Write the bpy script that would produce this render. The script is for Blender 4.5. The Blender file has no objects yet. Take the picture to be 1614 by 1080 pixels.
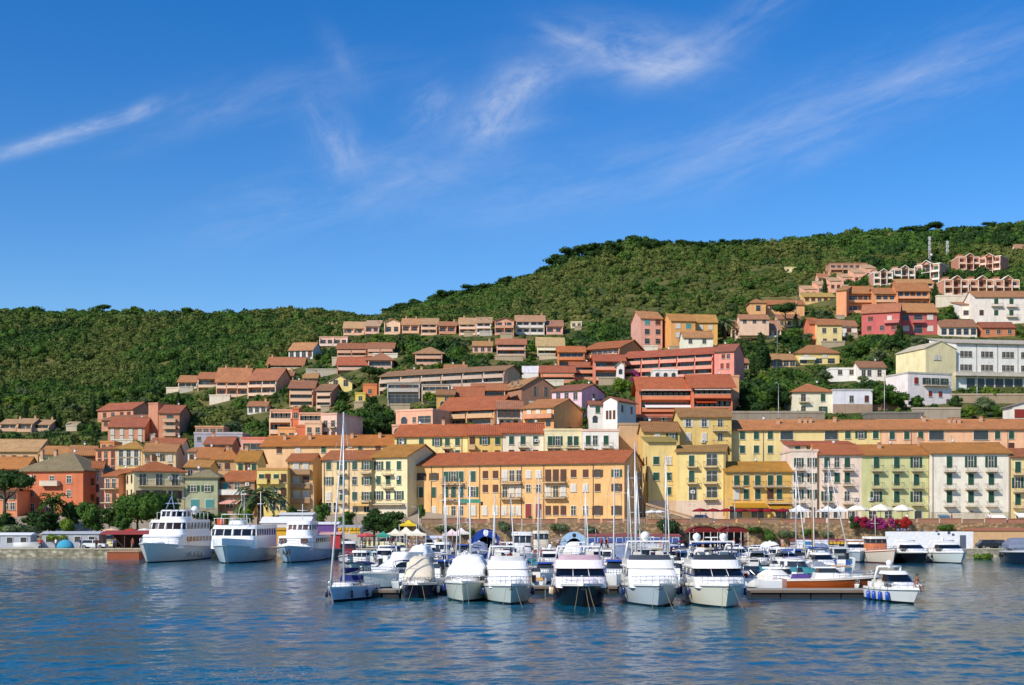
import bpy, math, random
import numpy as np
from mathutils import Vector, Matrix, noise as mnoise
random.seed(7)
RR = random.Random(11)
F, HC, YH, CX = 2000.0, 6.7, 814.0, 807.0     # focal length (photo pixels), camera height (m), horizon row, centre column
scene = bpy.context.scene
COL = scene.collection
rad = math.radians

def P(px, py, D):
    return Vector(((px-CX)/F*D, D, HC-(py-YH)/F*D))
def X(px, D): return (px-CX)/F*D
def Z(py, D): return HC-(py-YH)/F*D
def Dw(py): return F*HC/(py-YH)           # distance of a point on the water seen at row py
def to_px(x, y, z): return CX+F*x/y, YH+F*(HC-z)/y

# ---------------------------------------------------------------- materials
def lin(h):
    h = h.lstrip('#')
    v = [int(h[i:i+2], 16)/255 for i in (0, 2, 4)]
    return tuple((c/12.92 if c <= .04045 else ((c+.055)/1.055)**2.4) for c in v)+(1,)
MATS = {}
class NT:
    def __init__(s, m):
        m.use_nodes = True
        s.t = m.node_tree; s.t.nodes.clear()
    def n(s, typ, **kw):
        nd = s.t.nodes.new(typ)
        for k, v in kw.items():
            if k.startswith('_'):
                nd.inputs[int(k[1:])].default_value = v
            else: setattr(nd, k, v)
        return nd
    def l(s, a, b): s.t.links.new(a, b)
    def math(s, op, a, b=None, c=None, clamp=False):
        nd = s.n('ShaderNodeMath', operation=op); nd.use_clamp = clamp
        for i, v in enumerate((a, b, c)):
            if v is None: continue
            if isinstance(v, (int, float)): nd.inputs[i].default_value = v
            else: s.l(v, nd.inputs[i])
        return nd.outputs[0]
def mixc(nt, fac, a, b, bt='MIX'):
    nd = nt.n('ShaderNodeMix', data_type='RGBA', blend_type=bt)
    for idx, v in ((0, fac), (6, a), (7, b)):
        if isinstance(v, (int, float)): nd.inputs[idx].default_value = v
        elif isinstance(v, tuple): nd.inputs[idx].default_value = v
        else: nt.l(v, nd.inputs[idx])
    return nd.outputs[2]
def ramp(nt, fac, stops, interp='LINEAR'):
    r = nt.n('ShaderNodeValToRGB'); r.color_ramp.interpolation = interp
    el = r.color_ramp.elements
    while len(el) < len(stops): el.new(.5)
    for e, (p, c) in zip(el, stops): e.position = p; e.color = c if isinstance(c, tuple) else (c, c, c, 1)
    nt.l(fac, r.inputs[0]); return r.outputs[0]
def tex(nt, kind='noise', scale=1., detail=4, rough=.55, coord='Object', sc=None, dist=0.):
    c = nt.n('ShaderNodeTexCoord').outputs[coord] if coord != 'World' else nt.n('ShaderNodeNewGeometry').outputs['Position']
    if sc:
        mp = nt.n('ShaderNodeMapping'); mp.inputs['Scale'].default_value = sc; nt.l(c, mp.inputs[0]); c = mp.outputs[0]
    if kind == 'noise':
        t = nt.n('ShaderNodeTexNoise'); t.inputs['Scale'].default_value = scale; t.inputs['Detail'].default_value = detail
        t.inputs['Roughness'].default_value = rough; t.inputs['Distortion'].default_value = dist
        nt.l(c, t.inputs['Vector']); return t.outputs[0]
    if kind == 'voro':
        t = nt.n('ShaderNodeTexVoronoi'); t.inputs['Scale'].default_value = scale; nt.l(c, t.inputs['Vector']); return t
def bsdf(nt, col, rough=.6, metal=0., bump=None, bstr=.3, bdist=.05, spec=None):
    b = nt.n('ShaderNodeBsdfPrincipled'); o = nt.n('ShaderNodeOutputMaterial')
    if isinstance(col, tuple): b.inputs['Base Color'].default_value = col
    else: nt.l(col, b.inputs['Base Color'])
    if isinstance(rough, (int, float)): b.inputs['Roughness'].default_value = rough
    else: nt.l(rough, b.inputs['Roughness'])
    b.inputs['Metallic'].default_value = metal
    if spec is not None: b.inputs['Specular IOR Level'].default_value = spec
    if bump is not None:
        u = nt.n('ShaderNodeBump'); u.inputs['Strength'].default_value = bstr; u.inputs['Distance'].default_value = bdist
        nt.l(bump, u.inputs['Height']); nt.l(u.outputs[0], b.inputs['Normal'])
    nt.l(b.outputs[0], o.inputs[0]); return b
def new(name):
    m = bpy.data.materials.new(name); MATS[name] = m; return m, NT(m)
def scale(c, k): return tuple(min(1, x*k) for x in c[:3])+(1,)

def stucco(h):
    k = 'stucco_'+h
    if k in MATS: return MATS[k]
    m, nt = new(k); c = lin(h); c = (c[0]*.82+.12, c[1]*.82+.105, c[2]*.80+.075, 1)
    a = tex(nt, scale=.35, detail=6, rough=.65)
    st = tex(nt, scale=1.0, detail=4, sc=(1.3, 1.3, .18))      # rain streaks
    col = mixc(nt, ramp(nt, a, [(.35, 0.), (.7, 1.)]), scale(c, 1.05), scale(c, .84))
    col = mixc(nt, ramp(nt, st, [(.5, 0.), (.75, .5)]), col, scale((c[0]*.66, c[1]*.6, c[2]*.54), 1))
    pt = tex(nt, scale=.12, detail=8, rough=.75)
    col = mixc(nt, ramp(nt, pt, [(.56, 0.), (.62, .3)]), col, scale(c, 1.12))
    bsdf(nt, col, .9, bump=tex(nt, scale=6, detail=3), bstr=.15, bdist=.03, spec=.15); return m
def tiles(h):
    k = 'tiles_'+h
    if k in MATS: return MATS[k]
    m, nt = new(k); c = lin(h); c = (c[0]*.80+.05, c[1]*1.14+.042, c[2]*.85+.03, 1) if c[0] > c[1]*1.7 else c
    a = tex(nt, scale=.5, detail=6, rough=.7); b_ = tex(nt, scale=5, detail=2, sc=(1, .35, .35))
    col = mixc(nt, ramp(nt, a, [(.3, 0.), (.7, 1.)]), scale(c, 1.12), scale((c[0]*.72, c[1]*.72, c[2]*.8), 1))
    col = mixc(nt, ramp(nt, b_, [(.42, 0.), (.72, .65)]), col, scale((c[0]*.5, c[1]*.5, c[2]*.55), 1))
    lc = tex(nt, scale=.9, detail=7, rough=.8); col = mixc(nt, ramp(nt, lc, [(.53, 0.), (.66, .55)]), col, lin('8a7c62'))
    sx = nt.n('ShaderNodeSeparateXYZ'); nt.l(nt.n('ShaderNodeTexCoord').outputs['Object'], sx.inputs[0])
    w = nt.math('ABSOLUTE', nt.math('SINE', nt.math('MULTIPLY', sx.outputs[0], 7.0)))
    bsdf(nt, col, .88, bump=w, bstr=.55, bdist=.08, spec=.15); return m
def paint(h, rough=.35, metal=0., var=.12):
    k = 'paint_%s_%s_%s' % (h, rough, metal)
    if k in MATS: return MATS[k]
    m, nt = new(k); c = lin(h)
    a = tex(nt, scale=1.7, detail=5, rough=.7)
    col = mixc(nt, ramp(nt, a, [(.4, 0.), (.8, 1.)]), c, scale(c, 1-var*2))
    bsdf(nt, col, rough, metal); return m
def gel(h):                      # glossy fibreglass with a few weathered streaks
    k = 'gel_'+h
    if k in MATS: return MATS[k]
    m, nt = new(k); c = lin(h)
    a = tex(nt, scale=1.2, detail=5, sc=(1, 1, .25))
    col = mixc(nt, ramp(nt, a, [(.5, 0.), (.8, .5)]), c, scale((c[0]*.8, c[1]*.78, c[2]*.7), 1))
    bsdf(nt, col, .22); return m
def cloth(h):
    k = 'cloth_'+h
    if k in MATS: return MATS[k]
    m, nt = new(k); c = lin(h)
    a = tex(nt, scale=2.2, detail=4)
    col = mixc(nt, ramp(nt, a, [(.35, 0.), (.75, 1.)]), c, scale(c, .82))
    bsdf(nt, col, .95, bump=tex(nt, scale=1.6, detail=3, dist=.6), bstr=.5, bdist=.12, spec=.1); return m
def glass():
    if 'glass' in MATS: return MATS['glass']
    m, nt = new('glass')
    a = tex(nt, scale=.8, detail=2)
    col = mixc(nt, a, (.012, .016, .02, 1), (.05, .06, .07, 1))
    bsdf(nt, col, .08); return m
def stone(h, sc_=1.6):
    k = 'stone_%s_%s' % (h, sc_)
    if k in MATS: return MATS[k]
    m, nt = new(k); c = lin(h)
    v = tex(nt, 'voro', scale=sc_, sc=(1, 1, 1.6)); v.feature = 'F1'
    a = tex(nt, scale=.5, detail=6, rough=.7)
    col = mixc(nt, nt.n('ShaderNodeSeparateColor').outputs[0], c, c)
    sep = nt.n('ShaderNodeSeparateColor'); nt.l(v.outputs['Color'], sep.inputs[0])
    col = mixc(nt, sep.outputs[0], scale(c, 1.2), scale(c, .55))
    col = mixc(nt, ramp(nt, v.outputs['Distance'], [(.35, 0.), (.62, .7)]), col, scale(c, .4))
    col = mixc(nt, ramp(nt, a, [(.5, 0.), (.68, .55)]), col, lin('5a5c38'))
    bsdf(nt, col, .95, bump=v.outputs['Distance'], bstr=.6, bdist=.1, spec=.1); return m
def foliage(k, c1, c2, c3=None):
    k = 'foliage_'+k
    if k in MATS: return MATS[k]
    m, nt = new(k)
    a = tex(nt, scale=.55, detail=3, coord='World')
    oi = nt.n('ShaderNodeObjectInfo').outputs['Random']
    f = nt.math('ADD', nt.math('MULTIPLY', ramp(nt, a, [(.35, 0.), (.65, 1.)]), .55), nt.math('MULTIPLY', oi, .45), clamp=True)
    col = mixc(nt, f, lin(c1), lin(c2))
    if c3:
        g = tex(nt, scale=.016, detail=3, coord='World')
        col = mixc(nt, ramp(nt, g, [(.46, 0.), (.6, .8)]), col, lin(c3))
    b = bsdf(nt, col, .75, spec=.12)
    tr = nt.n('ShaderNodeBsdfTranslucent'); nt.l(col, tr.inputs[0])
    mx = nt.n('ShaderNodeMixShader'); mx.inputs[0].default_value = .22
    out = [n for n in nt.t.nodes if n.type == 'OUTPUT_MATERIAL'][0]
    nt.l(b.outputs[0], mx.inputs[1]); nt.l(tr.outputs[0], mx.inputs[2]); nt.l(mx.outputs[0], out.inputs[0])
    return m

# ---------------------------------------------------------------- mesh builder
class MB:
    def __init__(s): s.v = []; s.f = []; s.mi = []; s.m = []; s.sm = []
    def mat(s, m):
        if m not in s.m: s.m.append(m)
        return s.m.index(m)
    def face(s, pts, m, smooth=False):
        b = len(s.v); s.v += [tuple(p) for p in pts]; s.f.append(tuple(range(b, b+len(pts)))); s.mi.append(s.mat(m)); s.sm.append(smooth)
    def box(s, x0, x1, y0, y1, z0, z1, m, top=None):
        b = len(s.v)
        s.v += [(x, y, z) for z in (z0, z1) for y in (y0, y1) for x in (x0, x1)]
        for k, f in enumerate(((0, 2, 3, 1), (4, 5, 7, 6), (0, 1, 5, 4), (1, 3, 7, 5), (3, 2, 6, 7), (2, 0, 4, 6))):
            s.f.append(tuple(b+i for i in f)); s.mi.append(s.mat(top if (top and k == 1) else m)); s.sm.append(False)
    def grid(s, rows, m, close=False, smooth=True, cap0=False, cap1=False, mats=None):
        b = len(s.v); n = len(rows[0])
        for r in rows: s.v += [tuple(p) for p in r]
        for i in range(len(rows)-1):
            for j in range(n if close else n-1):
                k = (j+1) % n
                s.f.append((b+i*n+j, b+i*n+k, b+(i+1)*n+k, b+(i+1)*n+j))
                s.mi.append(s.mat(mats(i, j) if mats else m)); s.sm.append(smooth)
        if cap0: s.f.append(tuple(b+j for j in range(n))[::-1]); s.mi.append(s.mat(m)); s.sm.append(False)
        if cap1: s.f.append(tuple(b+(len(rows)-1)*n+j for j in range(n))); s.mi.append(s.mat(m)); s.sm.append(False)
    def tube(s, pts, r, m, n=6, r1=None):
        pts = [Vector(p) for p in pts]; rows = []
        for i, p in enumerate(pts):
            d = (pts[min(i+1, len(pts)-1)]-pts[max(i-1, 0)])
            if d.length < 1e-6: d = Vector((0, 0, 1))
            d.normalize(); a = d.cross(Vector((0, 0, 1)) if abs(d.z) < .9 else Vector((1, 0, 0))).normalized(); c = d.cross(a)
            t = i/(len(pts)-1) if len(pts) > 1 else 0
            q = r if r1 is None else r+(r1-r)*t
            rows.append([p+a*(q*math.cos(k*2*math.pi/n))+c*(q*math.sin(k*2*math.pi/n)) for k in range(n)])
        s.grid(rows, m, close=True, cap0=True, cap1=True)
    def ell(s, c, r, m, nu=10, nv=6, z0=-1.):
        if isinstance(r, (int, float)): r = (r, r, r)
        rows = []
        a0 = math.asin(z0)
        for i in range(nv+1):
            a = a0+(math.pi/2-a0)*i/nv
            rows.append([(c[0]+r[0]*math.cos(a)*math.cos(k*2*math.pi/nu), c[1]+r[1]*math.cos(a)*math.sin(k*2*math.pi/nu), c[2]+r[2]*math.sin(a)) for k in range(nu)])
        s.grid(rows, m, close=True, cap0=z0 > -1)
    def stack(s, lv, m, n=12, q=.75, mats=None, cap=True, bot=False):
        """outlines stacked in z; each level (z, y_front, y_back, half width, nose length); bow towards -y"""
        rows = []
        for (z, yf, yb, hw, rl) in lv:
            r = []
            for k in range(n+1):
                t = math.pi*k/n; c = math.cos(t)
                r.append((hw*math.copysign(abs(c)**q, c), yf+rl-rl*math.sin(t)**q if 0 < k < n else yf+rl, z))
            r += [(-hw, yb, z), (hw, yb, z)]
            rows.append(r)
        s.grid(rows, m, close=True, smooth=False, cap1=cap, cap0=bot, mats=mats)
    def mesh(s, name):
        me = bpy.data.meshes.new(name); me.from_pydata(s.v, [], s.f)
        for m in s.m: me.materials.append(m)
        me.polygons.foreach_set('material_index', s.mi); me.polygons.foreach_set('use_smooth', s.sm)
        me.update(); return me
    def build(s, name, parent=None, loc=(0, 0, 0), rz=0.):
        o = bpy.data.objects.new(name, s.mesh(name)); COL.objects.link(o)
        o.location = loc; o.rotation_euler = (0, 0, rz)
        if parent: o.parent = parent
        return o
LABELS = {}
LAND = []                   # landmarks (px, py, D, short name)
def tag(o, label, cat, group=None, kind=None):
    if label:
        o['label'] = label; n = len(label.split())
        if not 4 <= n <= 16: print('LABEL LENGTH', n, label)
        if label in LABELS: print('DUPLICATE LABEL', label)
        LABELS[label] = 1
    if cat: o['category'] = cat
    if group: o['group'] = group
    if kind: o['kind'] = kind
    return o
def empty(name, loc, rz=0., label=None, cat=None, group=None):
    o = bpy.data.objects.new(name, None); COL.objects.link(o); o.location = loc; o.rotation_euler = (0, 0, rz); o.empty_display_size = .3
    if label: tag(o, label, cat, group)
    return o
def inst(me, name, parent, loc=(0, 0, 0), rz=0., sc=None):
    o = bpy.data.objects.new(name, me); COL.objects.link(o); o.location = loc; o.rotation_euler = (0, 0, rz)
    if sc: o.scale = sc if isinstance(sc, tuple) else (sc,)*3
    if parent: o.parent = parent
    return o

# ---------------------------------------------------------------- terrain
TD = [245, 262, 300, 340, 400, 480, 560, 700, 850]
TP = {150: [824, 806, 752, 720, 696, 650, 612, 553, 502], 300: [824, 800, 745, 712, 680, 628, 588, 543, 504],
      500: [824, 790, 725, 690, 640, 575, 540, 520, 503], 590: [824, 778, 712, 668, 612, 553, 530, 520, 515],
      650: [824, 770, 705, 655, 600, 543, 515, 503, 495],
      850: [824, 760, 700, 650, 600, 550, 505, 468, 441], 1000: [824, 755, 695, 640, 598, 545, 492, 436, 393],
      1200: [824, 752, 688, 640, 590, 535, 487, 430, 396], 1400: [824, 752, 680, 632, 575, 515, 464, 412, 378],
      1614: [824, 752, 680, 630, 572, 510, 458, 406, 365]}
def smooth(t): t = max(0, min(1, t)); return t*t*(3-2*t)
def interp(xs, ys, x):
    if x <= xs[0]: return ys[0]
    if x >= xs[-1]: return ys[-1]
    for i in range(len(xs)-1):
        if x <= xs[i+1]:
            t = (x-xs[i])/(xs[i+1]-xs[i]); return ys[i]+(ys[i+1]-ys[i])*t
TK = sorted(TP)
def ground(x, y):
    D = y; px = CX+F*x/max(D, 1)
    if D >= 245:
        Dc = min(D, 850)
        py = interp(TK, [interp(TD, TP[k], Dc) for k in TK], px)
        z = Z(py, Dc)
        if D > 850: z -= (D-850)*.18
        if D > 268:
            k = min(1, (D-268)/40)
            z += k*(mnoise.noise((x*.02, y*.02, 0))*2.6+mnoise.noise((x*.07, y*.07, 3))*.7)*min(1.6, D/400)
        return z
    t = smooth((px-615)/50)
    zl = interp([206, 226, 245], [1.55, 2.2, 4.9], D); zr = 5.5 if D >= 226.6 else 1.4
    z1 = Z(824, 245)
    zr = interp([227, 245], [zr, z1], D)
    return zl*(1-t)+zr*t if D > 226.5 else min(zl*(1-t)+1.4*t, 2.2)
def hit(px, py, d0=250., d1=1000.):
    D = d0
    while D < d1:
        if Z(py, D) <= ground(X(px, D), D): break
        D += 1.
    return D
RECTS = []                   # what trees must not hide: (px0, px1, py0, py1, D0, D1)
def keep(x0, x1, y0, y1, D, D2=None): RECTS.append((x0, x1, y0, y1, D, D2 or D+12))
# ---------------------------------------------------------------- buildings
SHC = {'g': '24513a', 'b': '5a3524', 't': '4c9490', 'w': 'd8d2c4', 'r': '8e2f22'}
WC = {}
def frame_bars(mb, w, h, m, t=.08, d0=-.09, d1=.0):
    mb.box(-w/2-t, w/2+t, d0, d1, h/2, h/2+t, m); mb.box(-w/2-t, -w/2, d0, d1, -h/2, h/2, m); mb.box(w/2, w/2+t, d0, d1, -h/2, h/2, m)
def shutter_mesh(w, h, c):
    k = ('sh', round(w, 1), round(h, 1), c)
    if k not in WC:
        mb = MB(); m = paint(SHC[c], .6)
        mb.box(-w/2, w/2, -.05, 0, -h/2, h/2, m)
        n = max(3, int(h/.22))
        for i in range(n):
            z = -h/2+(i+.5)*h/n; mb.box(-w/2+.05, w/2-.05, -.075, -.05, z-.03, z+.03, m)
        WC[k] = mb.mesh('shutter')
    return WC[k]
def win_mesh(st, w, h, far, tall):
    k = (st, round(w, 1), round(h, 1), far, tall)
    if k in WC: return WC[k]
    mb = MB(); g = glass(); fr = (paint('b9a68c', .6) if far else paint('e6e0d2', .5)) if st not in 'bB' else paint('6b4a36', .6)
    if st in 'aA':
        n = 8; pts = [(-w/2, -.03, -h/2), (w/2, -.03, -h/2)]+[(w/2*math.cos(math.pi*i/n), -.03, h/2-w/2+w/2*math.sin(math.pi*i/n)) for i in range(n+1)]
        m = g if st == 'a' else paint('8a3a26', .6)
        mb.face(pts, m); mb.face([(p[0], 0, p[2]) for p in pts][::-1], m)
        for i in range(n):
            a, b = math.pi*i/n, math.pi*(i+1)/n; r0, r1 = w/2, w/2+.14; c = h/2-w/2; s_ = paint('cbbba2', .8)
            q = [(r0*math.cos(a), r0*math.sin(a)), (r1*math.cos(a), r1*math.sin(a)), (r1*math.cos(b), r1*math.sin(b)), (r0*math.cos(b), r0*math.sin(b))]
            mb.face([(x, -.1, c+z) for x, z in q], s_); mb.face([(q[0][0], -.1, c+q[0][1]), (q[0][0], 0, c+q[0][1]), (q[3][0], 0, c+q[3][1]), (q[3][0], -.1, c+q[3][1])], s_)
            mb.face([(q[1][0], -.1, c+q[1][1]), (q[1][0], 0, c+q[1][1]), (q[2][0], 0, c+q[2][1]), (q[2][0], -.1, c+q[2][1])][::-1], s_)
    else:
        frame_bars(mb, w, h, fr, .05 if far else .08)
        mb.face([(-w/2, -.02, -h/2), (w/2, -.02, -h/2), (w/2, -.02, h/2), (-w/2, -.02, h/2)], g)
        if st != 's' and not (far and w > 1.6): mb.box(-.03, .03, -.05, -.02, -h/2, h/2, fr)
        if h > 1.1 and st != 's': mb.box(-w/2, w/2, -.045, -.02, h*.12, h*.12+.05, fr)
        if not tall: mb.box(-w/2-.15, w/2+.15, -.18, 0, -h/2-.1, -h/2, paint('cfc6b4', .8))
        if far:
            c = st.lower()
            if c in SHC:
                m = paint(SHC[c], .6)
                if st.isupper():
                    mb.box(-w, -w/2-.02, -.13, -.091, -h/2, h/2, m); mb.box(w/2+.02, w, -.13, -.091, -h/2, h/2, m)
                else:
                    mb.box(-w/2+.01, -.01, -.13, -.051, -h/2+.01, h/2-.01, m); mb.box(.01, w/2-.01, -.13, -.051, -h/2+.01, h/2-.01, m)
    WC[k] = mb.mesh('window'); return WC[k]
def rail_mesh(w, d, style, hexc):
    k = ('rail', round(w, 1), d, style, hexc)
    if k in WC: return WC[k]
    mb = MB()
    if style == 'r':
        m = paint('4a4740', .5)
        for (x0, x1, y0, y1) in ((-w/2, w/2, -d, -d+.04), (-w/2, -w/2+.04, -d, 0), (w/2-.04, w/2, -d, 0)):
            mb.box(x0, x1, y0, y1, .95, 1.0, m); mb.box(x0, x1, y0, y1, .08, .12, m)
        n = max(2, int(w/.3))
        for i in range(n+1):
            x = -w/2+.02+(w-.04)*i/n; mb.box(x-.016, x+.016, -d+.005, -d+.035, .12, .95, m)
    else:
        m = stucco(hexc)
        for (x0, x1, y0, y1) in ((-w/2, w/2, -d, -d+.12), (-w/2, -w/2+.12, -d+.12, 0), (w/2-.12, w/2, -d+.12, 0)):
            mb.box(x0, x1, y0, y1, .0, .85, m)
        mb.box(-w/2-.04, w/2+.04, -d-.04, -d+.16, .851, .93, paint('d9c9ae', .8))
    WC[k] = mb.mesh('railing' if style == 'r' else 'parapet'); return WC[k]
SW = {'brick three balcony house': 16, 'tall brick block': 19, 'dark ended salmon flats': 24, 'white arched villa': 15, 'brown roofed flats': 8, 'mauve balcony flats': 17, 'pale pink mauve block': 42, 'brown gabled house': -48, 'tangerine gabled house': 47, 'lilac house': 37,
      'white gabled house': 30, 'orange brown gable flats': 40, 'rose pink end block': 16, 'mauve apartment block': -16, 'golden orange block': -15, 'cream house with dark gable': 55, 'tan balcony house': 15, 'cream terrace old house': 12, 'white dormer attic': 10, 'brown walled old house': 14,
      'red roof old house': 12, 'bluish grey flat building': 14, 'pink slim house': 5, 'peach dark windowed house': 6, 'slim brick stair tower': 6, 'crimson lower wing': 3}
class Bld: pass
BL = []
def bld(kind, label, cat, short, x0, x1, ye, yb, D=None, D1=None, dep=10., col='e8c07a', roof=('gable', None, 'b5532d'), rows=(), bal=(), aw=(), ch=(), side=(), lside=(),
        base=None, cornice=True, group=None, found=4., pipes=(), over=.55, doors=(), lmark=None):
    auto = D is None
    if auto: D = hit((x0+x1)/2, yb)
    if D1 is None: D1 = D
    elif auto: D1 = D+D1
    sw = SW.get(short)
    if sw is not None or abs(D1-D) > .47*abs(X(x1, D)-X(x0, D)):
        if sw is None: yaw = math.copysign(rad(25), D1-D)
        elif sw > 0: yaw = -(math.asin(min(.6, sw*D/(F*dep)))+math.atan((x1-CX)/F))
        else: yaw = math.asin(min(.6, -sw*D/(F*dep)))-math.atan((x0-CX)/F)
        k1 = (x1-CX)/F; t = (k1*D-X(x0, D))/(math.cos(yaw)-k1*math.sin(yaw)); D1 = D+t*math.sin(yaw)
    far = D >= 285
    p0 = Vector((X(x0, D), D)); p1 = Vector((X(x1, D1), D1)); d = p1-p0; W = d.length; rz = math.atan2(d.y, d.x)
    k = (((x0+x1)/2)-CX)/F; t = (k*p0.y-p0.x)/(d.x-k*d.y); cm = p0+d*t; Dm = cm.y
    c = (p0+p1)/2
    zb = Z(yb, Dm); h = Z(ye, Dm)-zb
    root = empty(kind, (c.x, c.y, zb), rz, label, cat, group)
    def u(px):
        k = (px-CX)/F; t = (k*p0.y-p0.x)/(d.x-k*d.y); return (t-.5)*W
    def zl(py): return Z(py, Dm)-zb
    wm = stucco(col)
    mb = MB(); mb.box(-W/2, W/2, 0, dep, -found, h, wm)
    rt, yr, rc = roof
    if rt == 'gable' or rt == 'hip' or rt == 'shed':
        dd = Dm+(dep/2 if rt != 'shed' else dep)*math.cos(rz)
        rise = (Z(yr, dd)-Z(ye, Dm)) if yr is not None else dep/2*.33
        rise = max(rise, .6)
    elif rt == 'gablef': rise = (Z(yr, Dm)-Z(ye, Dm)) if yr is not None else W/2*.38
    rm = None if rt == 'flat' else tiles(rc)
    R = MB(); o = over; T = .2
    if rt == 'gable':
        for sx in (-1, 1):
            pts = [(sx*W/2, 0, h), (sx*W/2, dep, h), (sx*W/2, dep/2, h+rise)]
            mb.face(pts if sx < 0 else pts[::-1], wm)
        s = rise/(dep/2); prof = [(-o, h-s*o), (dep/2, h+rise), (dep+o, h-s*o)]
        lo = [(y, z+.02) for y, z in prof]; up = [(y, z+.02+T) for y, z in prof]
        ring = lo+up[::-1]
        R.grid([[(x, y, z) for y, z in ring] for x in (-W/2-o*.6, W/2+o*.6)], rm, close=True, smooth=False)
        for x, fl in ((-W/2-o*.6, 1), (W/2+o*.6, 0)):
            for a in (0, 1):
                q = [(x, *lo[a]), (x, *lo[a+1]), (x, *up[a+1]), (x, *up[a])]; R.face(q if fl else q[::-1], rm)
        R.tube([(-W/2-o*.6, dep/2, h+rise+T), (W/2+o*.6, dep/2, h+rise+T)], .14, rm, n=5)
    elif rt == 'gablef':
        mb.face([(-W/2, 0, h), (W/2, 0, h), (0, 0, h+rise)], wm); mb.face([(-W/2, dep, h), (W/2, dep, h), (0, dep, h+rise)][::-1], wm)
        s = rise/(W/2); prof = [(-W/2-o, h-s*o), (0, h+rise), (W/2+o, h-s*o)]
        lo = [(y, z+.02) for y, z in prof]; up = [(y, z+.02+T) for y, z in prof]; ring = lo+up[::-1]
        R.grid([[(x, y, z) for x, z in ring] for y in (dep+o*.6, -o*.6)], rm, close=True, smooth=False)
        for y in (-o*.6, dep+o*.6):
            for a in (0, 1): R.face([(lo[a][0], y, lo[a][1]), (lo[a+1][0], y, lo[a+1][1]), (up[a+1][0], y, up[a+1][1]), (up[a][0], y, up[a][1])], rm)
    elif rt == 'hip':
        s = rise/(dep/2); iy = dep/2; ix = min(W/2-.3, dep/2)
        e = [(-W/2-o, -o), (W/2+o, -o), (W/2+o, dep+o), (-W/2-o, dep+o)]; ze = h-s*o+.02
        zt = h+rise+.02
        r0, r1 = (-W/2+ix, iy, zt+T), (W/2-ix, iy, zt+T)
        E = [(x, y, ze+T) for x, y in e]
        for q in ([E[0], E[1], r1, r0], [E[1], E[2], r1], [E[2], E[3], r0, r1], [E[3], E[0], r0]): R.face(q, rm)
        for i in range(4):
            a, b_ = e[i], e[(i+1) % 4]; R.face([(a[0], a[1], ze), (b_[0], b_[1], ze), (b_[0], b_[1], ze+T), (a[0], a[1], ze+T)], rm)
        R.face([(x, y, ze) for x, y in e][::-1], rm)
    elif rt == 'shed':
        s = rise/dep
        for sx in (-1, 1): mb.face([(sx*W/2, 0, h), (sx*W/2, dep, h), (sx*W/2, dep, h+rise)], wm)
        mb.face([(-W/2, dep, h), (W/2, dep, h), (W/2, dep, h+rise), (-W/2, dep, h+rise)][::-1], wm)
        x0_, x1_ = -W/2-o*.6, W/2+o*.6
        q = [(-o, h-s*o+.02), (dep+o*.5, h+rise+s*o*.5+.02)]
        R.grid([[(x, q[0][0], q[0][1]), (x, q[1][0], q[1][1]), (x, q[1][0], q[1][1]+T), (x, q[0][0], q[0][1]+T)] for x in (x0_, x1_)], rm, close=True, smooth=False, cap0=True, cap1=True)
    elif rt == 'flat':
        m2 = stucco(rc)
        R.box(-W/2-.12, W/2+.12, -.12, .15, h, h+.45, m2); R.box(-W/2-.12, W/2+.12, dep-.15, dep+.12, h, h+.45, m2)
        R.box(-W/2-.12, -W/2+.15, .15, dep-.15, h, h+.45, m2); R.box(W/2-.15, W/2+.12, .15, dep-.15, h, h+.45, m2)
        mb.box(-W/2+.15, W/2-.15, .15, dep-.15, h, h+.06, paint('b9a58c', .9))
    if cornice and rt != 'flat' and rt != 'gablef' and D < 400:
        mb.box(-W/2-.03, W/2+.03, -.14, -.001, h-.34, h-.16, paint('d8c8a8', .85))
    if base:
        mb.box(-W/2-.03, W/2+.03, -.04, -.001, -found, zl(base[0]), stucco(base[1]))
    mb.build('wall', root)
    ro = R.build('roof' if rt != 'flat' else 'roof_parapet', root)
    for q in ch:
        if isinstance(q, (int, float)): q = (q, .5)
        if rt == 'gable': yy = dep*q[1]; zz = h+rise*(1-abs(2*q[1]-1))
        elif rt == 'flat': yy = dep*q[1]; zz = h
        else: yy = dep*.5; zz = h+(rise if rt != 'shed' else rise/2)-.3
        m = MB(); cm_ = stucco('c79a78')
        m.box(-.32, .32, -.3, .3, -.7, 1.0, cm_); m.box(-.42, .42, -.4, .4, 1.0, 1.1, cm_); m.box(-.3, .3, -.28, .28, 1.1, 1.35, tiles('9a4a2c'))
        m.build('chimney', ro, (u(q[0]), yy, zz))
    def put(x, y, z, st, w, hh, a=0.):
        if st == 'g' and RR.random() < .18: st = 'G'
        elif st == 'b' and RR.random() < .2: st = 'p'
        tall = st in 'dA' or hh > 1.9
        st2 = st
        o_ = inst(win_mesh(st2, w, hh, far, tall), 'door' if st in 'dA' else 'window', root, (x, y, z), a)
        c_ = st.lower()
        if not far and c_ in SHC and st not in 'dA':
            for sg in (-1, 1):
                if st.isupper(): loc = (sg*(w*.75+.1), -.005, 0)
                else: loc = (sg*(w/4+.005), -.095, 0)
                inst(shutter_mesh(w/2-.01, hh, c_), 'shutter', o_, loc)
    for r in rows:
        y, xs, st = r[:3]; w = r[3] if len(r) > 3 else 1.05; hh = r[4] if len(r) > 4 else 1.65
        if isinstance(xs, int): xs = [x0+(x1-x0)*(i+.5)/xs for i in range(xs)]
        for i, q in enumerate(xs):
            s_ = st[i % len(st)]
            if s_ == '-': continue
            put(u(q), 0, zl(y), s_, w, hh)
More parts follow.
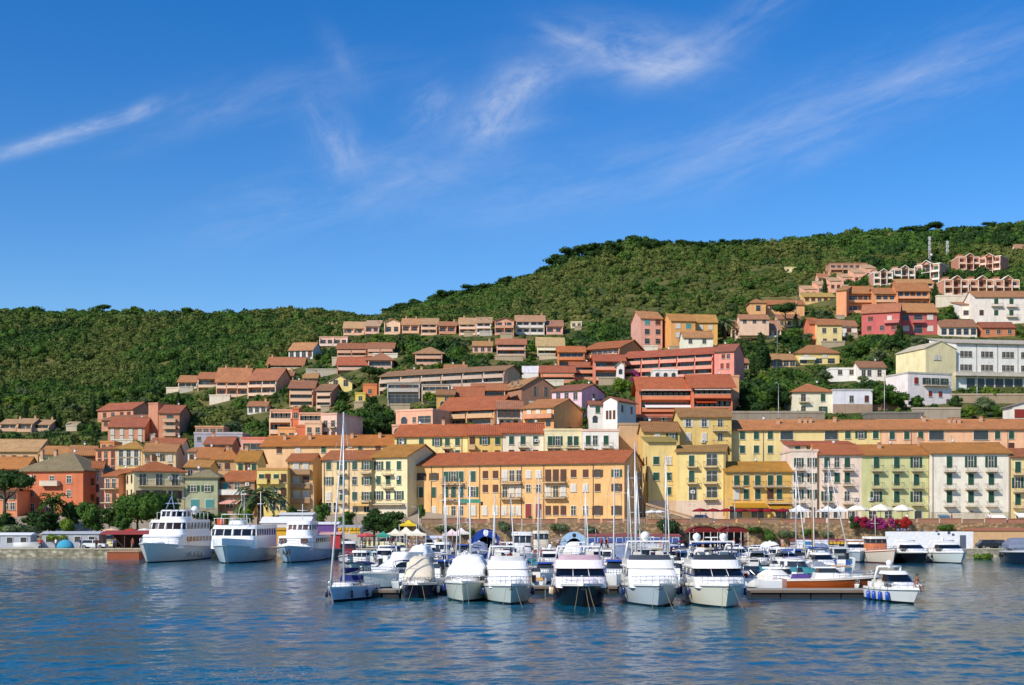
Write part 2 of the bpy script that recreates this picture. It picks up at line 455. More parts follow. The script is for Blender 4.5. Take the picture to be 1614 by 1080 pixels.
    for (lst, sx, a) in ((side, 1, math.pi/2), (lside, -1, -math.pi/2)):
        for (y, n, st, w, hh) in lst:
            for i in range(n): put(sx*W/2, dep*(i+.5)/n, zl(y), st[i % len(st)], w, hh, a)
    for b_ in bal:
        bx0, bx1, by, st = b_[:4]; hx = b_[4] if len(b_) > 4 else col; dpt = b_[5] if len(b_) > 5 else 1.1
        w = abs(u(bx1)-u(bx0)); cx = (u(bx0)+u(bx1))/2
        m = MB(); m.box(-w/2, w/2, -dpt, 0, -.16, 0, stucco('c8b498' if st == 'r' else hx))
        if D < 285:
            for sx in (-.38, .38): m.box(sx*w-.07, sx*w+.07, -dpt*.6, 0, -.36, -.16, stucco('c8b498'))
        bo = m.build('balcony', root, (cx, -.004, zl(by)))
        inst(rail_mesh(w, dpt, st, hx), 'railing' if st == 'r' else 'parapet', bo)
    for a_ in aw:
        ax0, ax1, ay, hx = a_[:4]; dr = a_[4] if len(a_) > 4 else .7; out = a_[5] if len(a_) > 5 else 1.6
        xa, xb = u(ax0), u(ax1); m = MB(); cm_ = cloth(hx); zt = zl(ay)
        m.grid([[(x, 0, zt), (x, -out, zt-dr), (x, -out, zt-dr-.25), (x, -out+.03, zt-dr-.25), (x, -out+.03, zt-dr-.04), (x, 0, zt-.05)] for x in (xa, xb)], cm_, close=True, smooth=False, cap0=True, cap1=True)
        m.build('awning', root)
    for q in pipes:
        m = MB(); m.tube([(u(q), -.1, h-.3), (u(q), -.1, 0)], .06, paint('8a6a4c', .6), n=5); m.build('drainpipe', root)
    if D < 300 and h > 5 and W > 7:
        for i in range(RR.choice([0, 1, 1, 2])):
            m = MB(); m.box(-.4, .4, -.32, 0, -.3, .3, paint('d9d8d2', .5)); m.ell((.05, -.33, 0), (.2, .02, .2), paint('6a6c6e', .6), 8, 4)
            m.build('air_conditioner', root, (RR.uniform(-.42, .42)*W, -.002, h*RR.choice([.3, .55, .78])+.9))
    if rt in ('gable', 'hip') and D < 420 and RR.random() < .6:
        m = MB(); m.tube([(0, 0, -.4), (0, 0, 1.7)], .03, paint('9a9c9c', .4, .6), 4)
        for q in (.9, 1.2, 1.5): m.tube([(-.5, 0, q), (.5, 0, q)], .018, paint('9a9c9c', .4, .6), 3)
        m.ell((.28, -.2, .6), (.3, .1, .3), paint('d8d8d4', .5), 8, 4); m.build('aerial', ro, (RR.uniform(-.35, .35)*W, dep*.5, h+rise))
    yt = yr if (yr is not None and rt not in ('flat',)) else ye
    keep(x0-2, x1+2, min(yt, ye)-3, yb, D, max(D, D1)+dep)
    B = Bld(); B.root = root; B.u = u; B.z = zl; B.W = W; B.h = h; B.D = Dm; B.dep = dep
    LAND.append(((x0+x1)/2, (ye+yb)/2, Dm, short, (x1-x0)/2, (yb-ye)/2)); BL.append(B)
    return B
def terr(kind, label, cat, short, x0, x1, yt, yb, n, col, rc='b9603e', seg=1, D=None, yr=None, par=None, dep=9., rt='gable', D1=None, gl='p', **kw):
    """hillside flats: n floors, every floor a balcony with a solid parapet in seg pieces"""
    fl = (yb-yt)/n; rows, bal = [], []
    for i in range(n):
        yf = yt+fl*(i+1)
        for s in range(seg):
            a = x0+(x1-x0)*(s+.04)/seg; b = x0+(x1-x0)*(s+.96)/seg
            m = max(1, int((b-a)/8))
            rows.append((yf-fl*.45, [a+(b-a)*(j+.5)/m for j in range(m)], RR.choice([gl, gl, gl+gl+'b']), 1.8, 2.0))  # wide dark panes stand in for the shade of the balcony recesses
            if i < n-1 or n == 1 or True: bal.append((a, b, yf-fl*.02, 'p', par or col, 1.5))
    B = bld(kind, label, cat, short, x0, x1, yt, yb, D, D1, dep, col, (rt, yr, rc), rows, bal, over=kw.pop('over', 1.1), **kw)
    wm = stucco(col if RR.random() < .5 else (par or col)); h = B.h
    for s in range(seg+1):                      # party walls between the flats, sloping down to the parapets
        x = B.u(x0+(x1-x0)*s/seg); x = max(-B.W/2+.14, min(B.W/2-.14, x)); mb = MB(); e = 1.45
        p = [(-e, -2), (0, -2), (0, h-.1), (-e*.35, h-.25), (-e, h*.5 if n > 1 else h*.45)]
        mb.grid([[(q, y, z) for y, z in p] for q in (-.13, .13)], wm, close=True, smooth=False, cap0=True, cap1=True); mb.build('party_wall', B.root, (x, -.004, 0))
    if n > 1 and RR.random() < .6 and rt != 'flat':   # a tiled pent roof over one of the balconies
        s = RR.randrange(seg); xa, xb = B.u(x0+(x1-x0)*s/seg)+.3, B.u(x0+(x1-x0)*(s+1)/seg)-.3; zz = h*(n-1)/n+.1; mb = MB(); tm = tiles(rc)
        mb.grid([[(q, 0, zz+.35), (q, -1.9, zz-.15), (q, -1.9, zz-.3), (q, 0, zz+.18)] for q in (xa, xb)], tm, close=True, smooth=False, cap0=True, cap1=True); mb.build('pent_roof', B.root)
    return B
# ================================================================ the town, front row along the promenade
O, O2, T1 = 'b8552a', 'bb6a1f', 'a9502f'
g3 = (728, 755, 783)
bld('town_house', 'brick red harbour house with small balcony behind the palm tree', 'building', 'brick red harbour house', 28, 131, 741, 818, 262, 258, 13, 'cc5c26', ('hip', 716, '8d6a55'),
    rows=[(756, [51, 82, 109], 'pDp', 1.1, 1.5), (778, [51, 109], 'pp', .9, 1.3), (800, [51, 76, 109], 'pdp', .9, 1.5)], bal=[(67, 95, 765, 'w', 'd9c7b4')], ch=[(58, .5), (36, .4)], side=[(760, 2, 'b', 1, 1.5), (785, 2, 'b', 1, 1.5)])
bld('town_house', 'small salmon orange house in shade beside the umbrella pine', 'building', 'small salmon house', -30, 27, 772, 818, 254, None, 9, 'e88a58', ('hip', 764, T1), rows=[(798, [10, 20], 'p', .9, 1.4), (782, [2, 18], 'B', .9, 1.3)])
bld('hotel', 'cream hipped roof hotel with a long balcony behind the clipped trees', 'hotel', 'cream hipped hotel', 211, 292, 743, 822, 246, 251, 11, 'e3d3a4', ('hip', 729, O),
    rows=[(756, [225, 251, 276], 'd', 1.3, 2.2), (780, [225, 251, 276], 'B', 1.2, 1.6), (803, [230, 260], 'd', 1.6, 2.3)], bal=[(217, 288, 766, 'r')], lside=[(755, 2, 'B', .9, 1.5), (778, 2, 'b', .9, 1.5)], pipes=[291], ch=[240])
bld('town_house', 'grey green house with teal shutters behind the largest ferry', 'building', 'grey green house', 292, 343, 752, 815, 250, None, 10, 'a3aa86', ('hip', 742, '9c7a62'),
    rows=[(770, [305, 327], 'G', 1.1, 1.2), (794, [307, 330], 't', 1.5, 1.7)], base=(800, '8d8a72'))
bld('town_house', 'dusky brown house with white balcony beside the big palm', 'building', 'dusky brown house', 344, 401, 758, 815, 252, 250, 11, '9a6b52', ('gable', 744, O),
    rows=[(768, [356, 374], 'td', 1.2, 1.6), (793, [362, 388], 'd', 1.6, 1.8)], bal=[(347, 392, 779, 'p', 'd9d6d0')], aw=[(349, 380, 788, 'd8a090', .6, 1.6)])
bld('town_house', 'tall narrow yellow house under the slate grey gable', 'building', 'narrow yellow house', 372, 406, 727, 812, 262, None, 9, 'f0dc84', ('gable', 712, O2),
    rows=[(737, [379, 390, 400], 'gb', .9, 1.6)], ch=[382])
bld('town_house', 'yellow house with stepped side balconies behind the big palm', 'building', 'yellow balcony house', 405, 453, 741, 812, 250, None, 9, 'efd070', ('flat', 741, 'c98a3c'),
    rows=[(754, [412, 422, 435, 447], 'gbgb', .95, 1.6), (776, [422, 434, 447], 'gdb', .95, 1.6), (797, [430, 446], 'd', 1.2, 1.9)], bal=[(428, 441, 762, 'p'), (428, 441, 785, 'p'), (406, 422, 762, 'p')])
bld('town_house', 'tan house with three brown slab balconies and blank shaded side', 'building', 'tan balcony house', 453, 493, 727, 808, 254, 247, 11, 'd9b274', ('gable', 717, O),
    rows=[(737, [467, 482], 'w', 1.1, 1.9), (759, [467, 482], 'wb', 1.1, 1.9), (781, [467, 482], 'w', 1.1, 1.9)],
    bal=[(457, 490, 747, 'p', 'a77a52'), (457, 490, 769, 'p', 'a77a52'), (457, 490, 792, 'p', 'a77a52')], pipes=[455])
bld('town_house', 'long peach house with green shutters behind the tallest mast', 'building', 'long peach house', 508, 585, 724, 810, 252, 250, 11, 'f0cf9a', ('gable', 712, O),
    rows=[(734, [518, 539, 559, 578], 'gGgG', .95, 1.6), (758, [518, 539, 559, 578], 'Ggpg', .95, 1.6), (782, [518, 539, 559, 578], 'wggG', .95, 1.6), (800, [518, 530, 560, 578], 'd', 1.1, 1.9)],
    bal=[(533, 546, 747, 'r'), (533, 546, 771, 'r'), (533, 546, 793, 'r'), (570, 584, 746, 'r'), (570, 584, 791, 'r')], pipes=[511, 550], aw=[(554, 584, 792, 'd8b070', .5, 1.2)])
bld('town_house', 'pale cream house with wide dark gable on its shaded side', 'building', 'cream house with dark gable', 586, 642, 720, 812, 251, 247, 14, 'f3e3ae', ('gable', 703, O2),
    rows=[(734, [597, 612, 629], 'g', .95, 1.7), (757, [597, 612, 629], 'g', .95, 1.7), (781, [597, 612, 629], 'Gpg', .95, 1.7), (802, [600, 615, 632], 's', 1.8, 2.)], bal=[(605, 620, 748, 'r'), (605, 620, 769, 'r'), (590, 638, 795, 'r')], base=(794, 'd8cdb8'))
bld('apartment_building', 'long orange harbour building with four windows rows and twin balconies', 'building', 'long orange building', 640, 984, 731, 821, 252, 236, 13, 'ecb46c', ('gable', 714, 'bd4f28'),
    rows=[(750, [651, 664, 684], 'B', .95, 1.4), (775, [651, 664, 684], 'g', .9, 2.), (805, [651, 684], 'bw', .9, 1.6),
          (750, [703, 715, 727, 746], 'g', 1., 2.), (775, [703, 715, 727, 746], 'gggG', 1., 2.), (805, [703, 715, 727, 746], 'wddw', .95, 1.8),
          (748, [765, 781, 833, 849, 904, 923, 942, 972], 'bbwwbbBG', .95, 1.4), (770, [765, 781, 833, 849, 904, 923, 942, 972], 'bbbpwwbB', .95, 1.4), (805, [764, 781, 795, 807, 818, 864, 876, 888, 904, 923, 942, 972], 'wwwwwbbbbbBB', .95, 1.7),
          (805, [833, 849], 'rr', 1.2, 2.6), (750, [796, 807, 818], 'wpp', 1., 2.1), (775, [796, 807, 818], 'pww', 1., 2.1), (750, [864, 876, 888], 'b', 1., 2.1), (775, [864, 876, 888], 'wpw', 1., 2.1)],
    bal=[(697, 709, 762, 'r'), (711, 719, 762, 'r'), (722, 732, 762, 'r'), (697, 709, 787, 'r'), (711, 719, 787, 'r'), (722, 732, 787, 'r'), (790, 823, 762, 'r'), (790, 823, 786, 'r'), (858, 893, 761, 'r'), (858, 893, 785, 'r')],
    side=[(752, 2, 'p', 1, 1.5), (775, 2, 'p', 1, 1.5), (803, 2, 'p', 1, 1.5)], pipes=[680, 698, 756, 789, 822, 857, 935], base=(818, 'b98a5c'))
# yellow cluster
bld('tower_house', 'tall yellow block with dark roof above the lower yellow houses', 'building', 'tall yellow block', 1071, 1153, 657, 722, 262, None, 10, 'e6c26c', ('gable', 646, 'a8643c'),
    rows=[(667, [1085, 1110, 1135], 'WWd', 1., 1.5), (689, [1085, 1110, 1135], 'wwd', 1., 1.6)], bal=[(1123, 1146, 679, 'r'), (1123, 1146, 702, 'r')], found=12)
bld('town_house', 'short yellow attic block beneath the tall yellow block', 'building', 'short yellow attic block', 1014, 1071, 680, 730, 258, None, 10, 'e0bb66', ('gable', 667, 'a86038'),
    rows=[(689, [1036, 1059], 'wG', 1.1, 1.5)], found=10)
bld('town_house', 'plain yellow house with three green shuttered windows by the ramp', 'building', 'plain yellow house', 1022, 1066, 697, 812, 245, None, 11, 'eacb78', ('shed', 690, 'b08040'),
    rows=[(726, [1034, 1054], 'gw', 1.1, 1.5), (751, [1034, 1054], 'gg', 1.1, 1.5), (774, [1054], 'g', .9, 1.5), (799, [1030, 1050], 'pp', .7, 1.)], base=(789, 'd3b49a'), lside=[(726, 2, 'b', 1, 1.6), (751, 2, 'b', 1, 1.6)])
bld('town_house', 'yellow house with open balconies and a pinkish stone base', 'building', 'yellow balcony front house', 1066, 1143, 712, 813, 243, 241, 12, 'eed282', ('gable', 704, 'b2703c'),
    rows=[(726, [1090], 'g', 1., 2.), (751, [1090], 'g', 1., 2.), (778, [1092], 'd', 1.5, 2.4), (725, [1122], 'd', 2., 2.2), (751, [1122], 'd', 2., 2.), (776, [1122], 'd', 2., 2.), (803, [1091, 1120], 'd', 1.8, 2.)],
    bal=[(1083, 1100, 736, 'r'), (1083, 1100, 762, 'r'), (1109, 1131, 736, 'r'), (1109, 1131, 762, 'r'), (1109, 1131, 787, 'r')], base=(789, 'd9bda6'), pipes=[1141])
bld('restaurant_building', 'golden restaurant with ochre roof and dark red parasols before it', 'restaurant', 'golden restaurant', 1143, 1249, 743, 818, 240, None, 10, 'e8b450', ('gable', 730, 'c07018'),
    rows=[(757, [1161, 1176, 1194, 1214, 1228], 'g', 1., 1.9), (779, [1161, 1176, 1194, 1214, 1228], 'wggbg', 1., 1.9), (808, [1160, 1194, 1232], 'd', 2.4, 2.4)],
    bal=[(1153, 1170, 767, 'r'), (1186, 1202, 767, 'r'), (1206, 1244, 767, 'r'), (1209, 1246, 793, 'r')], aw=[(1153, 1206, 793, 'b8862a', .7, 2.2), (1212, 1246, 796, 'b8862a', .6, 2.)])
bld('town_house', 'narrow pinkish white house with roof terrace beside the golden restaurant', 'building', 'narrow pink white house', 1249, 1289, 712, 826, 240, None, 11, 'f0dcca', ('flat', 712, 'e4c8b4'),
    rows=[(729, [1259, 1280], 'GG', .8, 1.7), (753, [1259, 1280], 'GG', .8, 1.7), (779, [1259, 1280], 'GG', .8, 1.7), (808, [1262, 1280], 'd', 1.1, 2.)], bal=[(1253, 1268, 741, 'r'), (1253, 1268, 767, 'r'), (1253, 1268, 792, 'r')], pipes=[1288])
bld('roof_apartment', 'small pink roof storey with red tiled edge above pink houses', 'building', 'pink roof storey', 1242, 1345, 702, 716, 247, None, 5, 'f2cfc0', ('shed', 697, 'bf4a32'),
    rows=[(708, [1257, 1275], 'g', 1, 1.1)], found=1.)
bld('town_house', 'blush pink house with green shutters and three balconies per side', 'building', 'blush pink house', 1290, 1358, 716, 827, 240, None, 11, 'f1d7c4', ('gable', 702, 'bd5430'),
    rows=[(729, [1303, 1319, 1335], 'gpg', .95, 1.9), (753, [1303, 1319, 1335], 'dgg', .95, 1.9), (782, [1303, 1335], 'Gd', .95, 1.8), (808, [1300, 1320, 1342], 'd', 1.3, 2.)],
    bal=[(1295, 1312, 740, 'r'), (1295, 1312, 766, 'r'), (1295, 1312, 791, 'r'), (1328, 1344, 741, 'r'), (1328, 1344, 765, 'r'), (1328, 1344, 794, 'r')], pipes=[1290])
bld('town_house', 'pistachio green house with nine green shuttered balcony doors', 'building', 'pistachio green house', 1358, 1466, 717, 828, 240, None, 11, 'cbcb8c', ('gable', 703, 'bd6428'),
    rows=[(729, [1381, 1413, 1444], 'g', 1., 2.), (756, [1381, 1413, 1444], 'g', 1., 2.), (783, [1381, 1413, 1444], 'ggG', 1., 2.), (814, [1375, 1400, 1447], 'dds', 1.4, 2.)],
    bal=[(q-8, q+10, y, 'r') for q in (1381, 1413, 1444) for y in (742, 769, 796)], ch=[(1394, .3)], pipes=[1464], base=(818, 'c8b89a'))
bld('town_house', 'wide white house with nine balconies and arched red door', 'building', 'wide white house', 1467, 1592, 714, 829, 239, None, 12, 'f2ead8', ('gable', 700, 'c06a2c'),
    rows=[(728, [1496, 1530, 1562], 'g', 1., 2.1), (755, [1496, 1530, 1562], 'g', 1., 2.1), (783, [1496, 1530, 1562], 'g', 1., 2.1), (817, [1486, 1509], 's', 2.2, 1.6), (815, [1531], 'A', 1.2, 2.2), (818, [1569], 's', 3.6, 1.6)],
    bal=[(q-9, q+9, y, 'r') for q in (1496, 1530, 1562) for y in (743, 771, 798)], base=(807, 'c4bba6'), aw=[(1478, 1495, 812, '4b6a84', .4, 1.), (1556, 1582, 812, 'f2efe6', .6, 1.8)], pipes=[1470, 1590], ch=[(1465, .5)])
bld('town_house', 'pale yellow house with white awning cut off by the frame', 'building', 'pale yellow end house', 1594, 1730, 720, 829, 239, None, 11, 'eed391', ('gable', 709, T1),
    rows=[(736, [1604, 1640, 1680, 1710], 'g', 1., 2.), (761, [1604, 1640, 1680, 1710], 'g', 1., 2.), (787, [1604, 1640, 1680, 1710], 'g', 1., 2.), (816, [1610, 1650, 1700], 's', 2, 1.8)],
    bal=[(q-8, q+9, y, 'r') for q in (1604, 1640, 1680, 1710) for y in (748, 775, 800)], aw=[(1598, 1625, 808, 'f2efe6', .7, 2.)])
# second row, behind the promenade houses
bld('apartment_building', 'pale yellow terrace with green shutters behind the golden restaurant', 'building', 'pale yellow terrace', 1153, 1388, 677, 730, 264, 262, 11, 'f0d68c', ('gable', 664, 'cc6e44'),
    rows=[(686, [1170, 1192, 1214], 'g', 1.05, 1.6), (708, [1170, 1192, 1214], 'g', 1.05, 1.6), (686, [1336, 1357, 1380], 'gGg', 1.05, 1.5), (686, [1240, 1310], 's', 2.6, 1.8), (708, [1252, 1275], 'g', 1, 1.4)],
    pipes=[1203, 1320], ch=[(1230, .3), (1322, .4), (1265, .35), (1274, .35), (1282, .35)], found=9)
bld('apartment_building', 'salmon pink terrace continuing the long tiled roof above white house', 'building', 'salmon pink terrace', 1389, 1740, 676, 730, 262, 260, 11, 'f2b78c', ('gable', 663, 'cc6e44'),
    rows=[(686, [1406, 1429, 1451], 'g', 1.05, 1.6), (686, [1476, 1546], 's', 3., 1.9), (686, [1572, 1594, 1630], 'g', 1.05, 1.6), (704, [1594, 1630], 'b', 1., 1.4)],
    pipes=[1436, 1588], ch=[(1466, .4), (1557, .4), (1504, .3), (1511, .3), (1519, .3)], found=9)
bld('town_house', 'butter yellow house with brown doors behind the long orange building', 'building', 'butter yellow house', 622, 737, 687, 725, 266, 263, 10, 'f2dc94', ('gable', 671, 'bf5028'),
    rows=[(697, [633, 664, 689, 705, 721], 'g', .95, 1.6), (716, [705, 721], 'dg', .95, 1.6)], bal=[(698, 712, 707, 'r')], found=8, ch=[(690, .5)], pipes=[728])
bld('town_house', 'amber yellow house with small bay behind the long orange building', 'building', 'amber yellow house', 738, 791, 685, 725, 262, None, 10, 'efc768', ('gable', 671, 'bd4c2a'),
    rows=[(695, [744, 764, 784], 'bGg', .95, 1.5), (716, [764, 784], 'b', .95, 1.5)], bal=[(738, 749, 708, 'p', 'd9b070')], found=8)
bld('town_house', 'creamy white house with one balcony behind the long orange building', 'building', 'creamy white house', 792, 857, 682, 725, 262, None, 10, 'f3e6cc', ('gable', 669, 'bd4c2a'),
    rows=[(694, [806, 824, 844], 'g', .95, 1.7), (715, [806, 824, 844], 'b', .9, 1.4)], bal=[(817, 832, 705, 'r')], found=8, ch=[(775, .5)])
bld('town_house', 'flat topped cream house with paired green balcony doors', 'building', 'flat topped cream house', 858, 917, 679, 725, 261, None, 10, 'f0e3b2', ('flat', 679, 'efdca8'),
    rows=[(695, [867, 879, 898, 908], 'g', .9, 1.9), (714, [867, 879, 898, 908], 'd', .9, 1.6)], bal=[(862, 884, 706, 'r'), (892, 914, 706, 'r')], found=8)
bld('town_house', 'bright white house with flowered balconies behind the long orange building', 'building', 'bright white house', 918, 975, 680, 725, 260, None, 10, 'f6f2ea', ('flat', 680, 'f0c4b0'),
    rows=[(694, [927, 938, 955], 'gpg', .9, 1.9), (714, [928, 938, 955], 'd', .9, 1.6)], bal=[(920, 934, 706, 'r'), (948, 966, 706, 'r')], found=8)
bld('garden_wall', 'blank tan plastered wall between white and yellow houses', 'wall', 'blank tan wall', 976, 1014, 670, 725, 268, None, 3, 'c9a076', ('flat', 670, 'a8896a'), found=6)
bld('town_house', 'long low peach house with brown doors under the orange roof', 'building', 'long low peach house', 412, 620, 702, 740, 276, 271, 10, 'eebd88', ('gable', 688, 'c4601f'),
    rows=[(709, [440, 470, 510, 540, 568, 596, 612], 'bwgbgbg', 1., 1.3)], found=8, ch=[(442, .3), (482, .3), (548, .35), (592, .35)])
bld('town_house', 'coral pink house with white roof rack and wide window', 'building', 'coral pink roof house', 380, 422, 692, 714, 285, None, 9, 'f09a80', ('flat', 692, 'e06a52'), rows=[(704, [389, 400, 410], 's', 1.6, 1.4)], found=8)
bld('town_house', 'rose pink low house beside the coral pink roof house', 'building', 'rose pink low house', 423, 474, 696, 718, 287, 284, 10, 'dc8474', ('shed', 688, '8a4a40'), rows=[(705, [436, 452], 'p', 1, 1.2)], found=8)
# ================================================================ old town at the left
A, SO, RB = 'apartment_building', 'e8a06c', 'a85a3c'
bld('town_house', 'wide low house under a faded salmon roof at the frame edge', 'building', 'faded salmon roof house', -60, 60, 711, 735, 318, None, 12, 'd9a878', ('gable', 694, 'd08a66'), rows=[(722, [5, 22, 40], 'b', 1, 1.3)])
bld('town_house', 'low house with orange tiled roof above the umbrella pine', 'building', 'orange tiled low house', -40, 40, 738, 760, 282, None, 9, 'd08850', ('gable', 722, 'cc6c34'), rows=[(749, [5, 18, 30], 'b', 1, 1.4)])
bld('town_house', 'cream house with long orange roof behind the brick red house', 'building', 'cream long roof house', 62, 108, 716, 742, 306, None, 10, 'ecd8a0', ('gable', 705, 'c87448'), rows=[(726, [72, 84, 96], 'g', 1, 1.5), (738, [72, 84, 96], 'g', 1, 1.5)])
bld('town_house', 'peach house with dark brown windows beside the cream long roof', 'building', 'peach dark windowed house', 109, 150, 717, 770, 304, 300, 10, 'e8bf90', ('gable', 704, 'c06c44'), rows=[(722, 5, 'b', 1, 1.4), (738, 4, 'p', 1, 1.5), (753, 4, 'b', 1, 1.5)], bal=[(126, 149, 745, 'r')])
bld('town_house', 'tall salmon pink house with iron balconies in the old town', 'building', 'tall salmon pink house', 151, 183, 708, 775, 296, 294, 10, 'e88c62', ('hip', 703, T1), rows=[(717, [157, 167, 178], 'b', .9, 1.6), (729, [157, 167, 178], 'b', .9, 1.6), (742, [157, 167, 178], 'b', .9, 1.6), (756, [157, 167, 178], 'b', .9, 1.6)], bal=[(162, 172, 734, 'r'), (162, 172, 747, 'r'), (160, 181, 761, 'r')])
bld('town_house', 'ochre house with hanging blue washing under a golden roof', 'building', 'ochre golden roof house', 183, 224, 707, 760, 294, None, 10, 'ebc680', ('hip', 697, 'c27a34'), rows=[(715, [191, 203, 215], 'W', .9, 1.6), (728, [191, 203, 215], 'W', .9, 1.6)])
bld('roof_turret', 'small ochre roof turret above the tall salmon pink house', 'building', 'ochre roof turret', 158, 180, 698, 710, 302, None, 6, 'e0904c', ('flat', 698, 'd8803c'), rows=[(704, 2, 'p', .7, .9)])
bld('town_house', 'cream house with roof terrace and red tiles in the old town', 'building', 'cream terrace old house', 225, 277, 712, 760, 292, 286, 13, 'efcfa0', ('gable', 701, 'c4724a'), rows=[(722, [232, 243, 256, 268], 'bbdw', 1., 1.5), (737, [232, 243, 256, 268], 'b', 1., 1.5)], ch=[240])
bld('town_house', 'small attic house with three white dormers in the old town', 'building', 'white dormer attic', 237, 288, 701, 716, 304, 297, 12, 'f3ead8', ('gable', 692, 'bb5638'), rows=[(707, 4, 'p', 1., 1.)])
bld('town_house', 'narrow white house between brown roofs in the old town', 'building', 'narrow white old house', 296, 308, 712, 738, 286, None, 6, 'f2ead8', ('shed', 707, 'c46e4c'), rows=[(722, 1, 'b', .9, 1.4)])
bld('town_house', 'brown walled house with orange roof beside the narrow white house', 'building', 'brown walled old house', 309, 346, 722, 750, 280, 274, 12, 'b48468', ('gable', 707, 'c66838'), rows=[(733, [318, 332], 'b', .9, 1.3)])
bld('town_house', 'low house with broad orange hip roof above grey green house', 'building', 'broad hip roof house', 335, 374, 724, 750, 278, None, 11, 'd09c68', ('hip', 710, 'c66830'), rows=[(735, [345, 358], 'b', .9, 1.3)], ch=[350])
bld('town_house', 'old house with red roof behind the broad hip roof', 'building', 'red roof old house', 322, 366, 700, 716, 300, 296, 10, 'a8786c', ('gable', 690, 'b4533a'), rows=[(707, [335, 350], 'b', .9, 1.2)], ch=[330])
bld('warehouse', 'bluish grey flat building with brown storey above the red roofs', 'building', 'bluish grey flat building', 306, 382, 684, 712, 318, 308, 12, 'a8a6b8', ('flat', 684, 'b8b2bc'), rows=[(692, 5, 'p', .9, 1.)])
bld('roof_apartment', 'brown rooftop storey standing on the bluish grey building', 'building', 'brown rooftop storey', 308, 352, 674, 686, 324, None, 7, 'b87a58', ('flat', 674, 'c88c68'), rows=[(680, 4, 'd', 1.2, 1.2)])
bld('town_house', 'salmon narrow house with one deep balcony beside the cream hotel', 'building', 'salmon narrow house', 164, 187, 750, 822, 256, 254, 9, 'd98a64', ('gable', 741, O), rows=[(762, [170, 180], 'd', 1, 1.9), (785, [170, 180], 'b', .9, 1.6), (803, [170, 180], 'd', 1, 1.9)], bal=[(164, 186, 770, 'r'), (164, 186, 792, 'r')])
bld('town_house', 'pink slim house in shadow beside the brick red harbour house', 'building', 'pink slim house', 133, 162, 738, 820, 262, 268, 9, 'eab49c', ('gable', 729, O), rows=[(752, [140, 152], 'wd', .9, 1.6), (770, [140, 152], 'b', .9, 1.6), (790, [140, 152], 'b', .9, 1.6)])
bld('town_house', 'tan roofed low house between the cream hotel and green gables', 'building', 'tan roofed low house', 292, 330, 736, 754, 262, None, 8, 'c8a884', ('gable', 727, 'c4743c'), rows=[(745, [300, 318], 'p', 1, 1.)])
# brick group on the left slope
bld(A, 'brick pink block with red roof at the left forest edge', 'building', 'brick pink forest block', 154, 210, 646, 668, None, -6, 11, 'cf8668', ('gable', 636, 'b4503a'), rows=[(654, [165, 178, 192, 203], 'bpb', 1.4, 1.8)])
bld(A, 'low brick block with cream turret under the forest edge', 'building', 'low brick turret block', 160, 228, 662, 678, None, -4, 9, 'd4906c', ('shed', 655, 'a8583e'), rows=[(668, 5, 'b', 1.3, 1.5)])
bld('roof_turret', 'cream little turret on the low brick block', 'building', 'cream little turret', 187, 199, 653, 668, None, None, 4, 'f2d8a0', ('flat', 653, 'f0d49c'), rows=[(659, 1, 'p', 1.4, 1.4)])
bld(A, 'brick house with three upper balconies and dark shaded gable', 'building', 'brick three balcony house', 170, 228, 673, 700, None, -16, 14, 'd48c68', ('gable', 660, 'b4503a'), rows=[(681, 4, 'w', 1.1, 1.8), (692, 4, 'w', 1.1, 1.8)], bal=[(182, 216, 697, 'r')])
bld('stair_tower', 'slim brick stair tower between the two brick blocks', 'building', 'brick stair tower', 234, 249, 637, 690, None, -5, 7, 'c07a5c', ('flat', 637, 'b87055'))
bld(A, 'tall brick block with slatted balconies and dark shaded gable', 'building', 'tall brick block', 250, 283, 651, 695, None, -14, 15, 'cc8260', ('gable', 640, 'ac4c38'), rows=[(659, [268], 'p', 2, 1.8), (670, [268], 'p', 2, 1.8), (681, [268], 'p', 2, 1.8)], bal=[(258, 278, y, 'p', 'd8a888') for y in (665, 676, 687)])
for i, (a, b_, yt, yb, l) in enumerate(((2, 28, 668, 680, 'pale terrace house at the frame edge in the left forest'), (29, 52, 667, 681, 'tiled terrace house with white chimney in the left forest'), (53, 79, 669, 680, 'pinkish terrace house farthest along the left forest row'))):
    terr('villa', l, 'house', l.split(' in ')[0] if i < 2 else 'pinkish forest terrace house', a, b_, yt, yb, 1, 'e2b08e', 'c8846a', yr=yt-6, ch=[b_-4], over=.8)
bld('villa', 'tiny pale hut among trees near the forest row', 'house', 'tiny pale hut', 104, 122, 670, 677, None, None, 6, 'd8c8b0', ('gable', 666, 'b98a74'), rows=[(673, 2, 'p', .9, 1)])
# middle left slope
terr(A, 'stepped terrace house above a white slab in the left olive trees', 'building', 'stepped olive terrace', 282, 312, 601, 614, 1, 'ecc49c', 'c26c4c', yr=593, par='efd2b4')
terr(A, 'red roofed terrace house next to the stepped olive terrace', 'building', 'red roofed terrace', 313, 348, 596, 611, 1, 'e6b48c', 'bb5f42', yr=588, par='e8c4a4', ch=[342])
bld('garden_wall', 'pale terrace wall beneath the stepped olive terrace', 'wall', 'pale terrace wall', 262, 296, 612, 618, None, None, 2, 'ecd6bc', ('flat', 612, 'ecd6bc'))
terr(A, 'long salmon flats with white parapets under twin roofs', 'building', 'long salmon flats', 342, 392, 599, 626, 2, 'e8a888', 'c46a4c', seg=3, yr=581, par='f0c8ac', ch=[385, 352])
terr(A, 'salmon flats with dark shaded end wall beside the cypresses', 'building', 'dark ended salmon flats', 393, 437, 598, 624, 2, 'e8a484', 'bb5f48', seg=2, yr=582, par='f0c8ac', D1=-14, dep=14)
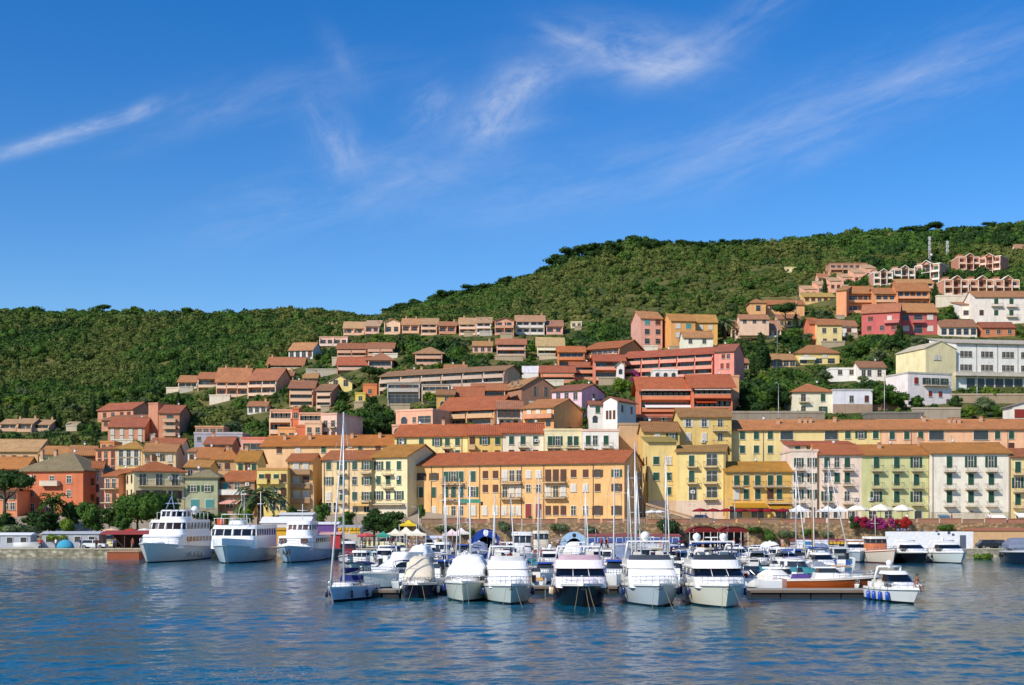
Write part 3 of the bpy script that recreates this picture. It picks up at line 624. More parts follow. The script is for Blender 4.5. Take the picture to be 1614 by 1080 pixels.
bld('garden_wall', 'white retaining wall below the long salmon flats', 'wall', 'white slope wall', 330, 362, 624, 636, None, None, 2, 'ead8c4', ('flat', 624, 'ead8c4'))
terr('villa', 'long villa with pale yellow wall and faded red roof', 'house', 'pale yellow long villa', 422, 478, 574, 584, 1, 'ecc896', 'bb6146', yr=564, ch=[426])
bld('villa', 'white villa with salmon roof and arched openings on the slope', 'house', 'white arched villa', 455, 493, 552, 570, None, -12, 12, 'f3ece2', ('gable', 541, 'cf7a58'), rows=[(558, 4, 'b', 1.6, 2.4), (566, 3, 'p', 1.2, 1.4)])
terr('villa', 'pink villa with stepped terraces at the forest edge', 'house', 'pink stepped villa', 504, 548, 532, 546, 1, 'eab8a0', 'd09a84', rt='flat', seg=2, par='f2d4c4')
bld('garden_wall', 'grey stone road wall below the white arched villa', 'wall', 'grey road wall', 482, 570, 583, 590, None, None, 2, 'aba596', ('flat', 583, 'aba596'))
terr(A, 'brown roofed flats on the left of the twin balcony blocks', 'building', 'brown roofed flats', 457, 494, 611, 644, 3, 'd99a78', 'a85a48', yr=601, par='e8bc9c', D1=-10, dep=12)
terr(A, 'mauve flats with three balconies and brick side wall', 'building', 'mauve balcony flats', 500, 523, 615, 644, 3, 'd8a088', 'a0604c', yr=607, par='ecc4a8', D1=-10, dep=14)
bld('villa', 'pale yellow gabled house beside the dark pine', 'house', 'pale yellow gabled house', 515, 555, 604, 622, None, None, 11, 'f0d880', ('gablef', 592, 'a8887a'), rows=[(604, [529, 545], 'b', 1.4, 2)])
bld('villa', 'bright orange small house behind the dark pine', 'house', 'bright orange small house', 572, 594, 607, 626, None, None, 8, 'dd6f22', ('flat', 607, 'c96220'), rows=[(617, 1, 'p', 1, 1.3)])
bld('shed', 'little yellow shed below the dark pine', 'house', 'little yellow shed', 560, 576, 621, 634, None, None, 6, 'e6c84a', ('flat', 621, 'd8b840'), rows=[(628, 1, 'p', 1, 1.3)])
terr(A, 'peach flats with two long balconies left of the orange tower', 'building', 'peach balcony flats', 426, 461, 648, 684, 2, 'eaa880', 'd8987c', rt='flat', seg=1, par='f0c4a0', D=312)
bld('stair_tower', 'burnt orange stair tower between peach flats', 'building', 'burnt orange stair tower', 461, 471, 645, 690, 310, None, 5, 'd95f2a', ('flat', 645, 'd0602e'), rows=[(655, 1, 'p', 1, 1.4)])
terr(A, 'peach flats with long upper balcony right of the orange tower', 'building', 'peach upper flats', 472, 508, 653, 686, 2, 'ecae84', 'd8987c', rt='flat', par='f2c8a4', D=310)
bld(A, 'orange terraced block standing below the peach flats', 'building', 'orange terraced block', 438, 466, 676, 700, 298, None, 8, 'f0a45c', ('flat', 676, 'e89850'), rows=[(687, 2, 'p', 1, 1.3)])
bld('stair_tower', 'deep orange box tower beside the orange terraced block', 'building', 'deep orange box tower', 466, 481, 673, 702, 297, None, 7, 'd2571c', ('flat', 673, 'c8541c'))
bld(A, 'light peach block with round wall plants beside the box tower', 'building', 'light peach block', 481, 507, 668, 702, 296, None, 9, 'f4c096', ('flat', 668, 'f0b88c'), rows=[(678, 2, 'p', .9, 1.2), (690, 2, 'b', 1, 1.4)])
bld(A, 'pale pink block with long mauve shaded side wall', 'building', 'pale pink mauve block', 507, 531, 654, 704, 298, 288, 15, 'f3c8b4', ('flat', 654, 'd8a494'), rows=[(668, 2, 'p', .9, 1.5), (686, 2, 'b', .9, 1.5)], bal=[(520, 530, 674, 'r')])
# upper row of terraced villas
UP = [(511, 536, 516, 521, 'f0cf98', 'dc9c70', 'small yellow villa of the upper row'), (541, 575, 514, 528, 'eaba98', 'd08c70', 'salmon stepped villa of the upper row'), (576, 601, 515, 528, 'ecb6a2', 'd09080', 'rose stepped villa of the upper row'),
      (604, 632, 510, 526, 'efc6a4', 'd88c66', 'peach villa with slanted pink wall'), (633, 661, 510, 526, 'eab490', 'cc7c60', 'peach villa with a chimney stack'), (664, 691, 511, 528, 'eebfa0', 'cc8468', 'pale salmon villa beside the rusty one'),
      (692, 720, 511, 527, 'c98468', 'b8664e', 'rusty brown villa of the upper row'), (723, 750, 511, 528, 'f0c8ae', 'd08a70', 'cream pink villa next to white arches'), (751, 777, 508, 529, 'f2e0d4', 'cc8a74', 'white arched villa of the upper row'),
      (778, 811, 508, 527, 'dc9c80', 'c07058', 'terracotta villa between white villas'), (812, 858, 506, 528, 'f4e8de', 'c47c68', 'large white villa with deep arches'), (861, 889, 513, 527, 'eaa898', 'b86c5c', 'pink end villa of the upper row')]
for i, (a, b_, yt, yb, c, rc, l) in enumerate(UP):
    q = [0, 2, -1, -2, 1, 0, 2, -1, 1, -2, 0, 1][i]
    a += [0, 1, 0, 2, 1, 0][i % 6]; b_ -= [1, 0, 3, 1, 0, 2][i % 6]
    terr('villa', l+' below the ridge', 'house', l, a, b_, yt+q, yb+[0, 1, -1, 2, 0, 1][i % 6], 1 if yb-yt < 17 else 2, c, rc, yr=yt+q-(8 if i % 3 else 5), rt=['gable', 'gable', 'shed', 'gablef', 'gable', 'shed'][i % 6], dep=[9, 7, 10, 9, 8, 7][i % 6], seg=2 if b_-a > 26 else 1, ch=[[b_-6, a+5], [], [b_-4], [a+7]][i % 4], over=.9, group='villas of the upper row')
terr(A, 'brown two storey terrace below the salmon stepped villa', 'building', 'brown two storey terrace', 532, 578, 549, 565, 2, 'c98868', 'a8543e', yr=542, seg=2, par='dca284')
terr(A, 'brown two storey terrace next door with wider roof', 'building', 'wider brown terrace', 580, 620, 548, 562, 2, 'c88466', 'ac5a44', yr=541, seg=2, par='dca284')
terr(A, 'lower row house with bright red roof below brown terrace', 'building', 'bright red roof row house', 532, 579, 574, 584, 1, 'd08c6c', 'c0523a', yr=564, par='d8b09c')
terr(A, 'lower mauve row house with hipped roof beside red roof', 'building', 'lower mauve row house', 581, 618, 566, 582, 1, 'd8a898', 'b0604c', yr=557, rt='hip')
terr('villa', 'lone cream villa with wide roof among olive trees', 'house', 'lone cream villa', 655, 697, 556, 576, 2, 'eec8ac', 'bb7458', yr=548, rt='hip', par='dca48c')
terr(A, 'red roofed villa with two balcony floors among bushes', 'building', 'red two balcony villa', 783, 828, 542, 563, 2, 'e2a288', 'bb6048', yr=535, par='eab8a0')
terr('villa', 'pale cream villa with terrace right of the bushes', 'house', 'pale cream terrace villa', 847, 888, 544, 562, 2, 'f0e2b8', 'd09470', yr=533, par='f0e8cc')
bld('villa', 'cream hut high on the green slope', 'house', 'cream slope hut', 900, 917, 508, 517, None, None, 6, 'f0dcb4', ('flat', 508, 'e8d4ac'), rows=[(512, 2, 'p', 1.2, 1.2)])
bld('villa', 'white walled shed beside the orange flats', 'house', 'white walled shed', 823, 866, 588, 598, None, None, 7, 'f4eee8', ('shed', 578, 'f0e8e0'), over=.1)
terr(A, 'long modern flats with flat brown roof and glass balconies', 'building', 'long modern flats', 601, 797, 588, 612, 2, 'd8b08c', 'a06450', seg=6, D=384, D1=362, par='c4a898', dep=10, yr=582)
terr(A, 'black framed block on stilts under the long modern flats', 'building', 'black framed stilt block', 611, 662, 605, 618, 1, 'b4a898', '8a8078', rt='flat', D=362, par='bcb4b0', dep=10)
bld('carport', 'undercroft with its shade painted dark and slim white posts below flats', 'building', 'dark undercroft', 613, 660, 619, 640, 361, None, 10, '4a4644', ('flat', 619, '5c5854'), rows=[(629, 5, 'd', 1.9, 2.6)])  # solid block, its dark wall colour stands in for the shade below the flats
terr(A, 'low beige block beside the black framed block', 'building', 'low beige block', 665, 708, 608, 622, 1, 'd2b088', 'a8988c', rt='flat', D=358, par='d4bc9c')
# middle slope
bld('villa', 'salmon house with arched windows below the olive trees', 'house', 'salmon arched house', 624, 682, 648, 695, 306, 300, 11, 'eca888', ('flat', 648, 'f0b498'), rows=[(662, [637, 664, 674], 'app', 1.7, 1.7), (662, [653], 'p', .9, 1.3)], side=[(660, 1, 'p', 1, 1.3)])
bld('villa', 'lower salmon wing with garden arches before the arched house', 'house', 'lower salmon wing', 618, 672, 672, 692, 298, None, 5, 'eca484', ('flat', 672, 'f0b090'), rows=[(681, [628, 646, 662], 'a', 2., 1.8)])
terr(A, 'terracotta roofed flats with long brown balconies on mid slope', 'building', 'terracotta mid flats', 696, 782, 643, 676, 2, 'c98a58', 'b9502f', seg=2, D=312, D1=306, yr=627, par='dca878', dep=11, over=1.6, found=6)
bld('villa', 'ochre cottage behind the terracotta mid flats', 'house', 'ochre cottage', 688, 716, 622, 645, 330, None, 8, 'd2a040', ('gable', 616, 'a86040'), rows=[(629, [704], 'p', 1, 1.3), (638, [698], 'a', 1.4, 1.8)])
terr(A, 'red roof cottage stepping above the terracotta mid flats', 'building', 'red roof cottage', 716, 760, 623, 640, 1, 'cc8458', 'bb5436', D=334, yr=611, par='d89470')
terr(A, 'salmon roof cottage next to the red roof cottage', 'building', 'salmon roof cottage', 745, 796, 614, 632, 1, 'cf8860', 'c06040', D=345, yr=606, par='dc9c78')
bld(A, 'large tan house whose brown gable end faces the sea', 'building', 'brown gabled house', 822, 877, 612, 640, 350, 372, 18, 'a86c50', ('gablef', 594, 'b8704c'), rows=[(617, [843, 860], 'p', 1, 2.6)], lside=[(603, 5, 'p', 1., 1.4)])
bld('town_house', 'white house with blue iron balcony and pinkish roof', 'building', 'white blue balcony house', 783, 823, 644, 675, 300, None, 9, 'f0e4e4', ('gable', 633, 'b4604e'), rows=[(652, [790, 801, 813], 'B', .9, 1.8), (668, [790, 801, 813], 'b', .9, 1.5)], bal=[(785, 819, 660, 'r')])
bld('town_house', 'tangerine house with wide dark gable and pink base', 'building', 'tangerine gabled house', 824, 873, 643, 676, 297, 286, 17, 'e89c58', ('gable', 631, 'c46a40'), rows=[(650, [834, 848, 866], 'w', 1.1, 1.7), (667, [836, 864], 'a', 1.2, 1.7)], bal=[(826, 872, 659, 'p', 'e08c60')])
bld('villa', 'lilac house with maroon roof above the white gabled house', 'house', 'lilac house', 870, 917, 616, 634, 330, 319, 14, 'ecc4d4', ('gable', 608, 'a04c3e'), rows=[(625, [880, 893, 907], 'p', 1.1, 1.9)], side=[(624, 1, 'b', 1.2, 1.8)])
bld('villa', 'white gabled house with three slit windows and red roof', 'house', 'white gabled house', 951, 973, 632, 668, 300, 294, 10, 'f6f0ea', ('gablef', 626, 'b8503a'), rows=[(654, [957, 962, 968], 'b', .5, 2.)], side=[(644, 2, 'b', .9, 1.6)])
bld('villa', 'white flat wing beside the white gabled house', 'house', 'white flat wing', 929, 951, 638, 668, 301, None, 8, 'f6f0ea', ('gable', 634, 'a85040'), rows=[(646, [942], 'g', 1., 1.5), (661, [938], 'a', 1.2, 1.7)])
terr('hotel', 'large red orange hotel with white awnings over deep balconies', 'hotel', 'large red orange hotel', 1008, 1090, 612, 668, 3, 'd9683c', 'c4522f', seg=1, D=322, yr=596, par='e07a4a', dep=11, over=1.7, found=7,
     aw=[(1010, 1088, 614, 'd8c8b8', .25, 2.2), (1016, 1088, 637, 'f0ece4', .8, 1.9)])
terr('hotel', 'taller wing of the red orange hotel beside the cypresses', 'hotel', 'taller hotel wing', 1091, 1153, 608, 668, 3, 'd4562c', 'c04e2e', seg=1, D=318, yr=592, par='dc6a3e', dep=14, over=1.7, found=7, aw=[(1093, 1150, 613, 'd8c8b8', .25, 2.2), (1096, 1128, 631, 'b8492a', .6, 1.8)])
bld('stair_tower', 'narrow peach tower at the back of the hotel wing', 'building', 'narrow peach tower', 1154, 1165, 594, 650, 330, None, 6, 'e4a070', ('flat', 594, 'dc9868'))
terr('hotel', 'low red terrace storey at the foot of the hotel', 'hotel', 'low hotel terrace', 984, 1066, 656, 672, 1, 'd4643c', 'cc6040', rt='flat', D=310, par='e07850', dep=6)
bld('villa', 'white garden rooms with chimneys above the hotel roof', 'house', 'white garden rooms', 1030, 1068, 584, 602, 372, None, 7, 'f6eeea', ('flat', 584, 'f2e6e0'), rows=[(592, 3, 'a', 1.2, 1.6)])
bld('villa', 'white chimney house between pink balconies', 'house', 'white chimney house', 972, 984, 576, 596, 385, None, 6, 'f6eeea', ('gablef', 571, 'd8a08c'), rows=[(586, 1, 'a', 1.1, 1.6)])
terr(A, 'orange flats with blank brown gable end on the slope', 'building', 'orange brown gable flats', 922, 978, 549, 578, 2, 'e2824a', 'b9542f', yr=539, D1=-22, dep=20, par='e8905a', seg=1)
terr(A, 'orange flats with arches left of the brown gable flats', 'building', 'orange arched flats', 880, 921, 554, 582, 2, 'e67e40', 'cc6034', yr=547, par='e07438')
terr(A, 'low orange row with red tiles below the arched flats', 'building', 'low orange row', 853, 905, 586, 604, 2, 'e07c50', 'b8503a', yr=578, par='e48c60')
terr(A, 'orange red row with awnings beside the low orange row', 'building', 'orange red row', 900, 938, 578, 600, 2, 'e08458', 'bb5238', yr=572, par='e89870')
terr(A, 'salmon red flats left end of the long pink terrace', 'building', 'salmon red end flats', 937, 984, 568, 600, 2, 'e47a5c', 'bb4c36', yr=560, par='ec9478', D=388)
terr(A, 'long pink terrace with many balconies under one sloping roof', 'building', 'long pink terrace', 985, 1125, 560, 597, 3, 'e87c68', 'b94a38', seg=5, D=394, D1=374, yr=552, par='f09884')
bld(A, 'plain rose pink end block of the long pink terrace', 'building', 'rose pink end block', 1126, 1157, 554, 592, 372, 358, 14, 'ee8c80', ('gable', 544, 'a84c40'), rows=[(562, [1140, 1148], 'b', .9, 1.3), (577, [1138, 1147], 'r', .9, 1.6)])
bld(A, 'mauve apartment block with lit pink gable high on slope', 'building', 'mauve apartment block', 1010, 1044, 502, 548, 470, 492, 15, 'dc9c8c', ('gable', 492, 'c87450'), rows=[(y, [1020, 1037], 'tb' if y < 515 else 'p', 1.8, 1.9) for y in (508, 523, 538)], lside=[(525, 0, 'p', 1, 1)])
bld(A, 'golden orange apartment block with bright gable end', 'building', 'golden orange block', 1058, 1096, 506, 545, 462, 478, 16, 'e8a04c', ('gable', 496, 'c8743e'), rows=[(514, [1069, 1085], 'wt', 1.8, 1.8), (528, [1069, 1085], 'wb', 1.8, 1.8)])
bld(A, 'golden orange wing stepping right of the bright gable', 'building', 'golden orange wing', 1096, 1131, 508, 540, 472, None, 12, 'efb050', ('gable', 497, 'cc7c44'), rows=[(516, [1105, 1120], 'ww', 1.6, 1.6)])
bld('villa', 'cream white villa below the golden orange blocks', 'house', 'cream white villa', 1077, 1124, 532, 553, 440, None, 10, 'f6f0da', ('gable', 523, 'c47450'), rows=[(538, [1088, 1110], 'p', 1.2, 1.5)])
terr('villa', 'rambling villa with two pink tiled roofs and palm', 'house', 'rambling pink villa', 1158, 1230, 518, 534, 1, 'f0cfae', 'c07460', yr=506, seg=3, par='f2dcc0')
bld('villa', 'upper storey of the rambling villa with pale roof', 'house', 'villa upper storey', 1166, 1212, 503, 512, 478, None, 7, 'eec4a8', ('gable', 497, 'b86a54'), rows=[(507, 3, 'p', 1.3, 1.2)])
bld('villa', 'ochre tower house on the upper slope', 'house', 'ochre tower house', 1182, 1207, 477, 500, None, None, 8, 'e8a868', ('hip', 472, 'bb6a48'), rows=[(486, [1195], 'p', 1.8, 2.4)])
bld('villa', 'long ochre house joined to the ochre tower', 'house', 'long ochre house', 1208, 1268, 480, 500, None, None, 9, 'e4a060', ('gable', 474, 'b9603e'), rows=[(485, [1216, 1252], 'p', 1.4, 1.5)])
# right hillside
bld('villa', 'buttery house with brown roof above the white modern house', 'house', 'buttery brown house', 1254, 1323, 556, 575, None, None, 10, 'f2d684', ('hip', 545, 'b0603e'), rows=[(561, [1271, 1300], 'w', 1.6, 1.2), (569, [1266, 1290, 1310], 'd', 2.2, 1.6)], bal=[(1260, 1285, 567, 'p', 'f6ecd0')])
bld('villa', 'low tan house beside the buttery brown house', 'house', 'low tan house', 1214, 1254, 567, 580, None, None, 8, 'e0b888', ('gable', 559, 'bb7450'), rows=[(573, 4, 'd', 1.5, 1.7)])
bld('villa', 'yellow square house with orange side above the trees', 'house', 'yellow square house', 1288, 1327, 512, 544, None, None, 11, 'ecd08c', ('gable', 504, 'b8603e'), rows=[(521, [1299, 1316], 'p', 1.3, 1.7), (537, [1300, 1316], 'p', 1.3, 1.4)])
bld('villa', 'small burnt orange house touching the yellow square house', 'house', 'small burnt orange house', 1276, 1289, 510, 534, 452, None, 9, 'd8643a', ('gable', 502, 'b0502e'))
bld('villa', 'small white house left of the crimson house', 'house', 'small white crimson neighbour', 1326, 1351, 514, 530, None, None, 8, 'f4eee2', ('gable', 506, 'a8604c'), rows=[(522, [1338], 'b', 1.6, 2)])
bld(A, 'crimson house with white shutters and open middle loggia', 'building', 'crimson loggia house', 1418, 1477, 491, 529, None, None, 11, 'bc3040', ('gable', 479, 'c8744c'), rows=[(500, [1428, 1466], 'pw', 2.2, 2.), (518, [1428, 1466], 'w', 2.2, 2.), (502, [1447], 'd', 3., 2.6), (519, [1447], 'd', 3., 2.8)], bal=[(1438, 1456, 509, 'p', 'c85058', 1.5)], over=.9)
bld(A, 'crimson lower wing with terraced pink front', 'building', 'crimson lower wing', 1358, 1418, 492, 528, None, -6, 11, 'c8404c', ('gable', 480, 'c4644c'), rows=[(502, [1372, 1402], 'bw', 1.6, 1.6), (517, [1370, 1390, 1408], 'b', 1.4, 1.7)], bal=[(1394, 1417, 510, 'p', 'd06068')])
terr(A, 'orange apartment house with double balconies above crimson wing', 'building', 'orange double balcony house', 1334, 1378, 461, 494, 2, 'e08e5a', 'c06840', yr=452, par='ec9c6c', found=8)
bld(A, 'blank orange end block of the orange apartment house', 'building', 'blank orange end block', 1318, 1334, 458, 500, None, -3, 11, 'ea9462', ('shed', 453, 'c07048'))
terr(A, 'orange middle block recessed between balcony houses', 'building', 'recessed orange block', 1379, 1412, 462, 492, 2, 'e09058', 'bc6440', yr=455, par='e8b088', found=8)
terr(A, 'orange right block with rounded balconies above crimson roof', 'building', 'orange right block', 1413, 1464, 457, 486, 2, 'e08a58', 'bb643e', yr=447, par='eca47c', found=8)
# stepped rows at the top
STP = [(1268, 1288, 456, 466), (1289, 1307, 449, 462), (1308, 1326, 443, 457), (1328, 1345, 437, 450), (1346, 1363, 430, 446), (1364, 1381, 423, 440)]
ORD = ['lowest', 'second lowest', 'third lowest', 'third highest', 'second highest', 'highest']
for i, (a, b_, yt, yb) in enumerate(STP):
    bld('terraced_house', ORD[i]+' of the six pink stepped houses climbing the upper slope', 'house', ORD[i]+' pink stepped house', a, b_, yt, yb+4, None, None, 11, 'ecaa8e', ('shed', yt-5, 'd8937a'),
        rows=[((yt+yb)/2+2, 2, 'b', 1.3, 1.6)], group='pink stepped houses on the upper slope', over=.3)
terr(A, 'unfinished brown flats with open frames above the stepped houses', 'building', 'unfinished brown flats', 1308, 1367, 416, 436, 2, 'b87c62', 'b06a54', rt='flat', seg=3, par='c48e74')
def framed(label, short, a, b_, yt, yb, nf, wall, frame, glz='b', sw=None):
    fl = (yb-yt)/nf; W3 = (b_-a)/3
    if sw: SW[short] = sw
    B = bld('terraced_house', label, 'house', short, a, b_, yt, yb, None, None, 10, wall, ('flat', yt, frame), rows=[(yt+fl*(j+.52), 3, glz+'b'+glz, 1.9, 2.1) for j in range(nf)], found=7)
    fm = stucco(frame); xs = [-B.W/2+.15, -B.W*.17, B.W*.17, B.W/2-.15]
    for i, x in enumerate(xs):
        e = 2.1 if i in (1, 2) else 1.5; m = MB(); m.box(x-.17, x+.17, -e, -e+.34, -4, B.h, fm)
        for j in range(nf): m.box(x-.12, x+.12, -e+.34, -.004, B.h*(j+1)/nf-.3, B.h*(j+1)/nf-.02, fm)
        m.build('pillar', B.root)
    for j in range(nf):
        m = MB(); z = B.h*j/nf; m.box(-B.W/2, B.W/2, -1.48, -.004, z-.12, z+.06, fm); m.box(xs[1], xs[2], -2.05, -1.481, z-.12, z+.06, fm)
        m.box(-B.W/2, xs[1]-.2, -1.46, -1.36, z+.061, z+.85, fm if (j+int(a)) % 2 else stucco('e8b8a0')); m.box(xs[2]+.2, B.W/2, -1.46, -1.36, z+.061, z+.85, fm); m.build('balcony', B.root)
    m = MB(); g = B.W*.2; top = B.h+g*.75                                     # little gable over the middle bay
    for x0, x1, z0, z1 in ((-g, 0, B.h, top), (0, g, top, B.h)):
        m.grid([[(x0, y, z0+.05), (x1, y, z1+.05), (x1, y, z1+.3), (x0, y, z0+.3)] for y in (-2.4, 3)], fm, close=True, smooth=False, cap0=True, cap1=True)
    m.face([(-g+.1, -1.6, B.h), (g-.1, -1.6, B.h), (0, -1.6, top)], stucco(wall)); m.build('gable', B.root)
    m = MB(); m.box(-B.W/2+.3, -B.W*.25, 1, 5, B.h, B.h+1.5, stucco(wall)); m.box(-B.W/2+.15, -B.W*.22, .8, 5.2, B.h+1.5, B.h+1.7, tiles('c47c58')); m.build('roof_room', B.root)
    return B
for i, (a, b_, yt, yb) in enumerate(((1376, 1406, 430, 450), (1408, 1441, 425, 447), (1443, 1482, 418, 443))):
    w = ('lowest', 'middle', 'highest')[i]; framed(w+' of the three pale framed houses under the antennas', w+' pale framed house', a, b_, yt, yb, 2, 'c08874', 'f2e8dc', 'g', 12 if i == 2 else None)
for i, (a, b_) in enumerate(((1510, 1543), (1545, 1578))):
    w = ('first', 'second')[i]; framed(w+' tall rose framed house of three storeys near the ridge', w+' tall rose framed house', a, b_, 406, 438, 3, 'c4745c', 'f0cdb8', 'b', 11 if i else None)
for i, (a, b_) in enumerate(((1487, 1525), (1527, 1565), (1567, 1605))):
    w = ('first', 'middle', 'last')[i]; framed(w+' salmon framed house of the wide row above white villa', w+' salmon framed house', a, b_, 442, 466, 2, 'cc8468', 'f2d8c4', 'b')
terr(A, 'low orange row tucked under the pale framed houses', 'building', 'low orange tucked row', 1414, 1470, 446, 455, 1, 'e09468', 'cc7c54', seg=3, yr=441, par='ecb490')
bld('villa', 'long ochre roofed garage row beside the stepped houses', 'house', 'ochre garage row', 1267, 1316, 468, 476, None, None, 7, 'e8b870', ('shed', 462, 'c88a4c'), rows=[(472, 5, 'b', 1.6, 1.5)])
bld('villa', 'pinkish house half hidden high at the right edge', 'house', 'half hidden ridge house', 1602, 1630, 392, 402, None, None, 8, 'e4b8a0', ('gable', 386, 'b87460'), rows=[(397, 3, 'b', 1.3, 1.5)])
for i, (a, b_, yt, yb, l) in enumerate(((1290, 1307, 438, 447, 'small pink house behind the middle stepped houses'), (1309, 1326, 432, 441, 'second small pink house behind the stepped houses'), (1226, 1262, 503, 516, 'ochre cottage with terrace below the long ochre house'),
    (1150, 1180, 572, 584, 'peach cottage half hidden by the cypresses'), (1606, 1660, 478, 500, 'white cottage at the right edge beside large white villa'), (640, 668, 590, 600, 'brown cottage above the long modern flats'), (700, 735, 582, 592, 'cream cottage above the long modern flats'),
    (478, 500, 596, 606, 'orange roof cottage above the mauve balcony flats'), (436, 462, 592, 602, 'peach cottage above the brown roofed flats'), (390, 420, 640, 652, 'low brown cottage among trees left of peach balcony flats'), (745, 776, 545, 556, 'brick cottage between lone cream villa and red villa'))):
    bld('villa', l, 'house', l.split(' behind ')[0].split(' above ')[0].split(' half ')[0].split(' with ')[0].split(' at ')[0].split(' among ')[0].split(' between ')[0], a, b_, yt, yb, None, None, 8, ['ecb49c', 'e8a890', 'e8b878', 'ecc09c', 'f4ece2'][i % 5], ('gable', yt-6, ['b8654a', 'c07850', 'a85c48'][i % 3]), rows=[((yt+yb)/2, 3, 'pb', 1.2, 1.5)], ch=[b_-5])
bld('garden_wall', 'long cream retaining wall below the wide salmon row', 'wall', 'long cream wall', 1477, 1530, 467, 482, None, None, 2, 'ecdcc4', ('flat', 467, 'ecdcc4'))
bld('villa', 'white stepped villa with small tiled annex on right slope', 'house', 'white stepped villa', 1511, 1536, 480, 503, None, None, 9, 'f6ece4', ('shed', 477, 'c07058'), rows=[(493, [1523], 'p', 2.2, 1.8)])
bld(A, 'large white villa with green windows and tiled roof above school', 'building', 'large white slope villa', 1537, 1660, 468, 512, None, None, 12, 'f6eae0', ('gable', 460, 'b86a4c'), rows=[(475, [1570, 1594, 1630], 'g', 1.5, 2.), (493, [1547, 1570, 1594, 1630], 'bgg', 1.5, 2.)], bal=[(1562, 1580, 483, 'r'), (1586, 1603, 484, 'r'), (1586, 1603, 500, 'r')])
bld('villa', 'low house with patterned tile roof and white pillars', 'house', 'white pillared low house', 1482, 1540, 515, 531, None, None, 9, 'f0e2d6', ('gable', 505, 'a05a48'), rows=[(523, 5, 'd', 1.8, 2.2)])
bld('villa', 'rusty orange low house beside white pillared low house', 'house', 'rusty orange low house', 1548, 1600, 516, 531, None, None, 8, 'c86c3c', ('gable', 509, 'a04434'), rows=[(523, 3, 'p', 1.3, 1.5)])
bld('school', 'big white school with window bands and pale yellow gable', 'school', 'big white school', 1507, 1720, 543, 622, 356, 362, 16, 'f2f0ea', ('shed', 537, 'c8bca4'), over=.7,
    rows=[(560, [1516, 1522.5, 1529, 1549, 1555.5, 1562, 1582, 1588.5, 1595, 1612, 1618], 'p', 1., 1.6), (581, [1516, 1522.5, 1529, 1549, 1555.5, 1562, 1582, 1588.5, 1595, 1612, 1618], 'p', 1., 1.6), (605, [1530, 1545, 1560, 1575, 1590, 1605], 's', 2.4, 2.6)],
    bal=[(1502, 1700, 594, 'p', 'cfc6b8', 1.8)], pipes=[1539, 1572, 1604])
bld('school_wing', 'pale yellow gable end joined to the big white school', 'school', 'pale yellow school gable', 1459, 1507, 550, 620, 352, 355, 14, 'f2e2ae', ('gablef', 538, 'cfc0a0'), rows=[(564, [1474, 1480], 'w', 1., 1.2)], over=.3)
bld('garden_wall', 'brown stone wall below the big white school', 'wall', 'brown school wall', 1500, 1700, 623, 640, 338, None, 2, '9c8468', ('flat', 623, 'b09a80'))
bld('villa', 'white modern house with slanted roof line on the slope', 'house', 'white modern slant house', 1309, 1353, 582, 602, None, None, 9, 'f8f4ee', ('flat', 575, 'f8f4ee'), rows=[(587, [1324, 1342], 'p', 1.2, 1.4)])
bld('villa', 'white house with dark tiled roof beside the slant house', 'house', 'white dark roof house', 1354, 1396, 579, 602, None, None, 8, 'f4ece4', ('gable', 571, 'a05c48'), rows=[(588, [1361, 1370, 1386], 'p', 1.1, 1.8)])
bld('villa', 'cream hipped house with green shutters beside white grey annex', 'house', 'cream hipped house', 1249, 1312, 617, 654, None, None, 11, 'f2e6c8', ('hip', 606, 'c0633c'), rows=[(627, [1266, 1297], 'dg', 1.1, 1.9), (646, [1266, 1297], 'dg', 1.1, 1.7)], bal=[(1259, 1275, 634, 'r')])
bld('villa', 'white and grey flat annex on a brown base', 'house', 'white grey annex', 1313, 1375, 616, 652, None, None, 10, 'e6e4ee', ('flat', 616, 'b4b0b4'), rows=[(629, [1342, 1366], 'b', 1., 1.7)], base=(637, '9c7c68'))
bld('villa', 'white flat roofed villa with red shutters below the school', 'house', 'white red shutter villa', 1431, 1500, 590, 641, None, 4, 10, 'f4e8e6', ('flat', 590, 'b8b4b0'), rows=[(601, [1444, 1460, 1474, 1488], 'rGGG', 1.2, 1.7), (621, [1466, 1482], 'r', 1., 1.4), (634, [1450, 1494], 'd', 1., 1.8)], bal=[(1455, 1495, 608, 'r')])
bld('shed', 'small white shed with red doors by the oleander', 'house', 'small white red door shed', 1596, 1640, 640, 662, 300, None, 6, 'efe6dc', ('gablef', 634, '9a8a80'), rows=[(652, [1603, 1611], 'r', 1.2, 2.)])
bld('carport', 'long dark carport roof in front of the parked cars', 'carport', 'long dark carport', 1368, 1456, 652, 664, 292, None, 5, '5a5450', ('flat', 652, '6a6660'))
bld('garden_wall', 'grey brown stone wall beneath the cream hipped house', 'wall', 'grey brown slope wall', 1155, 1300, 651, 664, 296, None, 1.5, '8c7c6c', ('flat', 651, '9c8c7c'))
bld('garden_wall', 'rust stained stone wall along the parked cars road', 'wall', 'rust stained road wall', 1376, 1420, 626, 645, 330, None, 1.5, '9a6650', ('flat', 626, 'a87860'))
bld('garden_wall', 'terraced beige stone wall below the white red shutter villa', 'wall', 'terraced beige wall', 1440, 1514, 645, 664, 312, None, 1.5, 'a09080', ('flat', 645, 'b0a090'))
bld('villa', 'yellow hut alone in the upper right forest', 'house', 'yellow forest hut', 1237, 1255, 422, 430, None, None, 7, 'f0dc9c', ('flat', 422, 'ecd898'), rows=[(426, 2, 'p', 1.2, 1.3)])

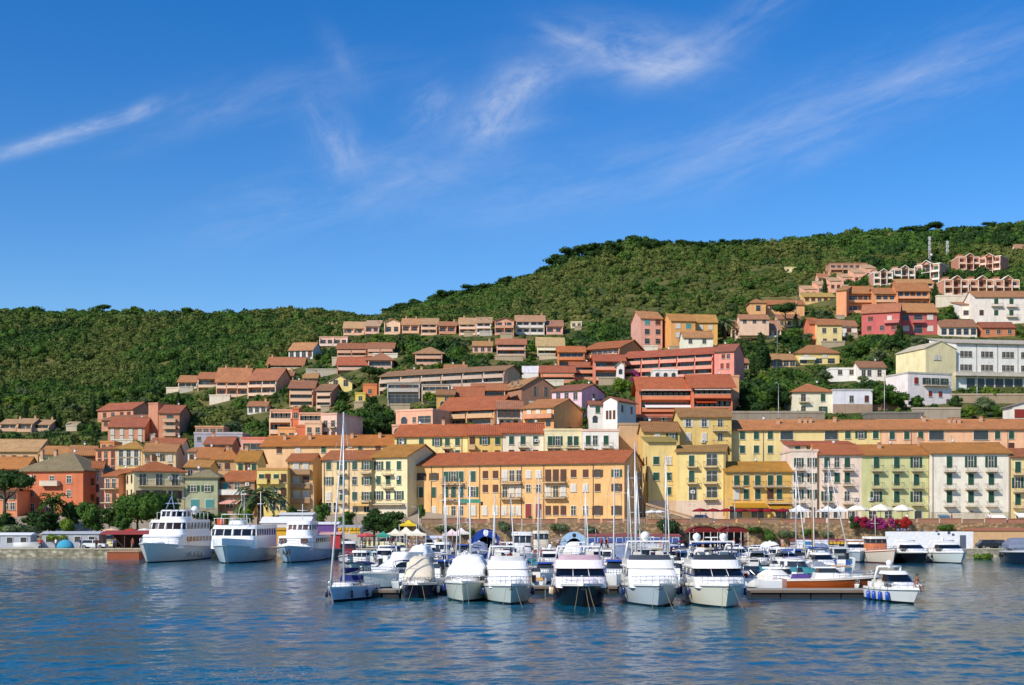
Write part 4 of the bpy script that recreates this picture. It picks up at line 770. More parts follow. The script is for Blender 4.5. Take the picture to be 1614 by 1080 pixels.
# low garden and terrace walls on the slopes, below the houses
rg = random.Random(31); wc = 0
for lx, ly, lD, short, hw_, hh_ in list(LAND):
    if lD < 330 or 'wall' in short or rg.random() < .45 or wc > 30: continue
    D = lD-rg.uniform(5, 9); w2 = hw_*rg.uniform(.5, 1.1); cx = lx+rg.uniform(-.4, .4)*hw_
    g = ground(X(cx, D), D); yb = to_px(0, D, g)[1]; yt = to_px(0, D, g+rg.uniform(1.2, 2.))[1]
    if any(cx+w2 > a and cx-w2 < b and D < D1+1 and yt < d and yb > c and not (a-3 < lx < b+3 and abs(D0-lD) < 3) for (a, b, c, d, D0, D1) in RECTS): continue
    hx, nm = rg.choice([('c8b498', 'beige'), ('e4d8c4', 'cream'), ('a89478', 'brown'), ('b8b0a4', 'grey')])
    bld('garden_wall', 'low %s garden wall just below the %s' % (nm, short), 'wall', nm+' garden wall', cx-w2, cx+w2, yt, yb, D, None, 1.2, hx, ('flat', yt, hx), found=3); LAND.pop(); wc += 1
print('garden walls', wc)
# ================================================================ ground, walls, water
def hill():
    m, nt = new('hillside')
    a = tex(nt, scale=.05, detail=7, rough=.7, coord='World'); b_ = tex(nt, scale=.4, detail=4, coord='World')
    c = mixc(nt, ramp(nt, a, [(.4, 0.), (.62, 1.)]), lin('3c4c22'), lin('7a7244'))
    c = mixc(nt, ramp(nt, b_, [(.5, 0.), (.75, .6)]), c, lin('27371a'))
    bsdf(nt, c, .95, bump=b_, bstr=.8, bdist=.8, spec=.1)
    pv, m2 = new('promenade_paving')[0], None
    nt = NT(pv); a = tex(nt, scale=.3, detail=5, coord='World'); bsdf(nt, mixc(nt, a, lin('a89880'), lin('8c8070')), .9)
    pxs = list(range(-700, 2400, 14))
    Ds = [226.5, 226.9, 228, 234, 240, 245, 250, 256, 262]+[262+3.6*i for i in range(1, 40)]+[402+6*i for i in range(1, 76)]+[852+30*i for i in range(1, 14)]
    mb = MB(); rows = [[(X(p, D), D, ground(X(p, D), D)) for p in pxs] for D in Ds]
    mb.grid(rows, m, mats=lambda i, j: pv if Ds[i] < 256 else m)
    tag(mb.build('hillside'), None, None, kind='structure')
hill()
def quay():
    m = stone('bfb398', 1.1); top, nt = new('quay_concrete'); a = tex(nt, scale=.35, detail=6, coord='World')
    bsdf(nt, mixc(nt, a, lin('b5aa98'), lin('857c70')), .9)
    mb = MB(); mb.box(-160, 170, 204, 228, -2, 1.38, m, top=top); mb.box(-160.1, 170.1, 203.9, 204.6, 1.38, 1.55, paint('cdbf9c', .8))
    tag(mb.build('quay'), None, None, kind='structure')
    # stone retaining wall of the promenade, with brick coloured parapet
    w = MB(); st = stone('b3946f', 1.5)
    x0, x1 = X(665, 226), X(2300, 226)
    w.box(x0, x1, 225.6, 226.6, 1.3, 5.5, st)
    n = 46
    for i in range(n):
        a_, b_ = x0+(x1-x0)*i/n, x0+(x1-x0)*(i+.9)/n; h = .75+.1*math.sin(i*2.3)
        w.box(a_, b_, 225.7, 226.2, 5.5, 5.5+h, stucco('9c5a40' if i % 3 else '8c6248')); w.box(a_-.05, b_+.05, 225.6, 226.3, 5.5+h, 5.6+h, stucco('a87a5c'))
    tag(w.build('promenade_wall'), 'long rough stone harbour wall with brick parapet below the promenade', 'wall')
    r = MB()                                       # ramp down to the quay
    xa, xb = X(640, 224), X(700, 224)
    r.face([(xa, 222, 5.9), (xa, 226, 5.9), (xb, 226, 2.2), (xb, 222, 2.2)], top)
    r.face([(xa, 222, 5.9), (xb, 222, 2.2), (xb, 222, 1.3), (xa, 222, 1.3)], stone('b3946f', 1.5))
    r.grid([[(xa, 221.9, 6.6), (xb, 221.9, 2.9)], [(xa, 221.9, 5.9), (xb, 221.9, 2.2)]], paint('8a7a66', .8))
    tag(r.build('ramp'), 'sloping stone ramp leading from promenade down to quay', 'ramp')
    r = MB(); xa, xb = X(1016, 234), X(1092, 234)
    r.face([(xa, 232, 8.6), (xb, 232, 6.), (xb, 232, 5.3), (xa, 232, 5.3)], stone('c4a884', 1.5)); r.face([(xa, 232, 8.6), (xa, 235, 8.6), (xb, 235, 6.), (xb, 232, 6.)], top)
    r.face([(xa, 231.9, 9.2), (xb, 231.9, 6.6), (xb, 231.9, 6.2), (xa, 231.9, 8.8)], stucco('b98a5c'))
    tag(r.build('ramp'), 'long diagonal ramp wall beside the yellow houses', 'ramp')
quay()
def water():
    m, nt = new('harbour_water')
    g = nt.n('ShaderNodeNewGeometry').outputs['Position']
    def ntex(sx, sy, sc_, det):
        mp = nt.n('ShaderNodeMapping'); mp.inputs['Scale'].default_value = (sx, sy, 1); nt.l(g, mp.inputs[0])
        t = nt.n('ShaderNodeTexNoise'); t.inputs['Scale'].default_value = sc_; t.inputs['Detail'].default_value = det; nt.l(mp.outputs[0], t.inputs['Vector']); return t.outputs[0]
    h = nt.math('ADD', nt.math('MULTIPLY', ntex(1, .9, 2.4, 4), .6), nt.math('MULTIPLY', ntex(1, 1, 7., 2), .16))
    big = ntex(.03, .05, 1, 3)
    col = mixc(nt, ramp(nt, big, [(.35, 0.), (.65, 1.)]), WCOL[0], WCOL[1])
    # foam bits and glints of light painted as pale specks, at their own place
    mp = nt.n('ShaderNodeMapping'); mp.inputs['Location'].default_value = (10.5, -54.5, 0); nt.l(g, mp.inputs[0])
    mp2 = nt.n('ShaderNodeMapping'); mp2.inputs['Scale'].default_value = (.16, .13, 0); mp2.inputs['Rotation'].default_value = (0, 0, .35); nt.l(mp.outputs[0], mp2.inputs[0])
    ln = nt.n('ShaderNodeVectorMath', operation='LENGTH'); nt.l(mp2.outputs[0], ln.inputs[0])
    fo = nt.math('MULTIPLY', ramp(nt, ln.outputs[1], [(.1, 1.), (1., 0.)]), ramp(nt, ntex(1, 1, 5.5, 4), [(.56, 0.), (.7, .55)]))
    col = mixc(nt, fo, col, (.5, .62, .66, 1))
    b = bsdf(nt, col, nt.math('ADD', nt.math('MULTIPLY', fo, .6), .06), bump=h, bstr=WB[0], bdist=WB[1]); b.inputs['IOR'].default_value = 1.33
    rng = np.random.RandomState(3)
    Ds = [22.]
    while Ds[-1] < 204.5: Ds.append(Ds[-1]+max(.085, .11*(Ds[-1]/50)**1.6))
    Ds = np.array(Ds); px = np.linspace(-330, 1944, 700)
    Dg, Pg = np.meshgrid(Ds, px, indexing='ij'); Xg = (Pg-CX)/F*Dg
    Zg = np.zeros_like(Xg)
    amp = np.clip((Dg-20)/15, 0, 1)
    for i in range(60):
        L = .38*(4.2/.38)**rng.rand(); th = rng.normal(.5, .75)+math.pi/2; k = 2*math.pi/L
        a = WA*L**.85*(.5+rng.rand())
        ph = k*(Xg*math.cos(th)+Dg*math.sin(th))+rng.rand()*7
        dd = .11*(Dg/50)**1.6
        a_ = a*np.clip((L/dd-1.6)/3, 0, 1)
        Zg += a_*np.sin(ph+.5*np.sin(ph*.5+i))
    Zg *= amp*(.75+.5*np.sin(Xg*.05+Dg*.11)**2)
    n0, n1 = Xg.shape
    v = np.stack([Xg, Dg, Zg], -1).reshape(-1, 3)
    idx = np.arange(n0*n1).reshape(n0, n1)
    f = np.stack([idx[:-1, :-1], idx[:-1, 1:], idx[1:, 1:], idx[1:, :-1]], -1).reshape(-1, 4)
    # flat sea all around the rippled patch
    e = len(v); xl, xr = Xg[:, 0], Xg[:, -1]
    ev = [(-900, Ds[0], 0), (900, Ds[0], 0), (-900, -400, 0), (900, -400, 0), (-900, 204.6, 0), (900, 204.6, 0)]
    v = np.vstack([v, ev])
    me = bpy.data.meshes.new('water')
    extra = [(e, idx[0, 0], idx[-1, 0], e+4), (idx[0, -1], e+1, e+5, idx[-1, -1]), (e+2, e+3, e+1, e)]
    nf = len(f)+len(extra); ff = np.vstack([f, extra]).astype(np.int32)
    me.vertices.add(len(v)); me.vertices.foreach_set('co', v.astype(np.float32).ravel())
    me.loops.add(nf*4); me.loops.foreach_set('vertex_index', ff.ravel())
    me.polygons.add(nf); me.polygons.foreach_set('loop_start', np.arange(0, nf*4, 4, dtype=np.int32)); me.polygons.foreach_set('loop_total', np.full(nf, 4, np.int32))
    me.polygons.foreach_set('use_smooth', np.ones(nf, bool))
    me.update(calc_edges=True); me.validate(); me.materials.append(m)
    o = bpy.data.objects.new('water', me); COL.objects.link(o); o['kind'] = 'structure'
WCOL = ((.003, .08, .095, 1), (.004, .10, .185, 1)); WB = (.68, .11); WA = .0028
water()

# ================================================================ sky, sun, camera
SUN_AZ, SUN_EL = rad(46), rad(37)          # sun behind the camera, to the left
sd = Vector((-math.sin(SUN_AZ)*math.cos(SUN_EL), -math.cos(SUN_AZ)*math.cos(SUN_EL), math.sin(SUN_EL)))
L = bpy.data.lights.new('sun', 'SUN'); L.energy = 4.6; L.angle = rad(.5); L.color = (1, .93, .835)
lo = bpy.data.objects.new('sun', L); COL.objects.link(lo); lo.rotation_euler = sd.to_track_quat('Z', 'Y').to_euler(); lo.location = sd*500
def sky():
    w = bpy.data.worlds.new('World'); scene.world = w; nt = NT(w)
    s = nt.n('ShaderNodeTexSky', sky_type='NISHITA'); s.sun_disc = False; s.sun_elevation = SUN_EL
    s.sun_rotation = math.pi+SUN_AZ      # sky azimuth measured clockwise from +y
    s.air_density = 1.; s.dust_density = .2; s.ozone_density = 3.
    hs = nt.n('ShaderNodeHueSaturation'); hs.inputs['Hue'].default_value = SKY[0]; hs.inputs['Saturation'].default_value = SKY[1]; hs.inputs['Value'].default_value = SKY[2]
    nt.l(s.outputs[0], hs.inputs['Color'])
    tc = nt.n('ShaderNodeTexCoord').outputs['Generated']; sp = nt.n('ShaderNodeSeparateXYZ'); nt.l(tc, sp.inputs[0])
    yy = nt.math('MAXIMUM', sp.outputs[1], .02)
    U = nt.math('DIVIDE', sp.outputs[0], yy); V = nt.math('DIVIDE', sp.outputs[2], yy)      # gnomonic direction coordinates
    def blob(px, py, ang, ln, wd, st, sx, sy, lo_, hi, seed):
        a = rad(ang); u0, v0 = (px-CX)/F, (YH-py)/F
        du = nt.math('SUBTRACT', U, u0); dv = nt.math('SUBTRACT', V, v0)
        p = nt.math('ADD', nt.math('MULTIPLY', du, math.cos(a)), nt.math('MULTIPLY', dv, math.sin(a)))
        q = nt.math('SUBTRACT', nt.math('MULTIPLY', dv, math.cos(a)), nt.math('MULTIPLY', du, math.sin(a)))
        cb = nt.n('ShaderNodeCombineXYZ'); nt.l(nt.math('MULTIPLY', p, sx), cb.inputs[0]); nt.l(nt.math('MULTIPLY', q, sy), cb.inputs[1]); cb.inputs[2].default_value = seed
        t = nt.n('ShaderNodeTexNoise'); t.inputs['Scale'].default_value = 1; t.inputs['Detail'].default_value = 9; t.inputs['Roughness'].default_value = .68; t.inputs['Distortion'].default_value = .35
        nt.l(cb.outputs[0], t.inputs['Vector'])
        e = nt.math('ADD', nt.math('POWER', nt.math('DIVIDE', p, ln/F), 2.), nt.math('POWER', nt.math('DIVIDE', q, wd/F), 2.))
        mk = nt.math('EXPONENT', nt.math('MULTIPLY', e, -1.))
        return nt.math('MULTIPLY', nt.math('MULTIPLY', mk, ramp(nt, t.outputs[0], [(lo_-.1, 0.), (hi+.04, 1.)], 'EASE')), st*.72)
    bl = [blob(120, 208, 17, 140, 13, .62, 18, 70, .42, .78, 1), blob(60, 226, 14, 80, 12, .45, 14, 60, .25, .7, 2), blob(225, 172, 24, 34, 11, .4, 24, 60, .3, .7, 14),
          blob(780, 178, 42, 66, 40, .7, 26, 46, .3, .75, 3), blob(832, 126, 14, 56, 30, .55, 26, 50, .32, .75, 4), blob(800, 200, 10, 80, 14, .25, 24, 60, .35, .8, 18),
          blob(985, 82, -6, 125, 46, .62, 20, 48, .3, .78, 5), blob(1062, 98, 16, 66, 26, .62, 20, 50, .3, .7, 6), blob(900, 66, -30, 60, 15, .35, 18, 50, .35, .75, 7),
          blob(1160, 40, 34, 130, 34, .3, 16, 56, .35, .8, 8), blob(530, 225, -60, 62, 32, .5, 24, 44, .35, .8, 9), blob(680, 168, 40, 42, 36, .42, 24, 44, .35, .8, 10), blob(650, 265, -10, 80, 26, .26, 20, 50, .35, .8, 21),
          blob(545, 100, -60, 60, 18, .2, 18, 44, .35, .8, 15), blob(1330, 170, 20, 340, 60, .42, 10, 48, .38, .85, 11), blob(1500, 95, 22, 160, 34, .3, 12, 50, .38, .85, 22), blob(560, 300, 14, 240, 60, .34, 12, 40, .38, .85, 12), blob(1300, 246, 25, 44, 11, .25, 20, 50, .3, .75, 13),
          blob(900, 290, 12, 280, 50, .26, 12, 44, .38, .85, 16), blob(430, 150, 14, 220, 44, .2, 12, 50, .38, .85, 17), blob(1120, 250, 16, 200, 40, .22, 12, 46, .38, .85, 19), blob(330, 185, 20, 120, 20, .16, 16, 50, .35, .8, 20)]
    tot = bl[0]
    for b_ in bl[1:]: tot = nt.math('ADD', tot, b_)
    tot = nt.math('MINIMUM', tot, .8)
    col = mixc(nt, tot, hs.outputs[0], CLOUD)
    bg = nt.n('ShaderNodeBackground'); bg.inputs[1].default_value = .1; nt.l(col, bg.inputs[0])
    o = nt.n('ShaderNodeOutputWorld'); nt.l(bg.outputs[0], o.inputs[0])
SKY = (.511, 1.42, 1.5); CLOUD = (7.6, 8.0, 9.0, 1)
sky()
cam = bpy.data.cameras.new('camera'); co = bpy.data.objects.new('camera', cam); COL.objects.link(co); scene.camera = co
cam.sensor_width = 36; cam.lens = 36*F/1614; cam.shift_y = (YH-540)/1614; cam.clip_start = .5; cam.clip_end = 6000
co.location = (0, 0, HC); co.rotation_euler = (math.pi/2, 0, 0)
scene.view_settings.view_transform = 'Standard'; scene.view_settings.look = 'None'; scene.view_settings.exposure = 0; scene.view_settings.gamma = 1
scene.cycles.max_bounces = 6; scene.cycles.caustics_reflective = False; scene.cycles.caustics_refractive = False
# ================================================================ vegetation
def leafy(blobs, n, size, m, seed, core=.72, up=.25):
    """clusters of leaf faces over lumpy blobs, returned as mesh data (quads)"""
    r = random.Random(seed); mb = MB()
    for (c, rd) in blobs:
        c = Vector(c); rd = Vector(rd if not isinstance(rd, (int, float)) else (rd,)*3)
        if core:
            rows = []
            for i in range(5):
                a = -math.pi/2+math.pi*i/4
                rows.append([(c.x+rd.x*core*math.cos(a)*math.cos(k*math.pi/3)*r.uniform(.8, 1.1), c.y+rd.y*core*math.cos(a)*math.sin(k*math.pi/3)*r.uniform(.8, 1.1), c.z+rd.z*core*math.sin(a)) for k in range(6)])
            mb.grid(rows, m, close=True, smooth=False)
        k = max(6, int(n*rd.x*rd.z))
        for _ in range(k):
            v = Vector((r.gauss(0, 1), r.gauss(0, 1), r.gauss(up, 1))); v.normalize()
            p = c+Vector((v.x*rd.x, v.y*rd.y, v.z*rd.z))*r.uniform(.72, 1.12)
            nrm = (v+Vector((r.uniform(-1, 1), r.uniform(-1, 1), r.uniform(-1, 1)))*.75).normalized()
            a = nrm.cross(Vector((r.uniform(-1, 1), r.uniform(-1, 1), r.uniform(-1, 1)))).normalized(); b = nrm.cross(a)
            s = size*r.uniform(.6, 1.4); t = s*r.uniform(.5, .9)
            mb.face([p-a*s, p-b*t, p+a*s, p+b*t], m)
    return mb
def blobs_round(r, n, h0, R, H, flat=1.):
    out = []
    for i in range(n):
        a = r.uniform(0, 6.28); q = math.sqrt(r.random())*R*.62; z = r.uniform(.12, .9)
        k = R*r.uniform(.34, .52)*(1-.3*abs(z-.4))
        out.append(((q*math.cos(a), q*math.sin(a), h0+H*z*flat), (k, k, k*.85)))
    out.append(((0, 0, h0+H*.5), (R*.55, R*.55, H*.42)))
    return out
FM = {'mid': foliage('mid', '34521f', '5c7a32'), 'dark': foliage('dark', '26401c', '40592a'), 'olive': foliage('olive', '4a5c3a', '6d7a50'),
      'bright': foliage('bright', '4c6a1f', '7a8f34'), 'wood': foliage('wood', '2f491d', '587431', '6a6f38')}
bark, _nt = new('bark'); _a = tex(_nt, scale=3, detail=5, sc=(1, 1, .2)); bsdf(_nt, mixc(_nt, _a, lin('6a5642'), lin('3a2c20')), .95)
def trunk_mesh(h, r0, limbs, r, spread):
    mb = MB(); mb.tube([(0, 0, -1.5), (r0*.3, 0, h*.4), (0, r0*.4, h)], r0, bark, 7, r0*.45)
    for i in range(limbs):
        a = 6.28*i/limbs+r.uniform(-.4, .4); z = h*r.uniform(.55, .95)
        mb.tube([(0, 0, z), (math.cos(a)*spread*.45, math.sin(a)*spread*.45, z+spread*.35), (math.cos(a)*spread*.8, math.sin(a)*spread*.8, z+spread*.75)], r0*.4, bark, 5, r0*.12)
    return mb.mesh('trunk')
PROTO = {}
def proto(kind, var, fm):
    k = (kind, var, fm)
    if k in PROTO: return PROTO[k]
    r = random.Random(var*17+hash(kind) % 5 if False else var*17+len(kind)); m = FM[fm]
    if kind == 'round_tree':          # unit: 6 m tall, crown radius 2.6
        cr = leafy(blobs_round(r, 11, 1.3, 2.7, 4.4), 75, .2, m, var, .8); tk = trunk_mesh(2.6, .2, 5, r, 1.6)
    elif kind == 'pine_tree':         # umbrella pine
        bl = [((math.cos(a)*q, math.sin(a)*q, 4.6+r.uniform(-.25, .45)), (r.uniform(.9, 1.3), r.uniform(.9, 1.3), .62)) for a, q in [(r.uniform(0, 6.28), r.uniform(.2, 2.2)) for _ in range(13)]]
        cr = leafy(bl+[((0, 0, 4.8), (1.9, 1.9, .8))], 110, .17, m, var, .75); tk = trunk_mesh(4.5, .2, 6, r, 1.7)
    elif kind == 'cypress_tree':
        bl = [((r.uniform(-.1, .1), r.uniform(-.1, .1), z), (.25+.62*math.sin(min(1, (6.3-z)/3.4)*1.57)*min(1, .5+z/2),)*2+(.75,)) for z in [.8+.55*i for i in range(10)]]
        cr = leafy(bl, 150, .15, m, var, .8, 0); tk = trunk_mesh(1.2, .15, 0, r, 0)
    elif kind == 'palm_tree':
        mb = MB(); rr = r
        for i in range(46):
            a = i*2.4+rr.uniform(-.2, .2); el = rr.uniform(-.35, 1.2); L_ = rr.uniform(2.1, 2.7); pts = []
            for j in range(7):
                t = j/6; d = L_*t; pts.append(Vector((math.cos(a)*d*math.cos(el*.7), math.sin(a)*d*math.cos(el*.7), 4.2+d*math.sin(el)-1.1*t*t*t*L_*.5)))
            side = Vector((-math.sin(a), math.cos(a), 0))
            for j in range(6):
                w0, w1 = [.24*math.sin(.35+2.6*q/6) for q in (j, j+1)]
                for sg in (-1, 1):
                    mb.face([pts[j], pts[j]+side*sg*w0+Vector((0, 0, -.16)), pts[j+1]+side*sg*w1*.75+Vector((0, 0, -.2)), pts[j+1]*.35+pts[j]*.65], m)
        mb.ell((0, 0, 4.1), (.42, .42, .55), bark, 8, 5)
        cr = mb; t_ = MB(); t_.tube([(0, 0, -1), (.06, 0, 2), (0, 0, 4.1)], .3, bark, 8, .26); tk = t_.mesh('trunk')
    elif kind == 'clipped_tree':
        bl = [((x, y, 3.3+r.uniform(-.2, .2)), (1.15, 1.15, 1.5)) for x in (-1.2, 0, 1.2) for y in (-1., .6)]
        cr = leafy(bl, 170, .15, m, var, .9); tk = trunk_mesh(2.2, .18, 4, r, 1.)
    elif kind == 'bush':
        bl = [((r.uniform(-.7, .7), r.uniform(-.7, .7), r.uniform(.25, .7)), (r.uniform(.45, .7),)*2+(r.uniform(.4, .6),)) for _ in range(7)]
        cr = leafy(bl, 260, .11, m, var, .85); tk = None
    PROTO[k] = (cr.mesh('crown' if kind != 'bush' else 'foliage'), tk); return PROTO[k]
UNIT = {'round_tree': 6., 'pine_tree': 5.6, 'cypress_tree': 6.9, 'palm_tree': 6., 'clipped_tree': 5., 'bush': 1.25}
TREES = []
def tree(kind, px, yb, yt, fm='mid', D=None, wide=1., label=None, var=None, z=None):
    if D is None: D = hit(px, yb)
    x = X(px, D); zg = ground(x, D) if z is None else z
    H = max(1.2, Z(yt, D)-zg); s = H/UNIT[kind]
    v = RR.randrange(4) if var is None else var
    cr, tk = proto(kind, v, fm)
    sc = (s*wide, s*wide, s); rz = RR.uniform(0, 6.28)
    if tk is None:
        o = inst(cr, kind, None, (x, D, zg-.1), rz, sc)
    else:
        o = empty(kind, (x, D, zg), rz); o.scale = sc
        inst(cr, 'crown', o); inst(tk, 'trunk', o)
    TREES.append([o, kind, fm, px, (yb+yt)/2, D, H, label]); return o
def blocked(px, yt, yb, D, w=3):
    """would something spanning px+-w, yt..yb at distance D stand in or in front of a building"""
    for (a, b, c, d, D0, D1) in RECTS:
        if px+w > a and px-w < b:
            if D0-3 < D < D1+2: return True
            if D <= D0+2 and yt < d-(d-c)*(.22 if D0 < 450 else .1) and yb > c: return True
    return False
# harbour side trees (column, base row, top row, kind, tone, distance, width, label)
for t in [('pine_tree', 8, 828, 741, 'dark', 236, 1.0, 'big umbrella pine at the frame edge before the salmon orange house'),
          ('palm_tree', 84, 836, 768, 'mid', 236, .95, 'tall palm in front of the brick red harbour house'),
          ('round_tree', 112, 838, 786, 'dark', 238, .9, 'dark round tree between the palm and the slim house'),
          ('round_tree', 143, 840, 783, 'mid', 228, .9, 'fresh green round tree standing on a bare trunk by the quay huts'),
          ('round_tree', 58, 838, 806, 'dark', 230, 1.5, 'low dark spreading tree before the brick red house'),
          ('round_tree', 10, 840, 806, 'dark', 228, 1.2, 'low dark tree under the umbrella pine'),
          ('round_tree', 107, 842, 812, 'bright', 222, .8, 'small yellow green tree beside the palm foot'),
          ('round_tree', 172, 838, 800, 'dark', 236, .9, 'dark little tree beside the clipped trees'),
          ('clipped_tree', 216, 842, 777, 'mid', 232, 1.05, 'first clipped dense green tree before the cream hotel'),
          ('clipped_tree', 249, 842, 775, 'mid', 233, 1.1, 'second clipped dense green tree before the cream hotel'),
          ('palm_tree', 410, 828, 757, 'olive', 234, 1.35, 'broad feathery palm before the yellow balcony house'),
          ('round_tree', 386, 830, 786, 'bright', 238, .9, 'green tree behind the middle ferry beside broad palm'),
          ('round_tree', 506, 832, 793, 'mid', 238, .9, 'small round tree before the long peach house'),
          ('round_tree', 462, 832, 796, 'mid', 240, .7, 'small green tree before the tan balcony house'),
          ('round_tree', 590, 852, 800, 'dark', 226, 1.3, 'large dark green tree on the quay before the cream gable house'),
          ('round_tree', 618, 850, 806, 'dark', 224, 1.1, 'dark green tree touching the cream market tents'),
          ('round_tree', 664, 828, 795, 'mid', 234, .55, 'slim tree against the wall of the orange building'),
          ('round_tree', 836, 838, 812, 'mid', 232, .8, 'bushy tree on the promenade before the red doors'),
          ('round_tree', 1056, 852, 812, 'dark', 225, 1.15, 'dark round tree on the harbour wall below the diagonal ramp'),
          ('round_tree', 276, 842, 803, 'dark', 226, 1.2, 'dark tree behind the wheelhouse of the largest ferry'),
          ('round_tree', 322, 840, 806, 'dark', 232, 1.3, 'spreading dark tree between the two left ferries'),
          ('round_tree', 352, 842, 808, 'mid', 236, 1.2, 'green tree before the dusky brown house'),
          ('round_tree', 440, 838, 806, 'dark', 236, 1.1, 'dark tree right of the broad feathery palm'),
          ('round_tree', 548, 836, 806, 'mid', 236, 1.1, 'green tree behind the yellow fronted stall'),
          ('round_tree', 196, 842, 812, 'mid', 224, 1.0, 'low green tree behind the dark red canopy'),
          ('round_tree', 78, 842, 806, 'dark', 232, 1.2, 'dark tree standing left of the tall palm'),
          ('bush', 1213, 852, 832, 'mid', 225, .8, 'lone round bush growing against the rough harbour wall'),
          ('bush', 795, 835, 820, 'olive', 225.3, 1.2, 'dry green bush on top of the harbour wall'),
          ('bush', 882, 836, 822, 'olive', 225.3, 1.2, 'scrubby bush on the harbour wall near light blue tent'),
          ('bush', 1150, 842, 828, 'olive', 225.3, 1.3, 'trailing green bush on the wall behind the red canopies'),
          ('bush', 1548, 882, 868, 'bright', 199, 1.2, 'low bright shrub on the quay beside the navy boat'),
          ('bush', 92, 850, 838, 'bright', 214, 1.6, 'low bright shrub behind the quay huts'), ('bush', 10, 842, 828, 'bright', 224, 1.8, 'bright low hedge shrub at the frame edge'),
          ('bush', 35, 846, 822, 'olive', 222, 1.5, 'grey green shrub between hedge and palm')]:
    tree(t[0], t[1], t[2], t[3], t[4], t[5], t[6], t[7], z=Z(t[2], t[5]) if t[0] == 'bush' else None)
for px, yb, yt, fm, w, l in [(700, 838, 826, 'olive', 1.6, 'grey green shrub hanging on the wall left of blue tent'), (735, 842, 829, 'mid', 1.2, 'green shrub growing on the wall above pink tents'), (930, 838, 827, 'olive', 1.5, 'dry shrub on the wall beside the light blue tent'), (1010, 846, 834, 'mid', 1.3, 'green shrub on the wall above the blue banded shed'),
        (1105, 836, 825, 'olive', 1.7, 'dry shrub spilling over the parapet above red canopies'), (1188, 838, 827, 'mid', 1.3, 'green shrub spilling over the parapet beneath red parasols'), (1238, 846, 834, 'olive', 1.5, 'wide dry shrub on the wall right of round bush'), (1270, 842, 830, 'mid', 1.4, 'green shrub on the wall under the first gazebo'),
        (1300, 846, 836, 'olive', 1.4, 'dry shrub on the wall above portable cabins'), (1490, 836, 827, 'mid', 1.4, 'green shrub spilling over the wall above white hoarding')]:
    tree('bush', px, yb, yt, fm, 225.4, w, l, z=Z(yb, 225.4))
